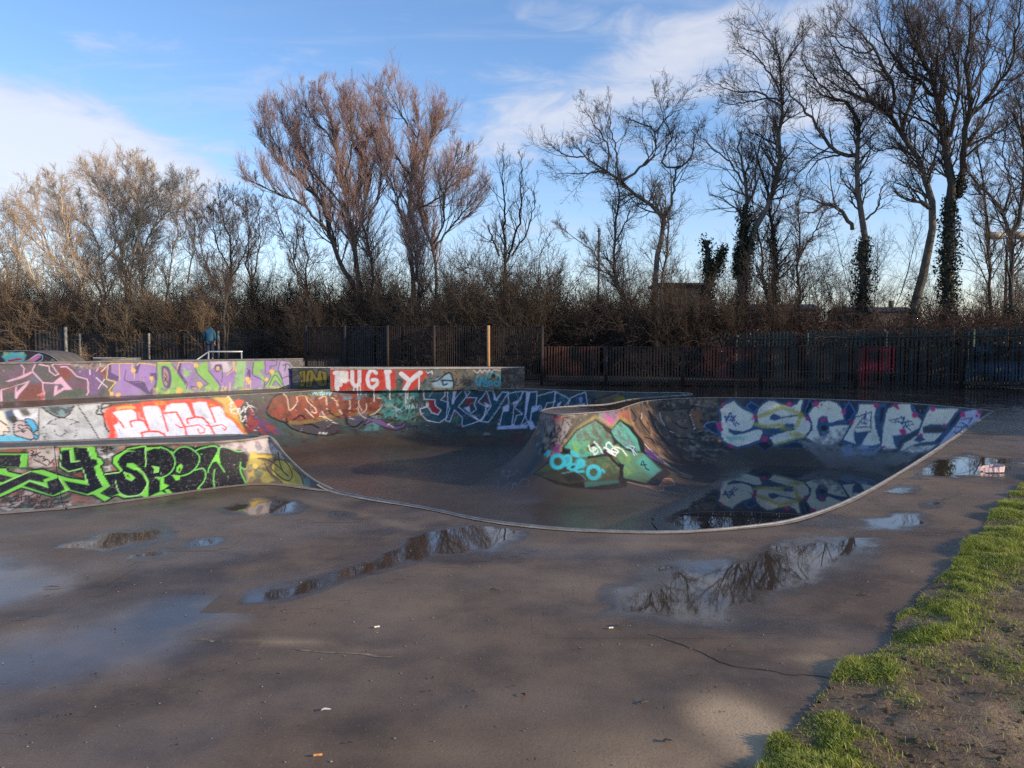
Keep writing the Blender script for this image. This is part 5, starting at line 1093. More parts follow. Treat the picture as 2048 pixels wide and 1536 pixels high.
# far left hoarding
hd = empty('panel_fence', at(280, 715, 44), 'dark solid panel fence scrawled with pale loops behind the person in blue', 'fence')
hp = [(-110, 654), (-20, 654), (70, 655), (131, 655), (160, 668), (232, 668), (298, 668), (368, 667), (437, 664), (520, 660), (566, 660), (612, 659)]
HD = 44.0
for i in range(len(hp) - 1):
    (x0, t0), (x1, t1) = hp[i], hp[i + 1]; tt = t1 if x0 >= 131 else t0
    a, b = at(x0, tt, HD), at(x1, tt, HD); nu, nv = int((b[0] - a[0]) / .05) + 2, 46
    V, Q = strip_grid(np.array([(a[0] + .03, HD, 0), (b[0] - .03, HD, 0)]), np.array([(a[0] + .03, HD, a[2]), (b[0] - .03, HD, b[2])]), nu, nv)
    V[:, 1] += .02 * np.sign(np.sin(V[:, 0] * 2 * math.pi / .2))
    pf_ = Paint(V, (40, 40, 42)); pf_.frame(0, 0, 1)
    LP = (116, 116, 120)
    rr = random.Random(i)
    for k in range(int((x1 - x0) / 26) + (1 if x0 > 420 else 0)):
        cx, cy = rr.uniform(x0 + 8, x1 - 8), rr.uniform(676, 705)
        if x0 < 131: continue
        pf_.line([(cx + rr.uniform(6, 12) * math.cos(t) * (1 + .2 * rr.random()), cy + rr.uniform(10, 20) * math.sin(t)) for t in np.linspace(0, rr.uniform(4.5, 7.5), 9)], 1.0, LP, op=rr.uniform(.25, .6))
        pf_.line([(cx - rr.uniform(4, 14), cy - 14), (cx + rr.uniform(-4, 6), cy + 2), (cx + rr.uniform(-8, 14), cy + 22)], 1.0, LP, op=rr.uniform(.25, .6))
    if i == 2: pf_.grunge([(70, 660), (132, 660), (132, 720), (70, 720)], [(70, 72, 74)], 1, .6, 2, .4, 4)
    V = V - np.array(hd.location); mesh_np('panel', V, Q, M_FDARK, hd, attrs={'pmask': pf_.a}, colattr={'paint': pf_.col})
for i, (x, t) in enumerate(hp):
    p = at(x, t - 1.5, HD - .05); mb = MB(); pale = x in (131, 160, 298, 437)
    mb.box(loc(hd, (p[0], HD - .06, p[2] / 2)), (.14 if x == 131 else .10, .10, p[2])); mb.build('post', M_POSTP if pale else M_FDARK, hd)

def bar_panel(p0, p1, top, bottom=.06, pitch=.115, w=.05, mat=None, parent=None, cols=None, seed=0, pointed=False, tops=None, rails=(.18, .9)):
    """one bay of a picket fence: pickets and rails in one mesh"""
    p0, p1 = np.array(p0, float), np.array(p1, float); L = np.linalg.norm(p1 - p0); dd = (p1 - p0) / L; nrm_ = np.array([dd[1], -dd[0]])
    n = int(L / pitch); rr = random.Random(seed); Vs, Qs, k0 = [], [], 0; cl, pm = [], []
    zseg = 10
    for i in range(n):
        c = p0 + dd * (i + .5) * L / n; tz = (top if tops is None else tops[0] + (tops[1] - tops[0]) * (i + .5) / n) + rr.uniform(-.01, .01)
        if rr.random() < .03: continue
        lean_ = rr.gauss(0, .008)
        zs = np.linspace(bottom, tz, zseg)
        if pointed: zs = np.append(zs[:-1], [tz - .09, tz])
        for j, z in enumerate(zs):
            ww = w * (.12 if pointed and j == len(zs) - 1 else 1)
            for sx, sy in ((-1, -1), (1, -1), (1, 1), (-1, 1)):
                Vs.append((*(c + dd * (sx * ww / 2 + lean_ * (z - bottom)) + nrm_ * sy * .012), z))
                if cols: 
                    cc, op = cols(i / n, (z - bottom) / (tz - bottom), rr); cl.append(lin(cc)); pm.append(op)
                else: cl.append((0, 0, 0)); pm.append(0)
        m = len(zs)
        for j in range(m - 1):
            o = k0 + j * 4
            for s in range(4): Qs.append((o + s, o + (s + 1) % 4, o + 4 + (s + 1) % 4, o + 4 + s))
        k0 += m * 4
    for r in rails:
        h0 = bottom + ((top if tops is None else tops[0]) - bottom) * r; h1 = bottom + ((top if tops is None else tops[1]) - bottom) * r
        for (c, h) in ((p0, h0), (p1, h1)):
            for sy, sz in ((-1, -1), (1, -1), (1, 1), (-1, 1)):
                Vs.append((*(c - nrm_ * .03 + nrm_ * sy * .018), h + sz * .025)); cl.append((0, 0, 0)); pm.append(0)
        for s in range(4): Qs.append((k0 + s, k0 + (s + 1) % 4, k0 + 4 + (s + 1) % 4, k0 + 4 + s))
        k0 += 8
    V = np.array(Vs) - (np.array(parent.location) if parent else 0)
    return mesh_np('panel', V, Qs, mat, parent, attrs={'pmask': pm}, colattr={'paint': np.array(cl)})

# tall rusty bar fence, middle
mf = empty('bar_fence', at(845, 760, 29), 'tall rusty bar fence with one sunlit orange post behind the bowl', 'fence')
mx = [(612, 31.5), (690, 30.6), (775, 29.8), (868, 29.2), (977, 28.6), (1084, 28.0)]
for i in range(len(mx) - 1):
    (x0, d0), (x1, d1) = mx[i], mx[i + 1]; a, b = at(x0, 653, d0), at(x1, 653, d1)
    cols = (lambda u, v, r: ((34, 44, 56), .6 * r.random())) if i == 1 else (lambda u, v, r: ((64, 34, 28), .35 * r.random()))
    bar_panel(a[:2], b[:2], (a[2] + b[2]) / 2, .05, .085, .036, M_FRUST, mf, cols, i, rails=(.06, .5, .985))
for x, d in mx:
    p = at(x, 651, d); MB().box(loc(mf, (p[0], d - .04, p[2] / 2)), (.11, .11, p[2])).build('post', M_POSTO if x == 977 else M_FRUST, mf)

# low bar fence on the right, painted bays
rf = empty('bar_fence', at(1560, 780, 26.3), 'lower dark bar fence with a faded red bay, right of the tall fence', 'fence')
rx = [(1084, 27.9), (1212, 27.3), (1366, 26.8), (1522, 26.4), (1712, 25.9), (1924, 25.4), (2150, 24.9), (2420, 24.2)]
pal = [(112, 62, 40), (98, 70, 52), (118, 58, 44), (92, 66, 50), (160, 46, 54), (62, 82, 102), (64, 72, 70)]
for i in range(len(rx) - 1):
    (x0, d0), (x1, d1) = rx[i], rx[i + 1]; a, b = at(x0, 693, d0), at(x1, 693, d1)
    def cols(u, v, r, i=i):
        n = vnoise(np.array([[u * 6 + i * 9, v * 4, i]]), 1.0, 5)[0]; c = pal[i]
        if i == 4 and u > .35: c = (66, 60, 40) if v > .8 else (58, 44, 38)
        return (c, np.clip((n - .25) * 1.4, 0, .85) * (1 if v > .12 else .3))
    bar_panel(a[:2], b[:2], (a[2] + b[2]) / 2, .04, .10, .056, M_FRUST, rf, cols, 20 + i, rails=(.06, .98))
for x, d in rx:
    p = at(x, 692, d); MB().box(loc(rf, (p[0], d - .04, p[2] / 2)), (.09, .09, p[2] + .02)).build('post', M_FRUST, rf)

# green palisade behind, running away to the left
pf0, pf1 = (at(2420, 640, 24.9), at(1120, 671.5, 39.0))
pal_f = empty('palisade_fence', (9, 31, 0), 'dark green steel palisade with pointed pales above the low bar fence', 'fence')
A0, A1 = np.array([pf0[0], 25.8, 2.2]), np.array([pf1[0], 39.0, 1.80])
nb = 8
for i in range(nb):
    a, b = A0 + (A1 - A0) * i / nb, A0 + (A1 - A0) * (i + 1) / nb
    bar_panel(a[:2], b[:2], 0, -.03, .155, .075, M_FGRN, pal_f, None, 40 + i, True, (a[2], b[2]), rails=(.15, .84))
    MB().box(loc(pal_f, (a[0] - .02, a[1] + .1, a[2] / 2 - .05)), (.1, .06, a[2] - .1)).build('post', M_FGRN, pal_f)

# ================================================================== things beyond the fence
shed = empty('shed', at(1372, 640, 46), 'small dark shed with a flat roof half hidden by brambles beyond the fence', 'shed')
s0, s1 = at(1338, 566, 46), at(1440, 566, 46); w_ = s1[0] - s0[0]
M_SHED = simple_mat('dark_cladding', (.02, .024, .03), (.035, .04, .05), 4, .7, .3); M_SHEDL = simple_mat('pale_cladding', (.2, .23, .28), (.3, .34, .4), 4, .7, .3)
MB().box((w_ * .05, 1.5, (s0[2]) / 2 - .1), (w_ * .8, 3, s0[2] - .2)).build('wall', M_SHED, shed)
for o in shed.children: o.location.z -= shed.location.z
mb = MB().box((0, 1.5, s0[2] - .08), (w_ * 1.15, 3.4, .16)); o = mb.build('roof', M_SHED, shed); o.location.z = -shed.location.z
mb = MB().box((-w_ * .22, -.012, s0[2] * .6), (w_ * .10, .02, s0[2] * .7)); o = mb.build('door', M_SHEDL, shed); o.location.z = -shed.location.z
pole = empty('utility_pole', (at(1197, 600, 70)[0], 70, 0), 'slim dark pole standing beyond the trees right of the middle', 'pole')
MB().tube([(0, 0, 0), (0, 0, at(1197, 456, 70)[2])], [.12, .08], 10).build('shaft', simple_mat('old_timber', (.07, .055, .045), (.12, .1, .085), 6, .9, .4), pole, True)
MB().box((0, 0, at(1197, 462, 70)[2]), (.26, .26, .1)).build('cap', M_FDARK, pole)
fl = empty('floodlight', (at(2010, 600, 62)[0], 62, 0), 'pale twin floodlight on a mast seen among the trees at the right', 'floodlight')
zf_ = at(2010, 474, 62)[2]
MB().tube([(0, 0, 0), (0, 0, zf_)], [.12, .07], 8).build('mast', M_FDARK, fl, True)
for s_ in (-1, 1): MB().box((s_ * 1.0, 0, zf_ + .1), (1.3, .5, .42), 0, -.35).build('lamp', M_POSTP, fl)
MB().tube([(-1.2, .05, zf_ - .08), (1.2, .05, zf_ - .08)], .05, 6).build('crossbar', M_FDARK, fl)
# long low building and field wall in the gap
def house(x0, x1, Y, ybase, yeave, yridge, label, wallc, roofc):
    a, b = at(x0, yeave, Y), at(x1, yeave, Y); zr = at(x0, yridge, Y)[2]; w = b[0] - a[0]; dpt = 7
    h = empty('house', ((a[0] + b[0]) / 2, Y, -.03), label, 'house')
    MB().box((0, dpt / 2, a[2] / 2), (w, dpt, a[2])).build('wall', wallc, h)
    e = .35
    V = [(-w / 2 - e, -e, a[2] - .05), (w / 2 + e, -e, a[2] - .05), (w / 2 + e, dpt / 2, zr), (-w / 2 - e, dpt / 2, zr), (-w / 2 - e, dpt + e, a[2] - .05), (w / 2 + e, dpt + e, a[2] - .05)]
    r = mesh_np('roof', V, [[0, 1, 2, 3], [3, 2, 5, 4]], roofc, h)
    MB().box((w * .3, dpt / 2, zr + .4), (.6, .6, 1.4)).build('chimney', wallc, r)
    n = max(2, int(w / 4))
    for i in range(n):
        f = MB().box((-w / 2 + (i + .5) * w / n, -.03, a[2] * .55), (1.1, .08, 1.2)).build('window', M_POSTP, h)
        MB().box((-w / 2 + (i + .5) * w / n, -.075, a[2] * .55), (.92, .03, 1.0)).build('pane', M_SHED, f)
M_BRK = simple_mat('dark_brick', (.05, .035, .03), (.09, .06, .05), 6, .9, .3); M_ROOF = simple_mat('slate_roof', (.03, .032, .038), (.05, .052, .06), 5, .7, .3)
house(1495, 1640, 120, 650, 618, 606, 'long low dark building on the skyline behind the ivy trunks right of the shed', M_BRK, M_ROOF)
house(1690, 1830, 130, 650, 622, 612, 'low brick building with a slate roof seen between trunks at the far right', simple_mat('rendered', (.06, .045, .04), (.09, .07, .06), 5, .9, .2), M_ROOF)
# ================================================================== TREES
TR = np.random.default_rng(11)
def unit(v): return v / (np.linalg.norm(v, axis=-1, keepdims=True) + 1e-9)
def grow(st, di, ln, r0, n, wander, up, r1f=.35):
    M = len(st); P = np.empty((M, n + 1, 3)); P[:, 0] = st; d = di.copy(); step = (ln / n)[:, None]
    for i in range(n):
        d = unit(d + TR.normal(0, wander, (M, 3)) + np.array([0, 0, up])); P[:, i + 1] = P[:, i] + d * step
    t = np.linspace(0, 1, n + 1); Rr = r0[:, None] * (1 - (1 - r1f) * t[None])
    return P, Rr
def spawn(P, Rr, k, t0, t1, ang, angv, flat=1.0):
    """k children on each branch"""
    M, n1, _ = P.shape; t = (np.arange(k)[None] + TR.random((M, k))) / k * (t1 - t0) + t0
    f = t * (n1 - 1); i = np.minimum(f.astype(int), n1 - 2); w = (f - i)[..., None]; m = np.arange(M)[:, None]
    pos = P[m, i] * (1 - w) + P[m, i + 1] * w; tan = unit(P[m, i + 1] - P[m, i]); rad = Rr[m, i] * (1 - w[..., 0]) + Rr[m, i + 1] * w[..., 0]
    rnd = TR.normal(0, 1, pos.shape); rnd[..., 1] *= flat; perp = unit(rnd - (rnd * tan).sum(-1, keepdims=True) * tan)
    a = np.clip(TR.normal(ang, angv, (M, k)), .15, 1.6)[..., None]
    d = unit(tan * np.cos(a) + perp * np.sin(a))
    return pos.reshape(-1, 3), d.reshape(-1, 3), rad.reshape(-1), t.reshape(-1)

def bark_mat(name, c1, c2, scale=3):
    m, nt, b = new_mat(name); p = wpos(nt)
    mp = N(nt, 'ShaderNodeMapping'); mp.inputs['Scale'].default_value = (1, 1, .3); nt.links.new(p, mp.inputs['Vector'])
    col = ramp(nt, noise(nt, scale, 7, .7, mp.outputs[0]), [(.3, c1), (.7, c2)])
    nt.links.new(col, b.inputs['Base Color']); b.inputs['Roughness'].default_value = .9
    bump(nt, b, noise(nt, 14, 5, .7, mp.outputs[0]), .6, .03); return m
M_PALE = bark_mat('pale_bark', (.40, .30, .19), (.70, .56, .38)); M_PALET = bark_mat('pale_twigs', (.38, .275, .185), (.62, .475, .335))
M_PINK = bark_mat('brown_bark', (.06, .045, .035), (.16, .12, .095)); M_PINKT = bark_mat('reddish_twigs', (.25, .15, .13), (.44, .30, .26))
M_DARK = bark_mat('dark_bark', (.03, .025, .02), (.10, .085, .068)); M_DARKT = bark_mat('dark_twigs', (.06, .04, .032), (.12, .085, .07))
M_GREYB = bark_mat('grey_bark', (.06, .052, .042), (.24, .205, .16))
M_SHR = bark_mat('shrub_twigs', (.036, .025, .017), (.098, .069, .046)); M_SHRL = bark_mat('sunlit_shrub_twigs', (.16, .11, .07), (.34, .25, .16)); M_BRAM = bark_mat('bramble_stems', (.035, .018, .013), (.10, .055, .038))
def leaf_mat(name, c1, c2):
    m, nt, b = new_mat(name); nt.links.new(ramp(nt, noise(nt, 4, 4, .6, wpos(nt)), [(.3, c1), (.7, c2)]), b.inputs['Base Color']); b.inputs['Roughness'].default_value = .5; return m
M_IVY = leaf_mat('ivy_leaves', (.008, .014, .006), (.035, .045, .016))

def leaf_quads(C_, size, jit=.4):
    n = len(C_); u = unit(TR.normal(0, 1, (n, 3))); w = unit(np.cross(u, TR.normal(0, 1, (n, 3)))); s = (size * (1 + jit * (TR.random(n) - .5) * 2))[:, None]
    V = np.stack([C_ + u * s, C_ + w * s * .6, C_ - u * s, C_ - w * s * .6], 1).reshape(-1, 3)
    return V, np.arange(n * 4).reshape(-1, 4)

def ribbons(pack, name, mat, parent):
    Vs, Qs, k = [], [], 0
    for P, Rr, sides in pack:
        if len(P) == 0: continue
        V, Q = tubes(P, Rr, sides); Vs.append(V); Qs.append(Q + k); k += len(V)
    V = np.concatenate(Vs) - np.array(parent.location if parent else (0, 0, 0)); return mesh_np(name, V, np.concatenate(Qs), mat, parent, True)

def tree(name, label, d, frame, limbs, bark, twig, l1=3.0, s1=.5, k=(6, 5, 3), ang=.75, up=.05, wander=.14, ivy=None, group=None, drift=.5, lens=(.56, .58, .6), rmin=.0065, ground=True, bare=.35):
    fx, fy, fk = frame; NP = 15; P0, R0, T0_ = [], [], []
    base = None; zs = d / F_PX
    for li, (pts, w0, w1) in enumerate(limbs):
        px = np.array(pts, float) * fk + np.array([fx, fy]); Y = np.full(len(px), float(d))
        first = li == 0
        if ground and (first or px[0, 1] > 590):
            yg = CY - F_PX * ((-1.65 * CP + d * SP) / (d * CP + 1.65 * SP)); dxy = px[0] - px[1]; px = np.vstack([[px[0, 0] + dxy[0] * .3, 680 + 1.65 * F_PX / d], px]); Y = np.append(Y[:1], Y)
        s = np.concatenate([[0], np.cumsum(np.linalg.norm(np.diff(px, axis=0), axis=1))]); s /= s[-1]
        Yd = d + (0 if first else TR.normal(0, drift)) * s * s[-1] * np.linalg.norm(px[-1] - px[0]) * zs * .5 + (TR.normal(0, .25) if first else 0)
        W = np.array([at(a[0], a[1], y) for a, y in zip(px, Yd)])
        W = smooth_path(W, 6); sl = np.concatenate([[0], np.cumsum(np.linalg.norm(np.diff(W, axis=0), axis=1))]); t = np.linspace(0, sl[-1] * ((.90 if fx == 470 else .97) if w1 <= 5 else 1), NP)
        W = np.stack([np.interp(t, sl, W[:, c]) for c in range(3)], 1); W[1:-1] += TR.normal(0, .05, (NP - 2, 3)) * min(1, sl[-1] / 5)
        P0.append(W); tt = np.linspace(0, 1, NP); r = (w0 * (1 - tt) ** .8 + w1 * tt) * fk * zs / 2
        if first: r[0] *= 1.25
        R0.append(r); T0_.append(sl[-1])
        if base is None: base = W[0]
    root = empty(name, tuple(base), label, 'tree', group)
    # first order branches
    ST, DI, LN, RA = [], [], [], []
    for li, (W, r, L) in enumerate(zip(P0, R0, T0_)):
        kk = max(5, int(L / (s1 * .85))); t0 = bare if (li == 0 or limbs[li][0][0][1] * fk + fy > 590) else .18
        p, dd, ra, t = spawn(W[None], r[None], kk, t0, 1.0, ang, .2); ST.append(p); DI.append(dd); RA.append(np.clip(ra * .5, .008, .05)); LN.append(l1 * 1.35 * (.45 + .75 * TR.random(kk)) * (1.05 - .72 * t))
    ST, DI, LN, RA = map(np.concatenate, (ST, DI, LN, RA))
    P1, R1 = grow(ST, DI, LN, RA, 7, wander, up)
    p, dd, ra, t = spawn(P1, R1, k[0], .15, 1, ang, .2); L2 = np.repeat(LN, k[0]) * lens[0] * (.5 + .7 * TR.random(len(p))) * (1.1 - .5 * t)
    P2, R2 = grow(p, dd, L2, np.maximum(ra * .6, rmin * 1.3), 5, wander, up)
    p, dd, ra, t = spawn(P2, R2, k[1], .15, 1, ang * .9, .2); L3 = np.repeat(L2, k[1]) * lens[1] * (.5 + .8 * TR.random(len(p)))
    P3, R3 = grow(p, dd, L3, np.maximum(ra * .6, rmin), 3, wander, up * 1.5)
    packs = [(P2, R2, 4), (P3, R3, 3)]
    if k[2]:
        p, dd, ra, t = spawn(P3, R3, k[2], .2, 1, ang * .85, .2); L4 = np.clip(np.repeat(L3, k[2]) * lens[2] * (.6 + .8 * TR.random(len(p))), .12, .9)
        packs.append((*grow(p, dd, L4, np.full(len(p), rmin * .85), 1, wander, up), 3))
    ribbons([(np.array(P0), np.array(R0), 10), (P1, R1, 5)], 'trunk', bark, root)
    ribbons(packs, 'crown', twig, root)
    if ivy:
        cs = []; ivy = [(a_, b_, c_, d_, int(e_ * 1.7)) for a_, b_, c_, d_, e_ in ivy]
        for li, a, b, extra, n in ivy:
            W, r = P0[li], R0[li]; t = a + (b - a) * TR.random(n) ** 1.35; f = t * (NP - 1); i = np.minimum(f.astype(int), NP - 2); w = (f - i)[:, None]
            c = W[i] * (1 - w) + W[i + 1] * w; rr = r[i] * (1 - w[:, 0]) + r[i + 1] * w[:, 0]
            clump = .5 + fbm(c, 1.6, li, 2); q = unit(TR.normal(0, 1, (n, 3))); cs.append(c + q * (rr * .95 + extra * .8 * np.clip(clump - .55, .08, .6) * 2.6 * TR.random(n) ** 1.1)[:, None])
        V, Q = leaf_quads(np.concatenate(cs), .058); mesh_np('ivy', V - np.array(root.location), Q, M_IVY, root)
    return root
TA, TB, TC, TD = (470, 100, .3645), (1500, 0, .27345), (0, 280, .26042), (1048, 0, .48828)
WL = 'trees behind the fence'
# ---- twin reddish trees
tree('bare_tree', 'left one of the tall reddish pair of bare trees, broader and leaning left', 46, TA, [
 ([(695, 1480), (680, 1300), (655, 1100), (630, 950), (610, 850), (600, 700), (560, 560), (530, 420), (480, 280), (440, 140), (440, 60)], 38, 3),
 ([(672, 1330), (600, 1200), (540, 1090), (510, 980), (500, 900), (440, 790), (380, 740), (280, 650), (180, 540), (90, 470), (50, 440)], 28, 3),
 ([(505, 990), (430, 920), (360, 840), (230, 790), (110, 730), (30, 690)], 15, 3), ([(440, 790), (420, 680), (380, 560), (330, 480), (270, 390), (220, 290)], 14, 3),
 ([(605, 880), (540, 790), (470, 720), (400, 600), (350, 480), (330, 350)], 14, 3), ([(655, 1090), (690, 950), (720, 800), (720, 650), (660, 520), (610, 420), (590, 300), (580, 180)], 18, 3),
 ([(700, 950), (770, 850), (800, 700), (780, 560), (740, 420), (700, 300)], 13, 3), ([(725, 1480), (760, 1250), (735, 1080), (690, 930), (670, 760), (690, 600), (720, 480), (735, 340)], 22, 3),
 ([(560, 560), (500, 450), (430, 380), (370, 260)], 10, 3), ([(600, 700), (640, 560), (640, 400), (620, 260)], 10, 3), ([(280, 650), (230, 520), (170, 420), (140, 340)], 9, 3)],
 M_PINK, M_PINKT, l1=2.5, s1=.36, k=(8, 6, 3), ang=.5, up=.11, wander=.1, bare=.4, group=None)
tree('bare_tree', 'right one of the tall reddish pair of bare trees, with three upright stems', 47, TA, [
 ([(990, 1480), (980, 1250), (950, 1030), (960, 850), (965, 720), (990, 560), (1010, 430), (960, 250), (930, 200)], 34, 3),
 ([(965, 700), (930, 640), (870, 560), (830, 470), (800, 360), (765, 280), (745, 200)], 14, 3), ([(950, 1000), (915, 930), (900, 850), (850, 720), (800, 620), (770, 500)], 12, 3),
 ([(970, 720), (1010, 620), (1080, 480), (1140, 350), (1165, 290)], 14, 3), ([(975, 860), (1060, 850), (1170, 760), (1260, 700), (1320, 650)], 12, 3),
 ([(1090, 1480), (1110, 1250), (1080, 1080), (1030, 930), (1010, 780), (1050, 600), (1080, 400), (1060, 250)], 22, 3), ([(1100, 1090), (1170, 980), (1250, 900), (1330, 800), (1360, 720)], 12, 3),
 ([(1090, 1060), (1140, 950), (1150, 800), (1200, 650), (1260, 540), (1280, 500)], 12, 3), ([(1010, 1480), (1000, 1200), (1000, 1050), (970, 950)], 18, 8), ([(1000, 480), (940, 400), (880, 300), (850, 210)], 10, 3)],
 M_GREYB, M_PINKT, l1=2.5, s1=.36, k=(8, 6, 3), ang=.5, up=.11, wander=.1, bare=.4)
tree('bare_tree', 'small crooked bare tree with an ivy covered lower trunk right of the reddish pair', 42, TA, [
 ([(1490, 1450), (1480, 1130), (1475, 1000), (1460, 950), (1405, 940), (1380, 962)], 34, 5), ([(1500, 1120), (1550, 980), (1570, 870), (1560, 700), (1580, 560)], 14, 2), ([(1473, 1000), (1480, 880), (1470, 700), (1470, 520)], 12, 2), ([(1450, 1130), (1400, 1000), (1378, 945)], 12, 5), ([(1520, 1130), (1600, 1000), (1640, 860), (1650, 700)], 10, 2)],
 M_DARK, M_DARKT, l1=1.6, s1=.5, k=(4, 4, 2), ang=.6, up=.1, ivy=[(0, .1, .55, .42, 2600)], bare=.6)
tree('bare_tree', 'thin dark bare tree with a leaning side stem left of the reddish pair', 44, TA, [
 ([(430, 1480), (420, 1400), (390, 1250), (400, 1150), (370, 1000), (370, 900), (330, 800)], 18, 2), ([(420, 1400), (350, 1280), (330, 1150), (270, 1030), (200, 950), (140, 870)], 13, 2), ([(330, 1150), (340, 1000), (300, 880)], 9, 2), ([(270, 1030), (230, 900), (190, 820)], 8, 2)],
 M_DARK, M_DARKT, l1=1.9, s1=.42, k=(5, 4, 3), ang=.6, up=.07)
tree('bare_tree', 'slender upright bare tree between the dark bushy tree and the reddish pair', 46, TA, [([(90, 1480), (100, 1330), (70, 1150), (80, 1000), (60, 850), (30, 760)], 15, 2), ([(100, 1250), (140, 1050), (130, 900), (170, 780)], 9, 2)], M_PINK, M_DARKT, l1=1.8, s1=.4, k=(5, 4, 3), ang=.6, up=.07)
# ---- pale sunlit trees on the left
tree('bare_tree', 'tall pale sunlit bare tree with a broad domed crown, highest in the left group', 50, TC, [
 ([(975, 1240), (960, 1040), (930, 880), (970, 740), (1020, 640), (1050, 540), (1040, 400), (990, 250), (940, 160)], 30, 3), ([(1090, 1240), (1095, 900), (1110, 800), (1160, 690), (1210, 600), (1205, 500), (1170, 350), (1180, 210)], 24, 3),
 ([(960, 740), (920, 600), (870, 500), (780, 400), (700, 280), (640, 190)], 15, 3), ([(1030, 860), (1080, 640), (1100, 500), (1100, 300), (1060, 130)], 16, 3), ([(1000, 1240), (1020, 900), (1060, 700), (980, 540), (900, 380), (830, 200)], 18, 3), ([(1160, 690), (1280, 560), (1330, 420), (1320, 300)], 10, 3)],
 M_PALE, M_PALET, l1=2.6, s1=.37, k=(8, 6, 3), ang=.62, up=.06, wander=.13)
tree('bare_tree', 'pale multi-stemmed bare tree with a Y-shaped fork left of the tallest pale tree', 51, TC, [
 ([(800, 1240), (770, 960), (750, 800), (700, 680), (640, 580), (610, 420)], 22, 3), ([(770, 960), (860, 860), (890, 700), (840, 520), (760, 380), (720, 300)], 14, 3), ([(780, 1200), (680, 1020), (620, 940), (560, 820), (520, 690), (450, 560), (440, 430), (390, 300), (350, 250)], 18, 3), ([(700, 680), (620, 640), (560, 540)], 9, 3)],
 M_PALE, M_PALET, l1=2.4, s1=.37, k=(8, 6, 3), ang=.62, up=.06, wander=.13)
tree('bare_tree', 'pale bare tree leaning far to the left with long parallel limbs', 48, TC, [
 ([(630, 1260), (540, 1120), (450, 970), (340, 840), (240, 740), (170, 680), (100, 610), (0, 540)], 24, 3), ([(540, 1120), (500, 850), (520, 760), (490, 600), (470, 440), (460, 250)], 15, 3), ([(450, 970), (380, 850), (330, 720), (300, 560), (270, 400), (250, 300)], 14, 3), ([(340, 840), (300, 700), (200, 560), (120, 460)], 10, 3), ([(620, 1260), (600, 1000), (560, 900), (500, 700)], 14, 3)],
 M_PALE, M_PALET, l1=2.3, s1=.4, k=(6, 5, 3), ang=.62, up=.06, wander=.13)
tree('bare_tree', 'low pale bare tree arching left at the left edge of the view', 46, TC, [([(390, 1260), (260, 1080), (170, 960), (60, 850), (-40, 780)], 18, 3), ([(260, 1080), (200, 900), (150, 700), (120, 540)], 12, 3), ([(170, 960), (60, 760), (20, 600), (-20, 470)], 10, 3)], M_PALE, M_PALET, l1=2.2, s1=.42, k=(6, 5, 2), ang=.65, up=.05)
tree('bare_tree', 'slim double-stemmed bare tree at the very left edge', 47, TC, [([(60, 1280), (60, 1080), (30, 900), (-60, 640)], 14, 3), ([(150, 1280), (130, 1080), (150, 900), (100, 640), (60, 470)], 14, 3), ([(-60, 1280), (-50, 1000), (-80, 700)], 14, 3)], M_PALE, M_PALET, l1=2.2, s1=.42, k=(6, 5, 2), ang=.65, up=.05)
tree('bare_tree', 'slim pale bare tree with wavy stems right of the tallest pale tree', 49, TC, [([(1280, 1240), (1310, 960), (1310, 850), (1355, 770), (1360, 650), (1340, 560), (1310, 440), (1380, 290)], 18, 3), ([(1440, 1100), (1450, 1000), (1490, 850), (1500, 640), (1500, 400), (1490, 290)], 12, 3), ([(1355, 770), (1440, 680), (1400, 500), (1420, 340)], 9, 3)], M_PALE, M_PALET, l1=2.2, s1=.4, k=(7, 5, 3), ang=.65, up=.05)
tree('bare_tree', 'dark bushy bare tree with fanned stems behind the person in blue', 42, TC, [([(1720, 1350), (1730, 1240), (1760, 1100), (1780, 900), (1750, 700), (1700, 560), (1680, 420)], 22, 3), ([(1725, 1230), (1620, 1050), (1560, 900), (1530, 700), (1500, 560)], 13, 3), ([(1760, 1100), (1840, 950), (1900, 800), (1900, 600), (1850, 480)], 13, 3), ([(1770, 1000), (1690, 860), (1640, 680), (1640, 500)], 11, 3), ([(1780, 880), (1830, 740), (1800, 560), (1780, 440)], 9, 3)],
 M_DARK, M_DARKT, l1=1.9, s1=.34, k=(6, 5, 3), ang=.55, up=.08)
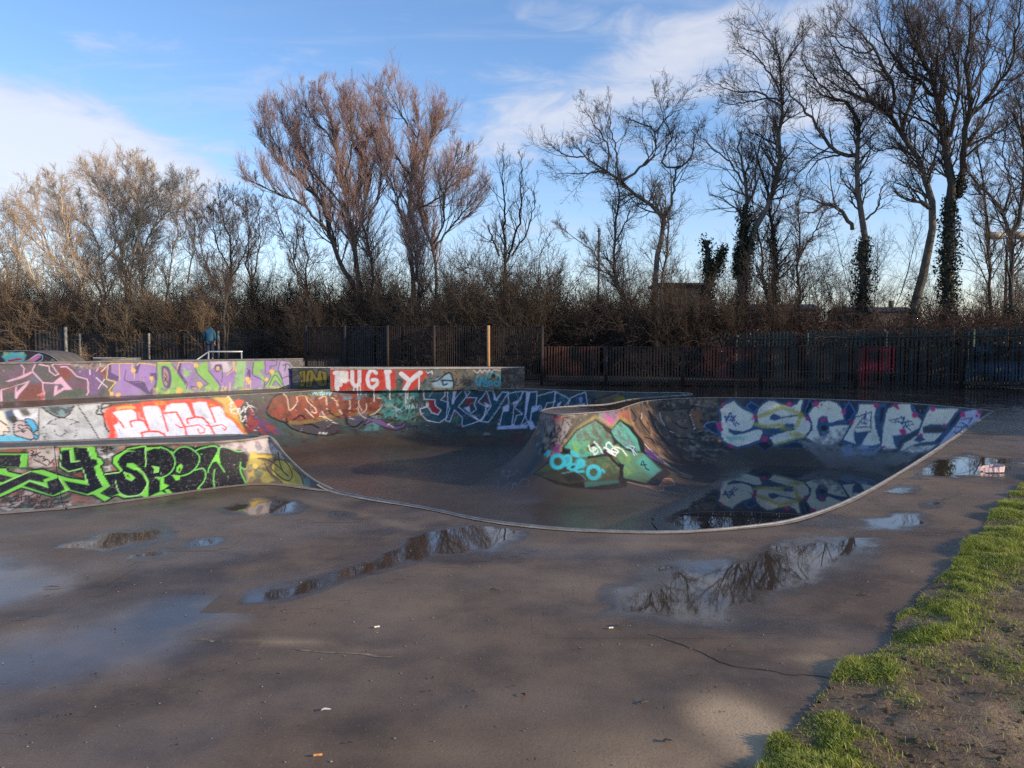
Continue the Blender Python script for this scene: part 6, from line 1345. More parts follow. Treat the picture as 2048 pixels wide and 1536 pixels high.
# ---- right-hand group
tree('bare_tree', 'slim bare tree with a low arching left branch beside the forked leaning tree', 40, TD, [([(425, 1260), (380, 1150), (370, 1020), (380, 930), (385, 800), (385, 740), (370, 640)], 18, 3), ([(410, 1240), (350, 1120), (290, 1030), (220, 980), (150, 930)], 10, 2), ([(375, 990), (420, 900), (440, 820)], 7, 2)], M_GREYB, M_DARKT, l1=1.84, s1=0.44, k=(7, 5, 2), ang=0.704, up=.07, wander=0.144)
tree('bare_tree', 'bare tree left of the shed whose main limb leans left into an open crown', 39, TD, [
 ([(530, 1260), (550, 1000), (570, 890), (540, 850), (450, 790), (390, 735), (320, 690), (250, 640), (190, 560)], 30, 3), ([(570, 880), (600, 830), (625, 700), (640, 680), (700, 610), (680, 520)], 12, 3), ([(640, 680), (570, 672), (600, 560), (560, 450), (570, 380)], 9, 2), ([(400, 745), (450, 710), (530, 640), (540, 540), (480, 505), (400, 480)], 11, 3),
 ([(340, 700), (345, 600), (280, 500), (240, 440)], 8, 2), ([(560, 1240), (590, 1000), (590, 880), (560, 780), (530, 740)], 13, 3), ([(250, 640), (180, 640), (120, 600)], 7, 2), ([(330, 700), (230, 710), (130, 710)], 7, 2), ([(540, 540), (600, 470), (660, 440)], 6, 2), ([(385, 735), (380, 620), (350, 520), (360, 430)], 8, 2)],
 M_GREYB, M_DARKT, l1=1.95, s1=0.44, k=(6, 5, 2), ang=0.748, up=.06, wander=0.160, ivy=[(0, 0, .22, .3, 1500)], bare=.5)
tree('ivy_stump', 'short forked dead trunk smothered in dark ivy standing by the shed', 38, TD, [([(760, 1200), (750, 1060), (738, 985)], 30, 18), ([(768, 1120), (800, 1070), (815, 1015)], 16, 10)], M_DARK, M_DARKT, l1=.8, s1=.6, k=(3, 3, 0), ivy=[(0, .3, 1, .32, 1700), (1, 0, 1, .36, 1100)], bare=.7)
tree('bare_tree', 'tall bare tree with ivy where its trunk bends right, rising into the white cloud', 38, TD, [
 ([(895, 1240), (920, 1040), (950, 930), (1010, 820), (1040, 680), (1050, 560), (1075, 490), (1050, 380), (1045, 280), (1030, 180), (1020, 110)], 34, 3), ([(890, 1200), (880, 1050), (900, 940), (910, 820), (900, 700), (880, 600), (900, 540)], 26, 4), ([(1057, 440), (960, 380), (880, 380), (770, 340)], 9, 2), ([(1050, 390), (1000, 290), (950, 230), (870, 180)], 9, 2),
 ([(1048, 310), (1090, 230), (1150, 150)], 8, 2), ([(1040, 220), (980, 140), (900, 120)], 7, 2), ([(1065, 420), (1000, 400), (900, 420), (800, 430)], 8, 2), ([(905, 760), (840, 660), (760, 600), (720, 560)], 9, 2), ([(908, 800), (950, 700), (960, 600), (1000, 500)], 8, 2), ([(1040, 650), (1020, 500), (980, 470), (900, 470)], 8, 2)],
 M_GREYB, M_DARKT, l1=2.18, s1=0.40, k=(6, 5, 2), ang=0.704, up=.07, wander=0.144, ivy=[(0, .05, .42, .36, 3000), (1, .1, .55, .36, 2400)], bare=.5)
tree('bare_tree', 'upright bare tree with ivy halfway up, between the bent ivy tree and the elbowed tree', 39, TD, [([(1020, 1260), (1030, 1050), (1010, 900), (990, 750), (950, 640), (940, 560)], 24, 3), ([(1000, 1260), (980, 1150), (970, 1000), (940, 850), (930, 720)], 14, 3), ([(1010, 900), (1060, 800), (1080, 700)], 8, 2)], M_DARK, M_DARKT, l1=1.95, s1=0.40, k=(7, 5, 2), ang=0.660, up=.08, wander=0.136, ivy=[(0, .05, .6, .3, 2200), (1, 0, .5, .25, 900)])
tree('bare_tree', 'bare tree with a sharp elbow branch to the left and ivy on its lower half', 37, TD, [
 ([(1380, 1260), (1385, 930), (1370, 860), (1355, 720), (1365, 630), (1370, 550), (1335, 430), (1270, 400), (1190, 375), (1130, 300)], 38, 3), ([(1365, 632), (1300, 630), (1250, 590), (1210, 520), (1140, 440), (1085, 375), (1050, 320)], 17, 3), ([(1300, 632), (1220, 650), (1170, 700), (1150, 760)], 8, 2), ([(1255, 600), (1190, 640), (1140, 690), (1100, 740)], 7, 2),
 ([(1345, 940), (1300, 860), (1240, 840), (1180, 870), (1100, 872)], 17, 3), ([(1400, 900), (1450, 850), (1460, 780), (1500, 740)], 9, 2), ([(1270, 400), (1200, 330), (1140, 250), (1150, 170)], 7, 2), ([(1365, 560), (1420, 480), (1440, 380)], 7, 2)],
 M_GREYB, M_DARKT, l1=1.95, s1=0.44, k=(6, 5, 2), ang=0.704, up=.06, wander=0.160, ivy=[(0, .05, .42, .4, 3600)], bare=.5)
tree('bare_tree', 'tall bare tree with a pale trunk leaning left, beside the biggest ivy trunk', 36, TD, [
 ([(1610, 1260), (1660, 1010), (1690, 870), (1640, 760), (1600, 630), (1540, 540), (1490, 470), (1440, 420), (1340, 400), (1250, 330), (1200, 290)], 44, 3), ([(1550, 550), (1570, 440), (1600, 360), (1600, 200), (1590, 60)], 17, 3), ([(1500, 480), (1520, 380), (1490, 300), (1430, 200), (1370, 130), (1300, 60)], 15, 3), ([(1440, 420), (1360, 340), (1290, 250), (1250, 150)], 11, 3),
 ([(1660, 850), (1625, 825)], 20, 14), ([(1600, 360), (1680, 260), (1700, 120), (1690, -20)], 10, 3), ([(1500, 300), (1540, 200), (1530, 60)], 9, 3), ([(1600, 640), (1520, 600), (1440, 620), (1380, 560)], 9, 2), ([(1430, 200), (1380, 220), (1290, 170), (1230, 100)], 8, 2)],
 M_GREYB, M_DARKT, l1=2.30, s1=0.37, k=(7, 5, 2), ang=0.660, up=.09, wander=0.128, ivy=[(0, .02, .22, .25, 900)], bare=.5)
tree('bare_tree', 'biggest dark bare tree with a thick straight ivy covered trunk near the right edge', 35, TD, [
 ([(1740, 1260), (1745, 1000), (1755, 800), (1740, 700), (1720, 550), (1700, 400), (1660, 280), (1600, 180), (1560, 60), (1540, -60)], 54, 3), ([(1775, 800), (1800, 650), (1815, 500), (1820, 380), (1810, 250), (1830, 130), (1830, -20)], 28, 3), ([(1815, 500), (1880, 420), (1950, 330), (2000, 250), (2030, 100), (2040, -40)], 15, 3), ([(1700, 420), (1620, 330), (1550, 280), (1480, 170), (1440, 50)], 15, 3),
 ([(1810, 600), (1900, 560), (1990, 510), (2060, 440)], 11, 2), ([(1745, 560), (1770, 440), (1780, 330), (1760, 200), (1720, 50)], 16, 3), ([(1820, 380), (1880, 270), (1900, 150), (1930, 0)], 12, 3), ([(1720, 560), (1640, 500), (1560, 470), (1480, 460), (1400, 430)], 11, 2), ([(1700, 420), (1700, 300), (1650, 150), (1660, 0)], 11, 3), ([(1950, 330), (2020, 320), (2080, 260)], 8, 2), ([(1835, 130), (1835, 160)], 12, 10)],
 M_DARK, M_DARKT, l1=2.30, s1=0.37, k=(7, 5, 2), ang=0.616, up=.10, wander=0.120, ivy=[(0, .03, .46, .34, 4600), (1, 0, .1, .3, 400)], bare=.5)
tree('bare_tree', 'bare tree at the right edge with a long limb reaching left', 34, TD, [([(2000, 1260), (2000, 1000), (1960, 880), (1880, 760), (1820, 690), (1790, 600)], 26, 3), ([(2000, 960), (2040, 850), (2050, 700), (2040, 500), (2000, 350)], 18, 3), ([(1960, 880), (1990, 760), (1960, 640), (1970, 520)], 9, 2)], M_DARK, M_DARKT, l1=2.07, s1=0.37, k=(6, 5, 2), ang=0.660, up=.08, wander=0.136, ivy=[(0, .03, .3, .3, 1500)])
tree('bare_tree', 'thin straight dark bare tree just right of the biggest ivy trunk', 38, TD, [([(1910, 1240), (1900, 900), (1880, 750), (1850, 600), (1850, 500)], 16, 3)], M_DARK, M_DARKT, l1=1.95, s1=0.37, k=(7, 5, 2), ang=0.660, up=.08, wander=0.136)
tree('bare_tree', 'bare tree mostly cut off by the right edge of the view', 35, TD, [([(2150, 1260), (2130, 900), (2100, 600), (2060, 350), (2040, 150)], 30, 3), ([(2110, 650), (2040, 560), (1990, 420)], 12, 3), ([(2120, 800), (2060, 760), (2000, 700)], 9, 2)], M_DARK, M_DARKT, l1=2.30, s1=0.37, k=(6, 5, 2), ang=0.660, up=.08, wander=0.136)
tree('bare_tree', 'thin grey bare tree in the gap left of the elbowed tree', 45, TD, [([(1130, 1250), (1120, 1080), (1130, 950), (1120, 850), (1140, 760)], 14, 3), ([(1125, 1050), (1200, 930), (1230, 840)], 8, 2)], M_DARK, M_DARKT, l1=1.95, s1=0.35, k=(7, 5, 2), ang=0.660, up=.08, wander=0.136)

# ================================================================== SHRUBS, BRAMBLES
def shrub(name, label, height, spread, stems, k, mat, leaves=0, group=None, cat='shrub', up=.08, r0=.02):
    a = TR.random(stems) * 2 * np.pi; rr = TR.random(stems) * .3 * spread
    st = np.stack([rr * np.cos(a), rr * np.sin(a), np.full(stems, -.1)], 1); tilt = TR.random(stems) * .75 * spread / height + .05
    di = unit(np.stack([np.cos(a) * tilt, np.sin(a) * tilt, np.ones(stems)], 1)); L = height * (.6 + .5 * TR.random(stems))
    P0, R0 = grow(st, di, L, np.full(stems, r0), 7, .13, up * .3)
    p, dd, ra, t = spawn(P0, R0, k[0], .12, 1, .7, .25); L1 = np.repeat(L, k[0]) * .38 * (.5 + .7 * TR.random(len(p))) * (1.1 - .5 * t)
    P1, R1 = grow(p, dd, L1, np.maximum(ra * .6, .010), 5, .16, up)
    p, dd, ra, t = spawn(P1, R1, k[1], .1, 1, .75, .25); L2 = np.repeat(L1, k[1]) * .5 * (.5 + .8 * TR.random(len(p)))
    P2, R2 = grow(p, dd, L2, np.maximum(ra * .6, .0075), 3, .16, up)
    packs = [(P0, R0, 5), (P1, R1, 4), (P2, R2, 3)]
    if k[2]:
        p, dd, ra, t = spawn(P2, R2, k[2], .1, 1, .8, .25); packs.append((*grow(p, dd, np.clip(np.repeat(L2, k[2]) * .55, .1, .5), np.full(len(p), .006), 1, .15, up), 3))
    root = empty(name, (0, 0, 0), label, cat, group); ribbons(packs, 'stems', mat, root)
    if leaves:
        ii = TR.integers(0, len(P2), leaves); jj = TR.integers(1, P2.shape[1], leaves); V, Q = leaf_quads(P2[ii, jj] + TR.normal(0, .05, (leaves, 3)), .05); mesh_np('leaves', V, Q, M_IVY, root)
    return root
def bramble(name, label, w, h, n, mat, group=None):
    a = TR.random(n) * 2 * np.pi; r = np.sqrt(TR.random(n)) * w * .8; st = np.stack([r * np.cos(a), r * np.sin(a) * .6, TR.random(n) * h * .5], 1)
    b = TR.random(n) * 2 * np.pi; di = unit(np.stack([np.cos(b) * .7, np.sin(b) * .7, .5 + TR.random(n) * 1.2], 1)); L = h * (.5 + .8 * TR.random(n))
    M, st2 = n, st; P = np.empty((n, 9, 3)); P[:, 0] = st; d = di
    for i in range(8):
        d = unit(d + np.array([0, 0, -.16]) + TR.normal(0, .12, (n, 3))); P[:, i + 1] = P[:, i] + d * (L / 8)[:, None]
    R_ = np.full((n, 9), .008); p, dd, ra, t = spawn(P, R_, 6, .1, 1, .9, .3); P1, R1 = grow(p, dd, .15 + .35 * TR.random(len(p)), np.full(len(p), .005), 2, .2, 0)
    root = empty(name, (0, 0, 0), label, 'brambles', group); ribbons([(P, R_, 4), (P1, R1, 3)], 'stems', mat, root)
    m = n * 2; ii = TR.integers(0, n, m); jj = TR.integers(1, 9, m); V, Q = leaf_quads(P[ii, jj] + TR.normal(0, .06, (m, 3)), .045); mesh_np('leaves', V, Q, leaf_mat('bramble_leaves', (.03, .022, .012), (.06, .04, .02)), root)
    return root
G_S = 'bare shrubs in the undergrowth behind the fence'
pro = [shrub('bare_shrub', 'bare brown shrub in the undergrowth behind the fence', 3.6, 3.2, 26, (9, 8, 3), M_SHR, 0, G_S), shrub('bare_shrub', 'bare brown shrub in the undergrowth behind the fence', 4.6, 3.2, 24, (9, 8, 3), M_SHR, 0, G_S),
       shrub('bare_shrub', 'bare brown shrub in the undergrowth behind the fence', 2.6, 3.0, 30, (9, 7, 3), M_SHR, 0, G_S)]
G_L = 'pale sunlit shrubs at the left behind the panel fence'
prd = [shrub('bare_shrub', 'dark bare shrub at the foot of the right-hand trees', 4.2, 3.2, 20, (9, 7, 3), M_DARKT, 0, 'dark shrubs under the right-hand trees'), shrub('bare_shrub', 'dark bare shrub at the foot of the right-hand trees', 3.0, 3.4, 26, (8, 7, 3), M_BRAM, 0, 'dark shrubs under the right-hand trees')]
psa = [shrub('sapling', 'thin bare sapling with several upright stems among the trees', 7.6, 2.2, 5, (14, 7, 4), M_DARKT, 0, 'thin saplings between the trees', 'tree', .06, .035), shrub('sapling', 'thin bare sapling with several upright stems among the trees', 6.4, 2.6, 4, (14, 8, 4), M_DARKT, 0, 'thin saplings between the trees', 'tree', .05, .032)]
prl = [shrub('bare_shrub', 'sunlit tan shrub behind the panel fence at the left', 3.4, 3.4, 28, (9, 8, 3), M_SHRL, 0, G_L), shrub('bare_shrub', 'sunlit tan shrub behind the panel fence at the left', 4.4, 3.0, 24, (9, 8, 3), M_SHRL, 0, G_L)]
used = set()
def put(proto, x, y, s, sz=None, rz=None):
    o = proto if id(proto) not in used else copy_tree(proto); used.add(id(proto))
    o.location = (x, y, -.05); o.rotation_euler = (0, 0, random.uniform(0, 6.28) if rz is None else rz); o.scale = (s, s, sz or s); return o
for i in range(30):
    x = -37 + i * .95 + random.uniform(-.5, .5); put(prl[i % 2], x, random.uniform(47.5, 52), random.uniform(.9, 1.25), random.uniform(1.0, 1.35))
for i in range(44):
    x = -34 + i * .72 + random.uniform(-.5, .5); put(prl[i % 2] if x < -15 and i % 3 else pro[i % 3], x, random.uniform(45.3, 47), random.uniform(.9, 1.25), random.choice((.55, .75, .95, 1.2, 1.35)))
for i in range(46):
    x = -13 + i * .52 + random.uniform(-.5, .5); put(pro[i % 3], x, random.uniform(35, 44) if x > -4 else random.uniform(41, 46), random.uniform(.8, 1.2), random.choice((.5, .7, .9, 1.2, 1.35)))
for i in range(46):
    x = 2.0 + i * .5 + random.uniform(-.4, .4); put((prd + pro[:1])[i % 3], x, max(28, 41 - (x - 3) * .55) + random.uniform(.5, 9), random.uniform(.7, 1.15), random.choice((.4, .55, .7, .95, 1.3)))
ev = shrub('dense_shrub', 'dark dense shrub with small leaves around the crooked ivy tree', 4.2, 3.6, 26, (9, 7, 3), M_DARK, 9000, None)
ev.location = (at(985, 600, 41)[0], 41, -.05)
ev2 = shrub('dense_shrub', 'dark dense leafy shrub right of the crooked ivy tree, thinner at its top', 3.4, 3.4, 22, (9, 6, 3), M_DARK, 5000, None); ev2.location = (at(1110, 600, 41)[0], 40, -.05)
br1 = bramble('bramble_bush', 'broad mound of reddish brown brambles in front of the shed', 4.2, 3.4, 900, M_BRAM); br1.location = (at(1395, 620, 36)[0], 36.5, -.05)
br2 = bramble('bramble_bush', 'low brambles trailing over the palisade left of the reddish mound', 3.6, 2.3, 600, M_BRAM); br2.location = (at(1210, 650, 37)[0], 37.5, -.05)
br3 = bramble('bramble_bush', 'dark bramble tangle at the foot of the biggest ivy trunk', 4.0, 2.6, 700, M_BRAM); br3.location = (at(1860, 620, 32)[0], 32.5, -.05)
br4 = bramble('bramble_bush', 'bramble thicket at the right edge behind the palisade', 3.4, 2.8, 600, M_BRAM); br4.location = (at(2060, 620, 31)[0], 31, -.05)
for i in range(40):
    x = -31 + i * 1.33 + random.uniform(-.6, .6); y_ = 46 + random.uniform(-1, 4) if x < -5 else (42 + random.uniform(-2, 5) if x < 3 else max(29.5, 42 - (x - 3) * .55) + random.uniform(.5, 8))
    put(psa[i % 2], x, y_, random.uniform(.7, 1.05), random.uniform(.65, 1.1))
G_B = 'low bramble thickets along the foot of the trees behind the palisade'
pbm = bramble('bramble_bush', 'low bramble thicket at the foot of the trees behind the palisade', 3.2, 2.2, 520, M_BRAM, G_B)
for i in range(16):
    x = 1.5 + i * 1.45 + random.uniform(-.5, .5); put(pbm, x, max(27.5, 40.5 - (x - 3) * .6) + random.uniform(.3, 2.5), random.uniform(.85, 1.15), random.uniform(.8, 1.25))
# distant hedgerow closing the field
n = 26000; hx = TR.random(n) * 260 - 130; hz = TR.random(n) ** 1.3; hh = 1.6 + 2.2 * fbm(np.column_stack([hx, hx * 0, hx * 0]), .12, 4, 3)
V, Q = leaf_quads(np.column_stack([hx, 84 + TR.random(n) * 2.5, hz * hh]), .3)
o = mesh_np('hedgerow', V, Q, leaf_mat('far_hedge', (.02, .018, .012), (.05, .045, .022))); tag(o, kind='stuff')
# unseen hedge added at the right, shaped to shade the fence and far slab
hd_ = empty('shade_hedge', (20.5, 17, 0), 'unseen leafy screen added at the right to shade the fence and far slab', 'shade_hedge')
n = 60000; hy = TR.random(n) * 19 - 8.5; hzz = TR.random(n); top = 4.1 + 3.4 * np.clip((hy + 4.5) / 4, 0, 1) + .9 * (fbm(np.column_stack([hy, hy * 0, hy * 0]), .5, 9, 3) - .5) * 2
V, Q = leaf_quads(np.column_stack([TR.normal(0, .55, n), hy, hzz * top]), .11); mesh_np('leaves', V, Q, M_IVY, hd_)
mb = MB()
for i in range(24): mb.tube([(0, -8.3 + i * .8, -.1), (random.uniform(-.1, .1), -8.3 + i * .8, 3.2)], [.07, .02], 5)
mb.build('stems', M_DARK, hd_)
# ================================================================== VERGE: mud and grass on the right
def in_verge(x, y): return x > edge_x(y) + .0
h = .035
xs = np.arange(.2, 9.5, h); ys = np.arange(1.2, 13.0, h); X, Y = np.meshgrid(xs, ys, indexing='ij'); P = np.stack([X.ravel(), Y.ravel()], 1)
e = P[:, 0] - edge_x(P[:, 1]); P3 = np.column_stack([P, P[:, 0] * 0])
z = .012 + np.clip(e, 0, .3) * .10 + (fbm(P3, 2.2, 3, 3) - .5) * .045 * np.clip(e * 3, 0, 1) + (fbm(P3, 11, 8, 3) - .5) * .045 * np.clip(e * 4, 0, 1)
i0 = (np.arange(len(xs) - 1)[:, None] * len(ys) + np.arange(len(ys) - 1)).ravel(); Q = np.stack([i0, i0 + len(ys), i0 + len(ys) + 1, i0 + 1], 1)
Q = Q[(e[Q] > -.03).all(1)]; us = np.unique(Q); rm = np.full(len(P), -1); rm[us] = np.arange(len(us))
m_mud, nt, b = new_mat('trodden_mud'); p = wpos(nt)
c = ramp(nt, noise(nt, 3.2, 8, .68, p), [(.28, (.055, .032, .017)), (.48, (.16, .098, .052)), (.72, (.36, .245, .135))])
c = mix(nt, maprange(nt, noise(nt, 1.5, 6, .6, p), .58, .70), c, mix(nt, noise(nt, 30, 4, .6, p), (.13, .16, .03), (.25, .25, .065)))
nt.links.new(c, b.inputs['Base Color']); nt.links.new(maprange(nt, noise(nt, 2.2, 4, .5, p), .4, .65, .55, .95), b.inputs['Roughness']); bump(nt, b, noise(nt, 26, 6, .72, p), 1.0, .03)
vg = mesh_np('verge', np.column_stack([P, z])[us], rm[Q], m_mud, smooth=True); tag(vg, kind='structure')
V = [(9.4, 1.2, .0), (60, -12, .0), (60, 60, .0), (16.4, 60, .0), (16.4, 26, .0), (15.2, 23, 0), (13, 19.5, 0), (10.2, 15.2, 0), (8.6, 12.95, 0), (9.4, 12.95, 0)]
o = mesh_np('lawn', [(9.3, -12, -.01), (60, -12, -.01), (60, 60, -.01), (16.45, 60, -.01), (16.45, 26, -.01), (16.15, 23, -.01), (14.35, 19.5, -.01), (11.75, 15.6, -.01), (9.7, 12.9, -.01), (9.3, 12.9, -.01)], [[0, 1, 2, 3], [0, 3, 4, 5], [0, 5, 6, 7], [0, 7, 8, 9]], m_mud); tag(o, kind='structure')
def zv(x, y):
    q = np.column_stack([x, y, x * 0]); e = x - edge_x(y)
    return .012 + np.clip(e, 0, .3) * .10 + (fbm(q, 2.2, 3, 3) - .5) * .045 * np.clip(e * 3, 0, 1) + (fbm(q, 11, 8, 3) - .5) * .045 * np.clip(e * 4, 0, 1)
# grass: tufted border along the slab, short patchy turf behind it
def blades(x, y, hgt, wid, lean):
    n = len(x); a = TR.random(n) * 2 * np.pi; dx, dy = np.cos(a), np.sin(a); l = lean * (.3 + TR.random(n)); b_ = TR.random(n) * 2 * np.pi; lx, ly = np.cos(b_) * l, np.sin(b_) * l
    z0 = zv(x, y) - .005; w = wid * (.7 + .6 * TR.random(n))
    v = np.empty((n, 5, 3))
    v[:, 0] = np.column_stack([x - dx * w, y - dy * w, z0]); v[:, 1] = np.column_stack([x + dx * w, y + dy * w, z0])
    mx, my = x + lx * hgt * .35, y + ly * hgt * .35
    v[:, 2] = np.column_stack([mx + dx * w * .8, my + dy * w * .8, z0 + hgt * .6]); v[:, 3] = np.column_stack([mx - dx * w * .8, my - dy * w * .8, z0 + hgt * .6])
    v[:, 4] = np.column_stack([x + lx * hgt, y + ly * hgt, z0 + hgt * (1 - .25 * l)])
    return v
vs = []
n = 130000; y = 1.6 + (TR.random(n) ** 1.25) * 9.5; e = np.abs(TR.normal(0, .17, n)) * (1 + .05 * y) - .015; x = edge_x(y) + e
tuft = fbm(np.column_stack([x, y, x * 0]), 2.6, 13, 3); k = (tuft + TR.normal(0, .05, n)) >.41 + e * .14; x, y, tuft, e = x[k], y[k], tuft[k], e[k]
vs.append(blades(x, y, (.016 + .052 * np.clip((tuft - .4) * 3.2, 0, 1)) * (.6 + .7 * TR.random(len(x))) * np.clip(1.25 - e, .4, 1), .0024, .7))
n = 420000; y = 1.6 + (TR.random(n) ** 1.1) * 10; x = edge_x(y) + .1 + TR.random(n) * 4.0
d1 = fbm(np.column_stack([x, y, x * 0]), 1.25, 31, 4); far_ = np.clip((x - edge_x(y)) / 3 - .35 + (y - 3.8) * .16, -.6, 1.0); k = d1 + .10 * far_ + TR.normal(0, .06, n) > .475; x, y = x[k], y[k]
vs.append(blades(x, y, .008 + .02 * TR.random(len(x)), .0024, 1.5))
n = 5000; y = 1.6 + TR.random(n) * 8; x = edge_x(y) + .3 + TR.random(n) * 3; vs.append(blades(x, y, .015 + .04 * TR.random(n), .0016, 1.6))
v = np.concatenate(vs); n = len(v); ix = np.arange(n)[:, None] * 5
m_gr, nt, b = new_mat('grass_blades'); p = wpos(nt)
hue = noise(nt, 2.0, 4, .6, p); fine_ = noise(nt, 90, 2, .5, p)
c = ramp(nt, math_n(nt, 'ADD', math_n(nt, 'MULTIPLY', hue, .6), math_n(nt, 'MULTIPLY', fine_, .4)), [(.3, (.14, .17, .025)), (.5, (.30, .34, .05)), (.72, (.52, .48, .13))])
nt.links.new(c, b.inputs['Base Color']); b.inputs['Roughness'].default_value = .5
tr_ = N(nt, 'ShaderNodeBsdfTranslucent'); nt.links.new(c, tr_.inputs['Color']); ms = N(nt, 'ShaderNodeMixShader'); ms.inputs[0].default_value = .35
nt.links.new(b.outputs[0], ms.inputs[1]); nt.links.new(tr_.outputs[0], ms.inputs[2]); nt.links.new(ms.outputs[0], nt.nodes['Material Output'].inputs['Surface'])
gr_ = mesh_np('grass', v.reshape(-1, 3), [ix + np.array([[0, 1, 2, 3]]), ix + np.array([[3, 2, 4]])], m_gr); tag(gr_, kind='stuff')

# dead straw-coloured blades and crumbs of soil on the mud
n = 9000; y = 1.6 + TR.random(n) ** 1.2 * 8; x = edge_x(y) + TR.random(n) ** 1.3 * 3.2 + .02; v = blades(x, y, .012 + .035 * TR.random(n), .0016, 1.9); ix = np.arange(n)[:, None] * 5
o = mesh_np('dead_grass', v.reshape(-1, 3), [ix + np.array([[0, 1, 2, 3]]), ix + np.array([[3, 2, 4]])], simple_mat('straw', (.14, .10, .05), (.42, .33, .18), 30, .8, .1)); tag(o, kind='stuff')
n = 9000; y = 1.6 + TR.random(n) ** 1.3 * 7; x = edge_x(y) + .03 + TR.random(n) * 3; k = fbm(np.column_stack([x, y, x * 0]), 1.25, 31, 4) < .54; x, y = x[k], y[k]; n = len(x); r_ = .004 + .014 * TR.random(n) ** 3
b5 = np.array([[1, 0, .1], [0, 1, .2], [-1, 0, .1], [0, -1, .2], [.15, .1, .9]]); Vc = b5[None] * (1 + .7 * (TR.random((n, 5, 1)) - .5)) * r_[:, None, None] + np.column_stack([x, y, zv(x, y) - .002])[:, None]
ic = np.arange(n)[:, None] * 5; o = mesh_np('soil_crumbs', Vc.reshape(-1, 3), np.concatenate([ic + np.array([[a, b, 4]]) for a, b in ((0, 1), (1, 2), (2, 3), (3, 0))]), simple_mat('crumb', (.04, .022, .011), (.20, .125, .065), 20, .95, .4)); tag(o, kind='stuff')

# ================================================================== SMALL LITTER
M_WHITE = simple_mat('paper_white', (.6, .56, .5), (.78, .74, .68), 30, .8, .2); M_ORNG = simple_mat('cork_paper', (.5, .2, .06), (.65, .3, .1), 60, .8, .2); M_LEAFB = simple_mat('dead_leaf', (.03, .02, .014), (.09, .06, .035), 20, .7, .4); M_TWIG = simple_mat('dry_twig', (.05, .035, .025), (.14, .1, .07), 20, .9, .3)
def butt(px, py, rz, ln, body, label):
    x, y = gp(px, py); r = empty('cigarette_butt', (x, y, .006), label, 'cigarette butt', rz=rz)
    MB().tube([(-ln * .5, 0, .004), (0, 0, .005), (ln * .5, 0, .005)], .0042, 10).build('filter', body, r, True)
    MB().tube([(-ln * .62, .0005, .004), (-ln * .5, 0, .004)], [.003, .0042], 8).build('ash_end', M_TWIG, r, True); return r
butt(636, 1515, .12, .032, M_ORNG, 'orange cigarette butt on the slab at the bottom of the picture'); butt(754, 1257, .3, .028, M_WHITE, 'white cigarette butt lying on the slab left of centre')
butt(1222, 1259, .1, .024, M_WHITE, 'pale butt beside the black leaf near the big puddle')
def leaf(px, py, s, rz, mat, label):
    x, y = gp(px, py); P = []
    for i in range(9):
        t = i / 8; w = .5 * s * math.sin(math.pi * t) ** .8; P += [((t - .5) * s * 2, -w, .006 + .35 * w + .12 * s * math.sin(5 * t)), ((t - .5) * s * 2, 0, .006 + .1 * s * math.sin(5 * t)), ((t - .5) * s * 2, w, .006 + .45 * w + .1 * s * math.sin(5 * t + 1))]
    Qs = []
    for i in range(8):
        a = i * 3; Qs += [(a, a + 3, a + 4, a + 1), (a + 1, a + 4, a + 5, a + 2)]
    o = mesh_np('leaf', P, Qs, mat, None, True); o.location = (x, y, .004); o.rotation_euler.z = rz; return tag(o, label, 'leaf')
leaf(1238, 1254, .03, .4, M_TWIG, 'curled black leaf at the lower edge of the big puddle'); leaf(652, 1424, .022, .5, M_WHITE, 'pale curled leaf on the slab above the orange butt'); leaf(1046, 1393, .02, 2, M_LEAFB, 'small brown leaf on the bare slab below the centre'); leaf(1335, 1486, .022, .2, M_LEAFB, 'brown curled leaf on the pale patch at the bottom'); leaf(860, 1386, .014, 1, M_LEAFB, 'tiny dark leaf left of the centre seam'); leaf(1804, 1296, .045, 2.4, M_LEAFB, 'dead brown leaf lying on the mud beside the grass edge')
M_FRAG = simple_mat('leaf_fragment', (.015, .012, .01), (.05, .035, .022), 20, .7, .4)
G_F = 'small dark leaf fragments scattered over the slab'
fr0 = leaf(700, 1490, .012, .4, M_FRAG, 'small dark leaf fragment lying on the slab'); fr0['group'] = G_F
k_ = 0
while k_ < 70:
    px, py = random.uniform(20, 1800), random.uniform(1080, 1530); x, y = gp(px, py)
    if x > edge_x(y) - .1: continue
    k_ += 1; o = fr0.copy(); C.objects.link(o); o.location = (x, y, .003); q_ = random.uniform(.4, 1.1); o.scale = (q_, q_ * random.uniform(.5, 1), q_); o.rotation_euler.z = random.uniform(0, 6.28)
def twig(px, py, L, rz, label):
    x, y = gp(px, py); mb = MB().tube([(-L / 2, 0, .006), (-L / 6, .006, .009), (L / 5, -.004, .007), (L / 2, .008, .008)], [.003, .0036, .003, .0015], 6); mb.tube([(0, 0, .008), (L * .2, .03, .012)], [.002, .001], 5)
    o = mb.build('twig', M_TWIG, None, True); o.location = (x, y, .003); o.rotation_euler.z = rz; return tag(o, label, 'twig')
twig(990, 1182, .10, -.3, 'thin twig on the slab above the centre'); twig(1290, 1408, .05, .6, 'short pale twig on the slab right of centre'); twig(108, 1176, .12, .2, 'twig in the thin water film at the left'); twig(1725, 1192, .09, -.3, 'twig on the slab right of the big puddle')
st_ = at(1950, 1420, 3.2); xg, yg = gp(1935, 1440, .03); mb = MB().tube([(-.05, -.28, .03), (0, 0, .035), (.05, .16, .03), (.09, .34, .028)], [.004, .006, .006, .003], 7); o = mb.build('stick', simple_mat('pale_stick', (.16, .12, .08), (.3, .24, .17), 15, .9, .4), None, True); o.location = (xg, yg, .012); tag(o, 'long pale stick lying on the mud at the lower right', 'stick')
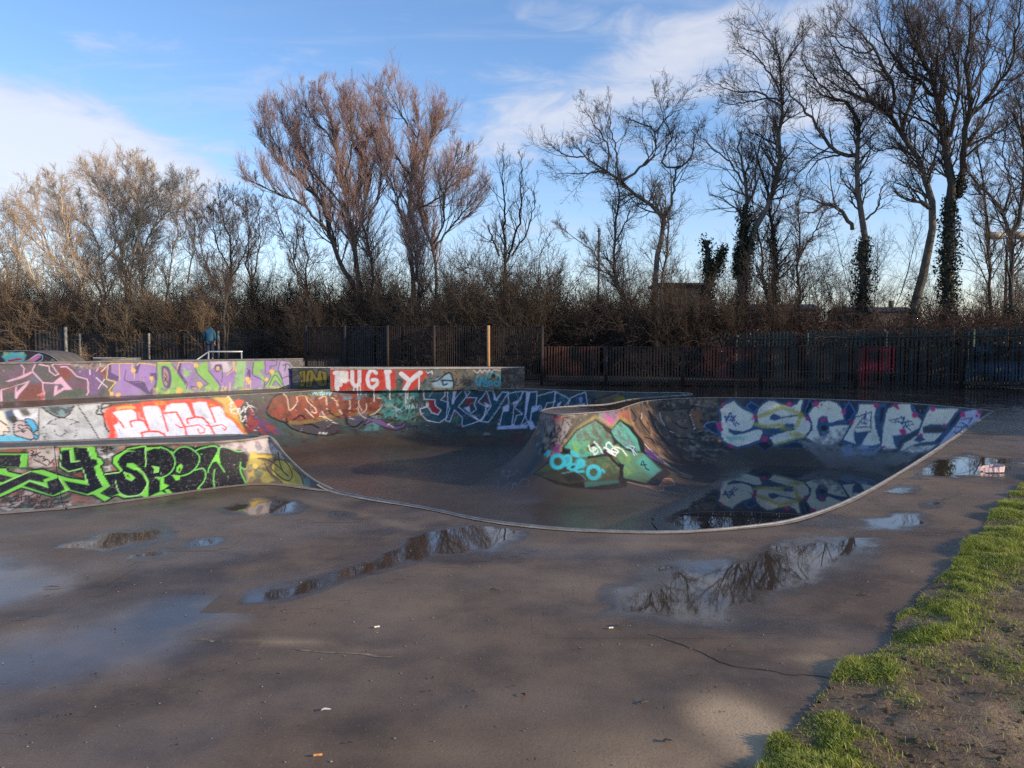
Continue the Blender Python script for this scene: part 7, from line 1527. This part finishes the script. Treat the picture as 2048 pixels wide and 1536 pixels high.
# crumpled plastic wrapper by the right edge, bits of litter
xw, yw = gp(1983, 945); W_ = smooth_path([(-.13, .05, .02), (.03, .07, .05), (.12, .05, .06), (.15, .0, .05), (.1, -.05, .04), (-.03, -.06, .03), (-.14, -.06, .03)], 6); Vw, Qw = [], []
for i, w in enumerate(W_): Vw += [(w[0], w[1], .004), (w[0] + .012 * math.sin(i * 1.7), w[1] + .01 * math.cos(i * 2.3), w[2] + .03)]
for i in range(len(W_) - 1): Qw.append((2 * i, 2 * i + 2, 2 * i + 3, 2 * i + 1))
o = mesh_np('plastic_wrapper', Vw, Qw, simple_mat('pink_plastic', (.75, .45, .42), (.85, .7, .68), 20, .25, .3), None, True); o.location = (xw, yw, .008); tag(o, 'shiny pinkish plastic wrapper bent in a loop on the wet slab at the right', 'wrapper')
xs_, ys_ = gp(950, 874, -1.5); 
# grit scattered on the slab (uncountable)
n = 2600; gx_ = np.column_stack([TR.uniform(-6, 5, n), 2.4 + TR.random(n) ** 1.5 * 7]); dd_, ii_, *_r = sdf(gx_); k = (~ii_) & (dd_ > .25) & (gx_[:, 0] < edge_x(gx_[:, 1]) + .3); gx_ = gx_[k]; n = len(gx_)
bank_side = (gx_[:, 1] > 6.2) & (gx_[:, 0] < -2.2); gx_ = gx_[~bank_side]; n = len(gx_)
r_ = .002 + .004 * TR.random(n) ** 3; base_ = np.array([[1, 0, .3], [0, 1, .4], [-1, 0, .35], [0, -1, .3], [.1, .1, 1.1]]); Vg = (base_[None] * (1 + .4 * TR.random((n, 5, 1))) * r_[:, None, None]) + np.column_stack([gx_, np.full(n, .001)])[:, None]
ig = np.arange(n)[:, None] * 5; tri = np.concatenate([ig + np.array([[a, b, 4]]) for a, b in ((0, 1), (1, 2), (2, 3), (3, 0))])
o = mesh_np('grit', Vg.reshape(-1, 3), tri, simple_mat('grit_stone', (.03, .025, .02), (.4, .36, .3), 40, .8, .2)); tag(o, kind='stuff')
# hairline crack and pale scrape on the slab
def stripe(name, pts, w, mat, z, kind='structure', seed=0):
    P = smooth_path([(*gp(*p), 0) for p in pts], 14); d = np.gradient(P[:, :2], axis=0); d /= np.linalg.norm(d, axis=1, keepdims=True); n_ = np.stack([-d[:, 1], d[:, 0]], 1)
    off = (fbm(P * 1.0, 9, seed, 3) - .5) * .05; ww = w * (.3 + 1.2 * vnoise(P, 14, seed + 3)); ww[0] = ww[-1] = 0
    A = P[:, :2] + n_ * (off - ww / 2)[:, None]; B = P[:, :2] + n_ * (off + ww / 2)[:, None]; m = len(P); ii = np.arange(m - 1)
    o = mesh_np(name, np.vstack([np.column_stack([A, np.full(m, z)]), np.column_stack([B, np.full(m, z)])]), np.stack([ii, ii + 1, ii + m + 1, ii + m], 1), mat); return tag(o, kind=kind)
M_CRK = simple_mat('crack', (.012, .01, .008), (.025, .02, .016), 30, .9, .2)
stripe('slab_crack', [(1290, 1268), (1380, 1296), (1450, 1325), (1520, 1340), (1600, 1350), (1690, 1360)], .008, M_CRK, .0016, seed=4)
stripe('slab_scrape', [(590, 1298), (660, 1305), (720, 1309), (790, 1316)], .02, simple_mat('scrape', (.10, .075, .055), (.3, .23, .165), 25, .9, .2), .0016, seed=7)
stripe('slab_scrape', [(385, 1280), (410, 1281), (428, 1284)], .016, simple_mat('scrape', (.10, .075, .055), (.3, .23, .165), 25, .9, .2), .0016, seed=9)

# ================================================================== SKY, CLOUDS, SUN
AZ, EL = math.radians(111), math.radians(18)
w = bpy.data.worlds.new('World'); S.world = w; w.use_nodes = True; nt = w.node_tree; bg = nt.nodes['Background']
sky = N(nt, 'ShaderNodeTexSky'); sky.sky_type = 'NISHITA'; sky.sun_disc = False; sky.sun_elevation = EL; sky.sun_rotation = AZ; sky.air_density = 1.0; sky.dust_density = .25; sky.ozone_density = 1.2
tc = N(nt, 'ShaderNodeTexCoord').outputs['Generated']; sx = N(nt, 'ShaderNodeSeparateXYZ'); nt.links.new(tc, sx.inputs[0])
X_, Y_, Z_ = sx.outputs
zc = math_n(nt, 'MAXIMUM', math_n(nt, 'ADD', Z_, .10), .03)
cx = N(nt, 'ShaderNodeCombineXYZ'); nt.links.new(math_n(nt, 'DIVIDE', X_, zc), cx.inputs[0]); nt.links.new(math_n(nt, 'DIVIDE', Y_, zc), cx.inputs[1])
az = math_n(nt, 'ARCTAN2', X_, Y_); el = math_n(nt, 'ARCSINE', Z_)
def sky_blob(px, py, sx_, sy_, amp, tilt=0.0):
    r = Vector(ray(px, py)).normalized(); a0, e0 = math.atan2(r.x, r.y), math.asin(r.z)
    da = math_n(nt, 'SUBTRACT', az, a0); de = math_n(nt, 'SUBTRACT', el, e0)
    c, s = math.cos(tilt), math.sin(tilt)
    u = math_n(nt, 'ADD', math_n(nt, 'MULTIPLY', da, c / sx_), math_n(nt, 'MULTIPLY', de, s / sx_)); v = math_n(nt, 'ADD', math_n(nt, 'MULTIPLY', da, -s / sy_), math_n(nt, 'MULTIPLY', de, c / sy_))
    q = math_n(nt, 'ADD', math_n(nt, 'MULTIPLY', u, u), math_n(nt, 'MULTIPLY', v, v))
    return math_n(nt, 'MULTIPLY', math_n(nt, 'EXPONENT', math_n(nt, 'MULTIPLY', q, -1.0)), amp)
blobs = None
for a in [(40, 230, .17, .035, .48, -.12), (-40, 330, .25, .045, .54, -.1), (200, 330, .14, .035, .45, -.25), (1560, 110, .17, .06, .58, .12), (1330, 90, .12, .05, .34, .3), (1110, 250, .11, .04, .46, .25), (1010, 180, .08, .04, .22, .2), (1640, 200, .11, .035, .42, .1), (720, 110, .18, .05, .20, .25), (500, 160, .14, .04, .14), (1250, 20, .2, .04, .26), (230, 75, .08, .02, .22), (850, 300, .16, .05, .22), (1850, 350, .2, .1, .16), (-900, 250, .5, .12, .5), (2900, 300, .4, .1, .4)]:
    b_ = sky_blob(*a); blobs = b_ if blobs is None else math_n(nt, 'ADD', blobs, b_)
n1 = noise(nt, 1.15, 9, .60, cx.outputs[0], .5); n2 = noise(nt, 4.2, 8, .62, cx.outputs[0], .8)
dens = math_n(nt, 'ADD', math_n(nt, 'ADD', blobs, math_n(nt, 'MULTIPLY', math_n(nt, 'SUBTRACT', n1, .5), 1.0)), math_n(nt, 'MULTIPLY', math_n(nt, 'SUBTRACT', n2, .5), .95))
mask = maprange(nt, dens, .20, .68)
ccol = mix(nt, maprange(nt, dens, .35, .95), (4.5, 4.8, 5.7), (6.1, 6.0, 6.2))
hz = maprange(nt, Z_, .0, .34)
skyc = mix(nt, 1.0, sky.outputs[0], mix(nt, hz, (1.22, 1.22, 1.48), (1.04, 1.27, 1.60)), 'MULTIPLY')
st_ = N(nt, 'ShaderNodeMapping'); st_.inputs['Scale'].default_value = (.8, 2.6, 1); st_.inputs['Rotation'].default_value = (0, 0, .5); nt.links.new(cx.outputs[0], st_.inputs['Vector'])
wisp = math_n(nt, 'MULTIPLY', maprange(nt, noise(nt, .9, 8, .62, st_.outputs[0], .7), .47, .74), .42)
out = mix(nt, math_n(nt, 'MAXIMUM', math_n(nt, 'MULTIPLY', mask, .72), wisp), skyc, ccol)
nt.links.new(out, bg.inputs['Color']); bg.inputs['Strength'].default_value = .15
sd = bpy.data.lights.new('sun', 'SUN'); sd.energy = 5.0; sd.angle = math.radians(.55); sd.color = (1.0, .81, .58)
so = bpy.data.objects.new('sun', sd); C.objects.link(so)
dvec = Vector((math.sin(AZ) * math.cos(EL), math.cos(AZ) * math.cos(EL), math.sin(EL))); so.rotation_euler = dvec.to_track_quat('Z', 'Y').to_euler(); so.location = dvec * 60
S.view_settings.view_transform = 'Standard'; S.view_settings.look = 'None'; S.view_settings.exposure = 0; S.view_settings.gamma = 1
S.cycles.max_bounces = 6; S.cycles.diffuse_bounces = 3; S.cycles.glossy_bounces = 3; S.cycles.transparent_max_bounces = 4; S.cycles.use_denoising = False
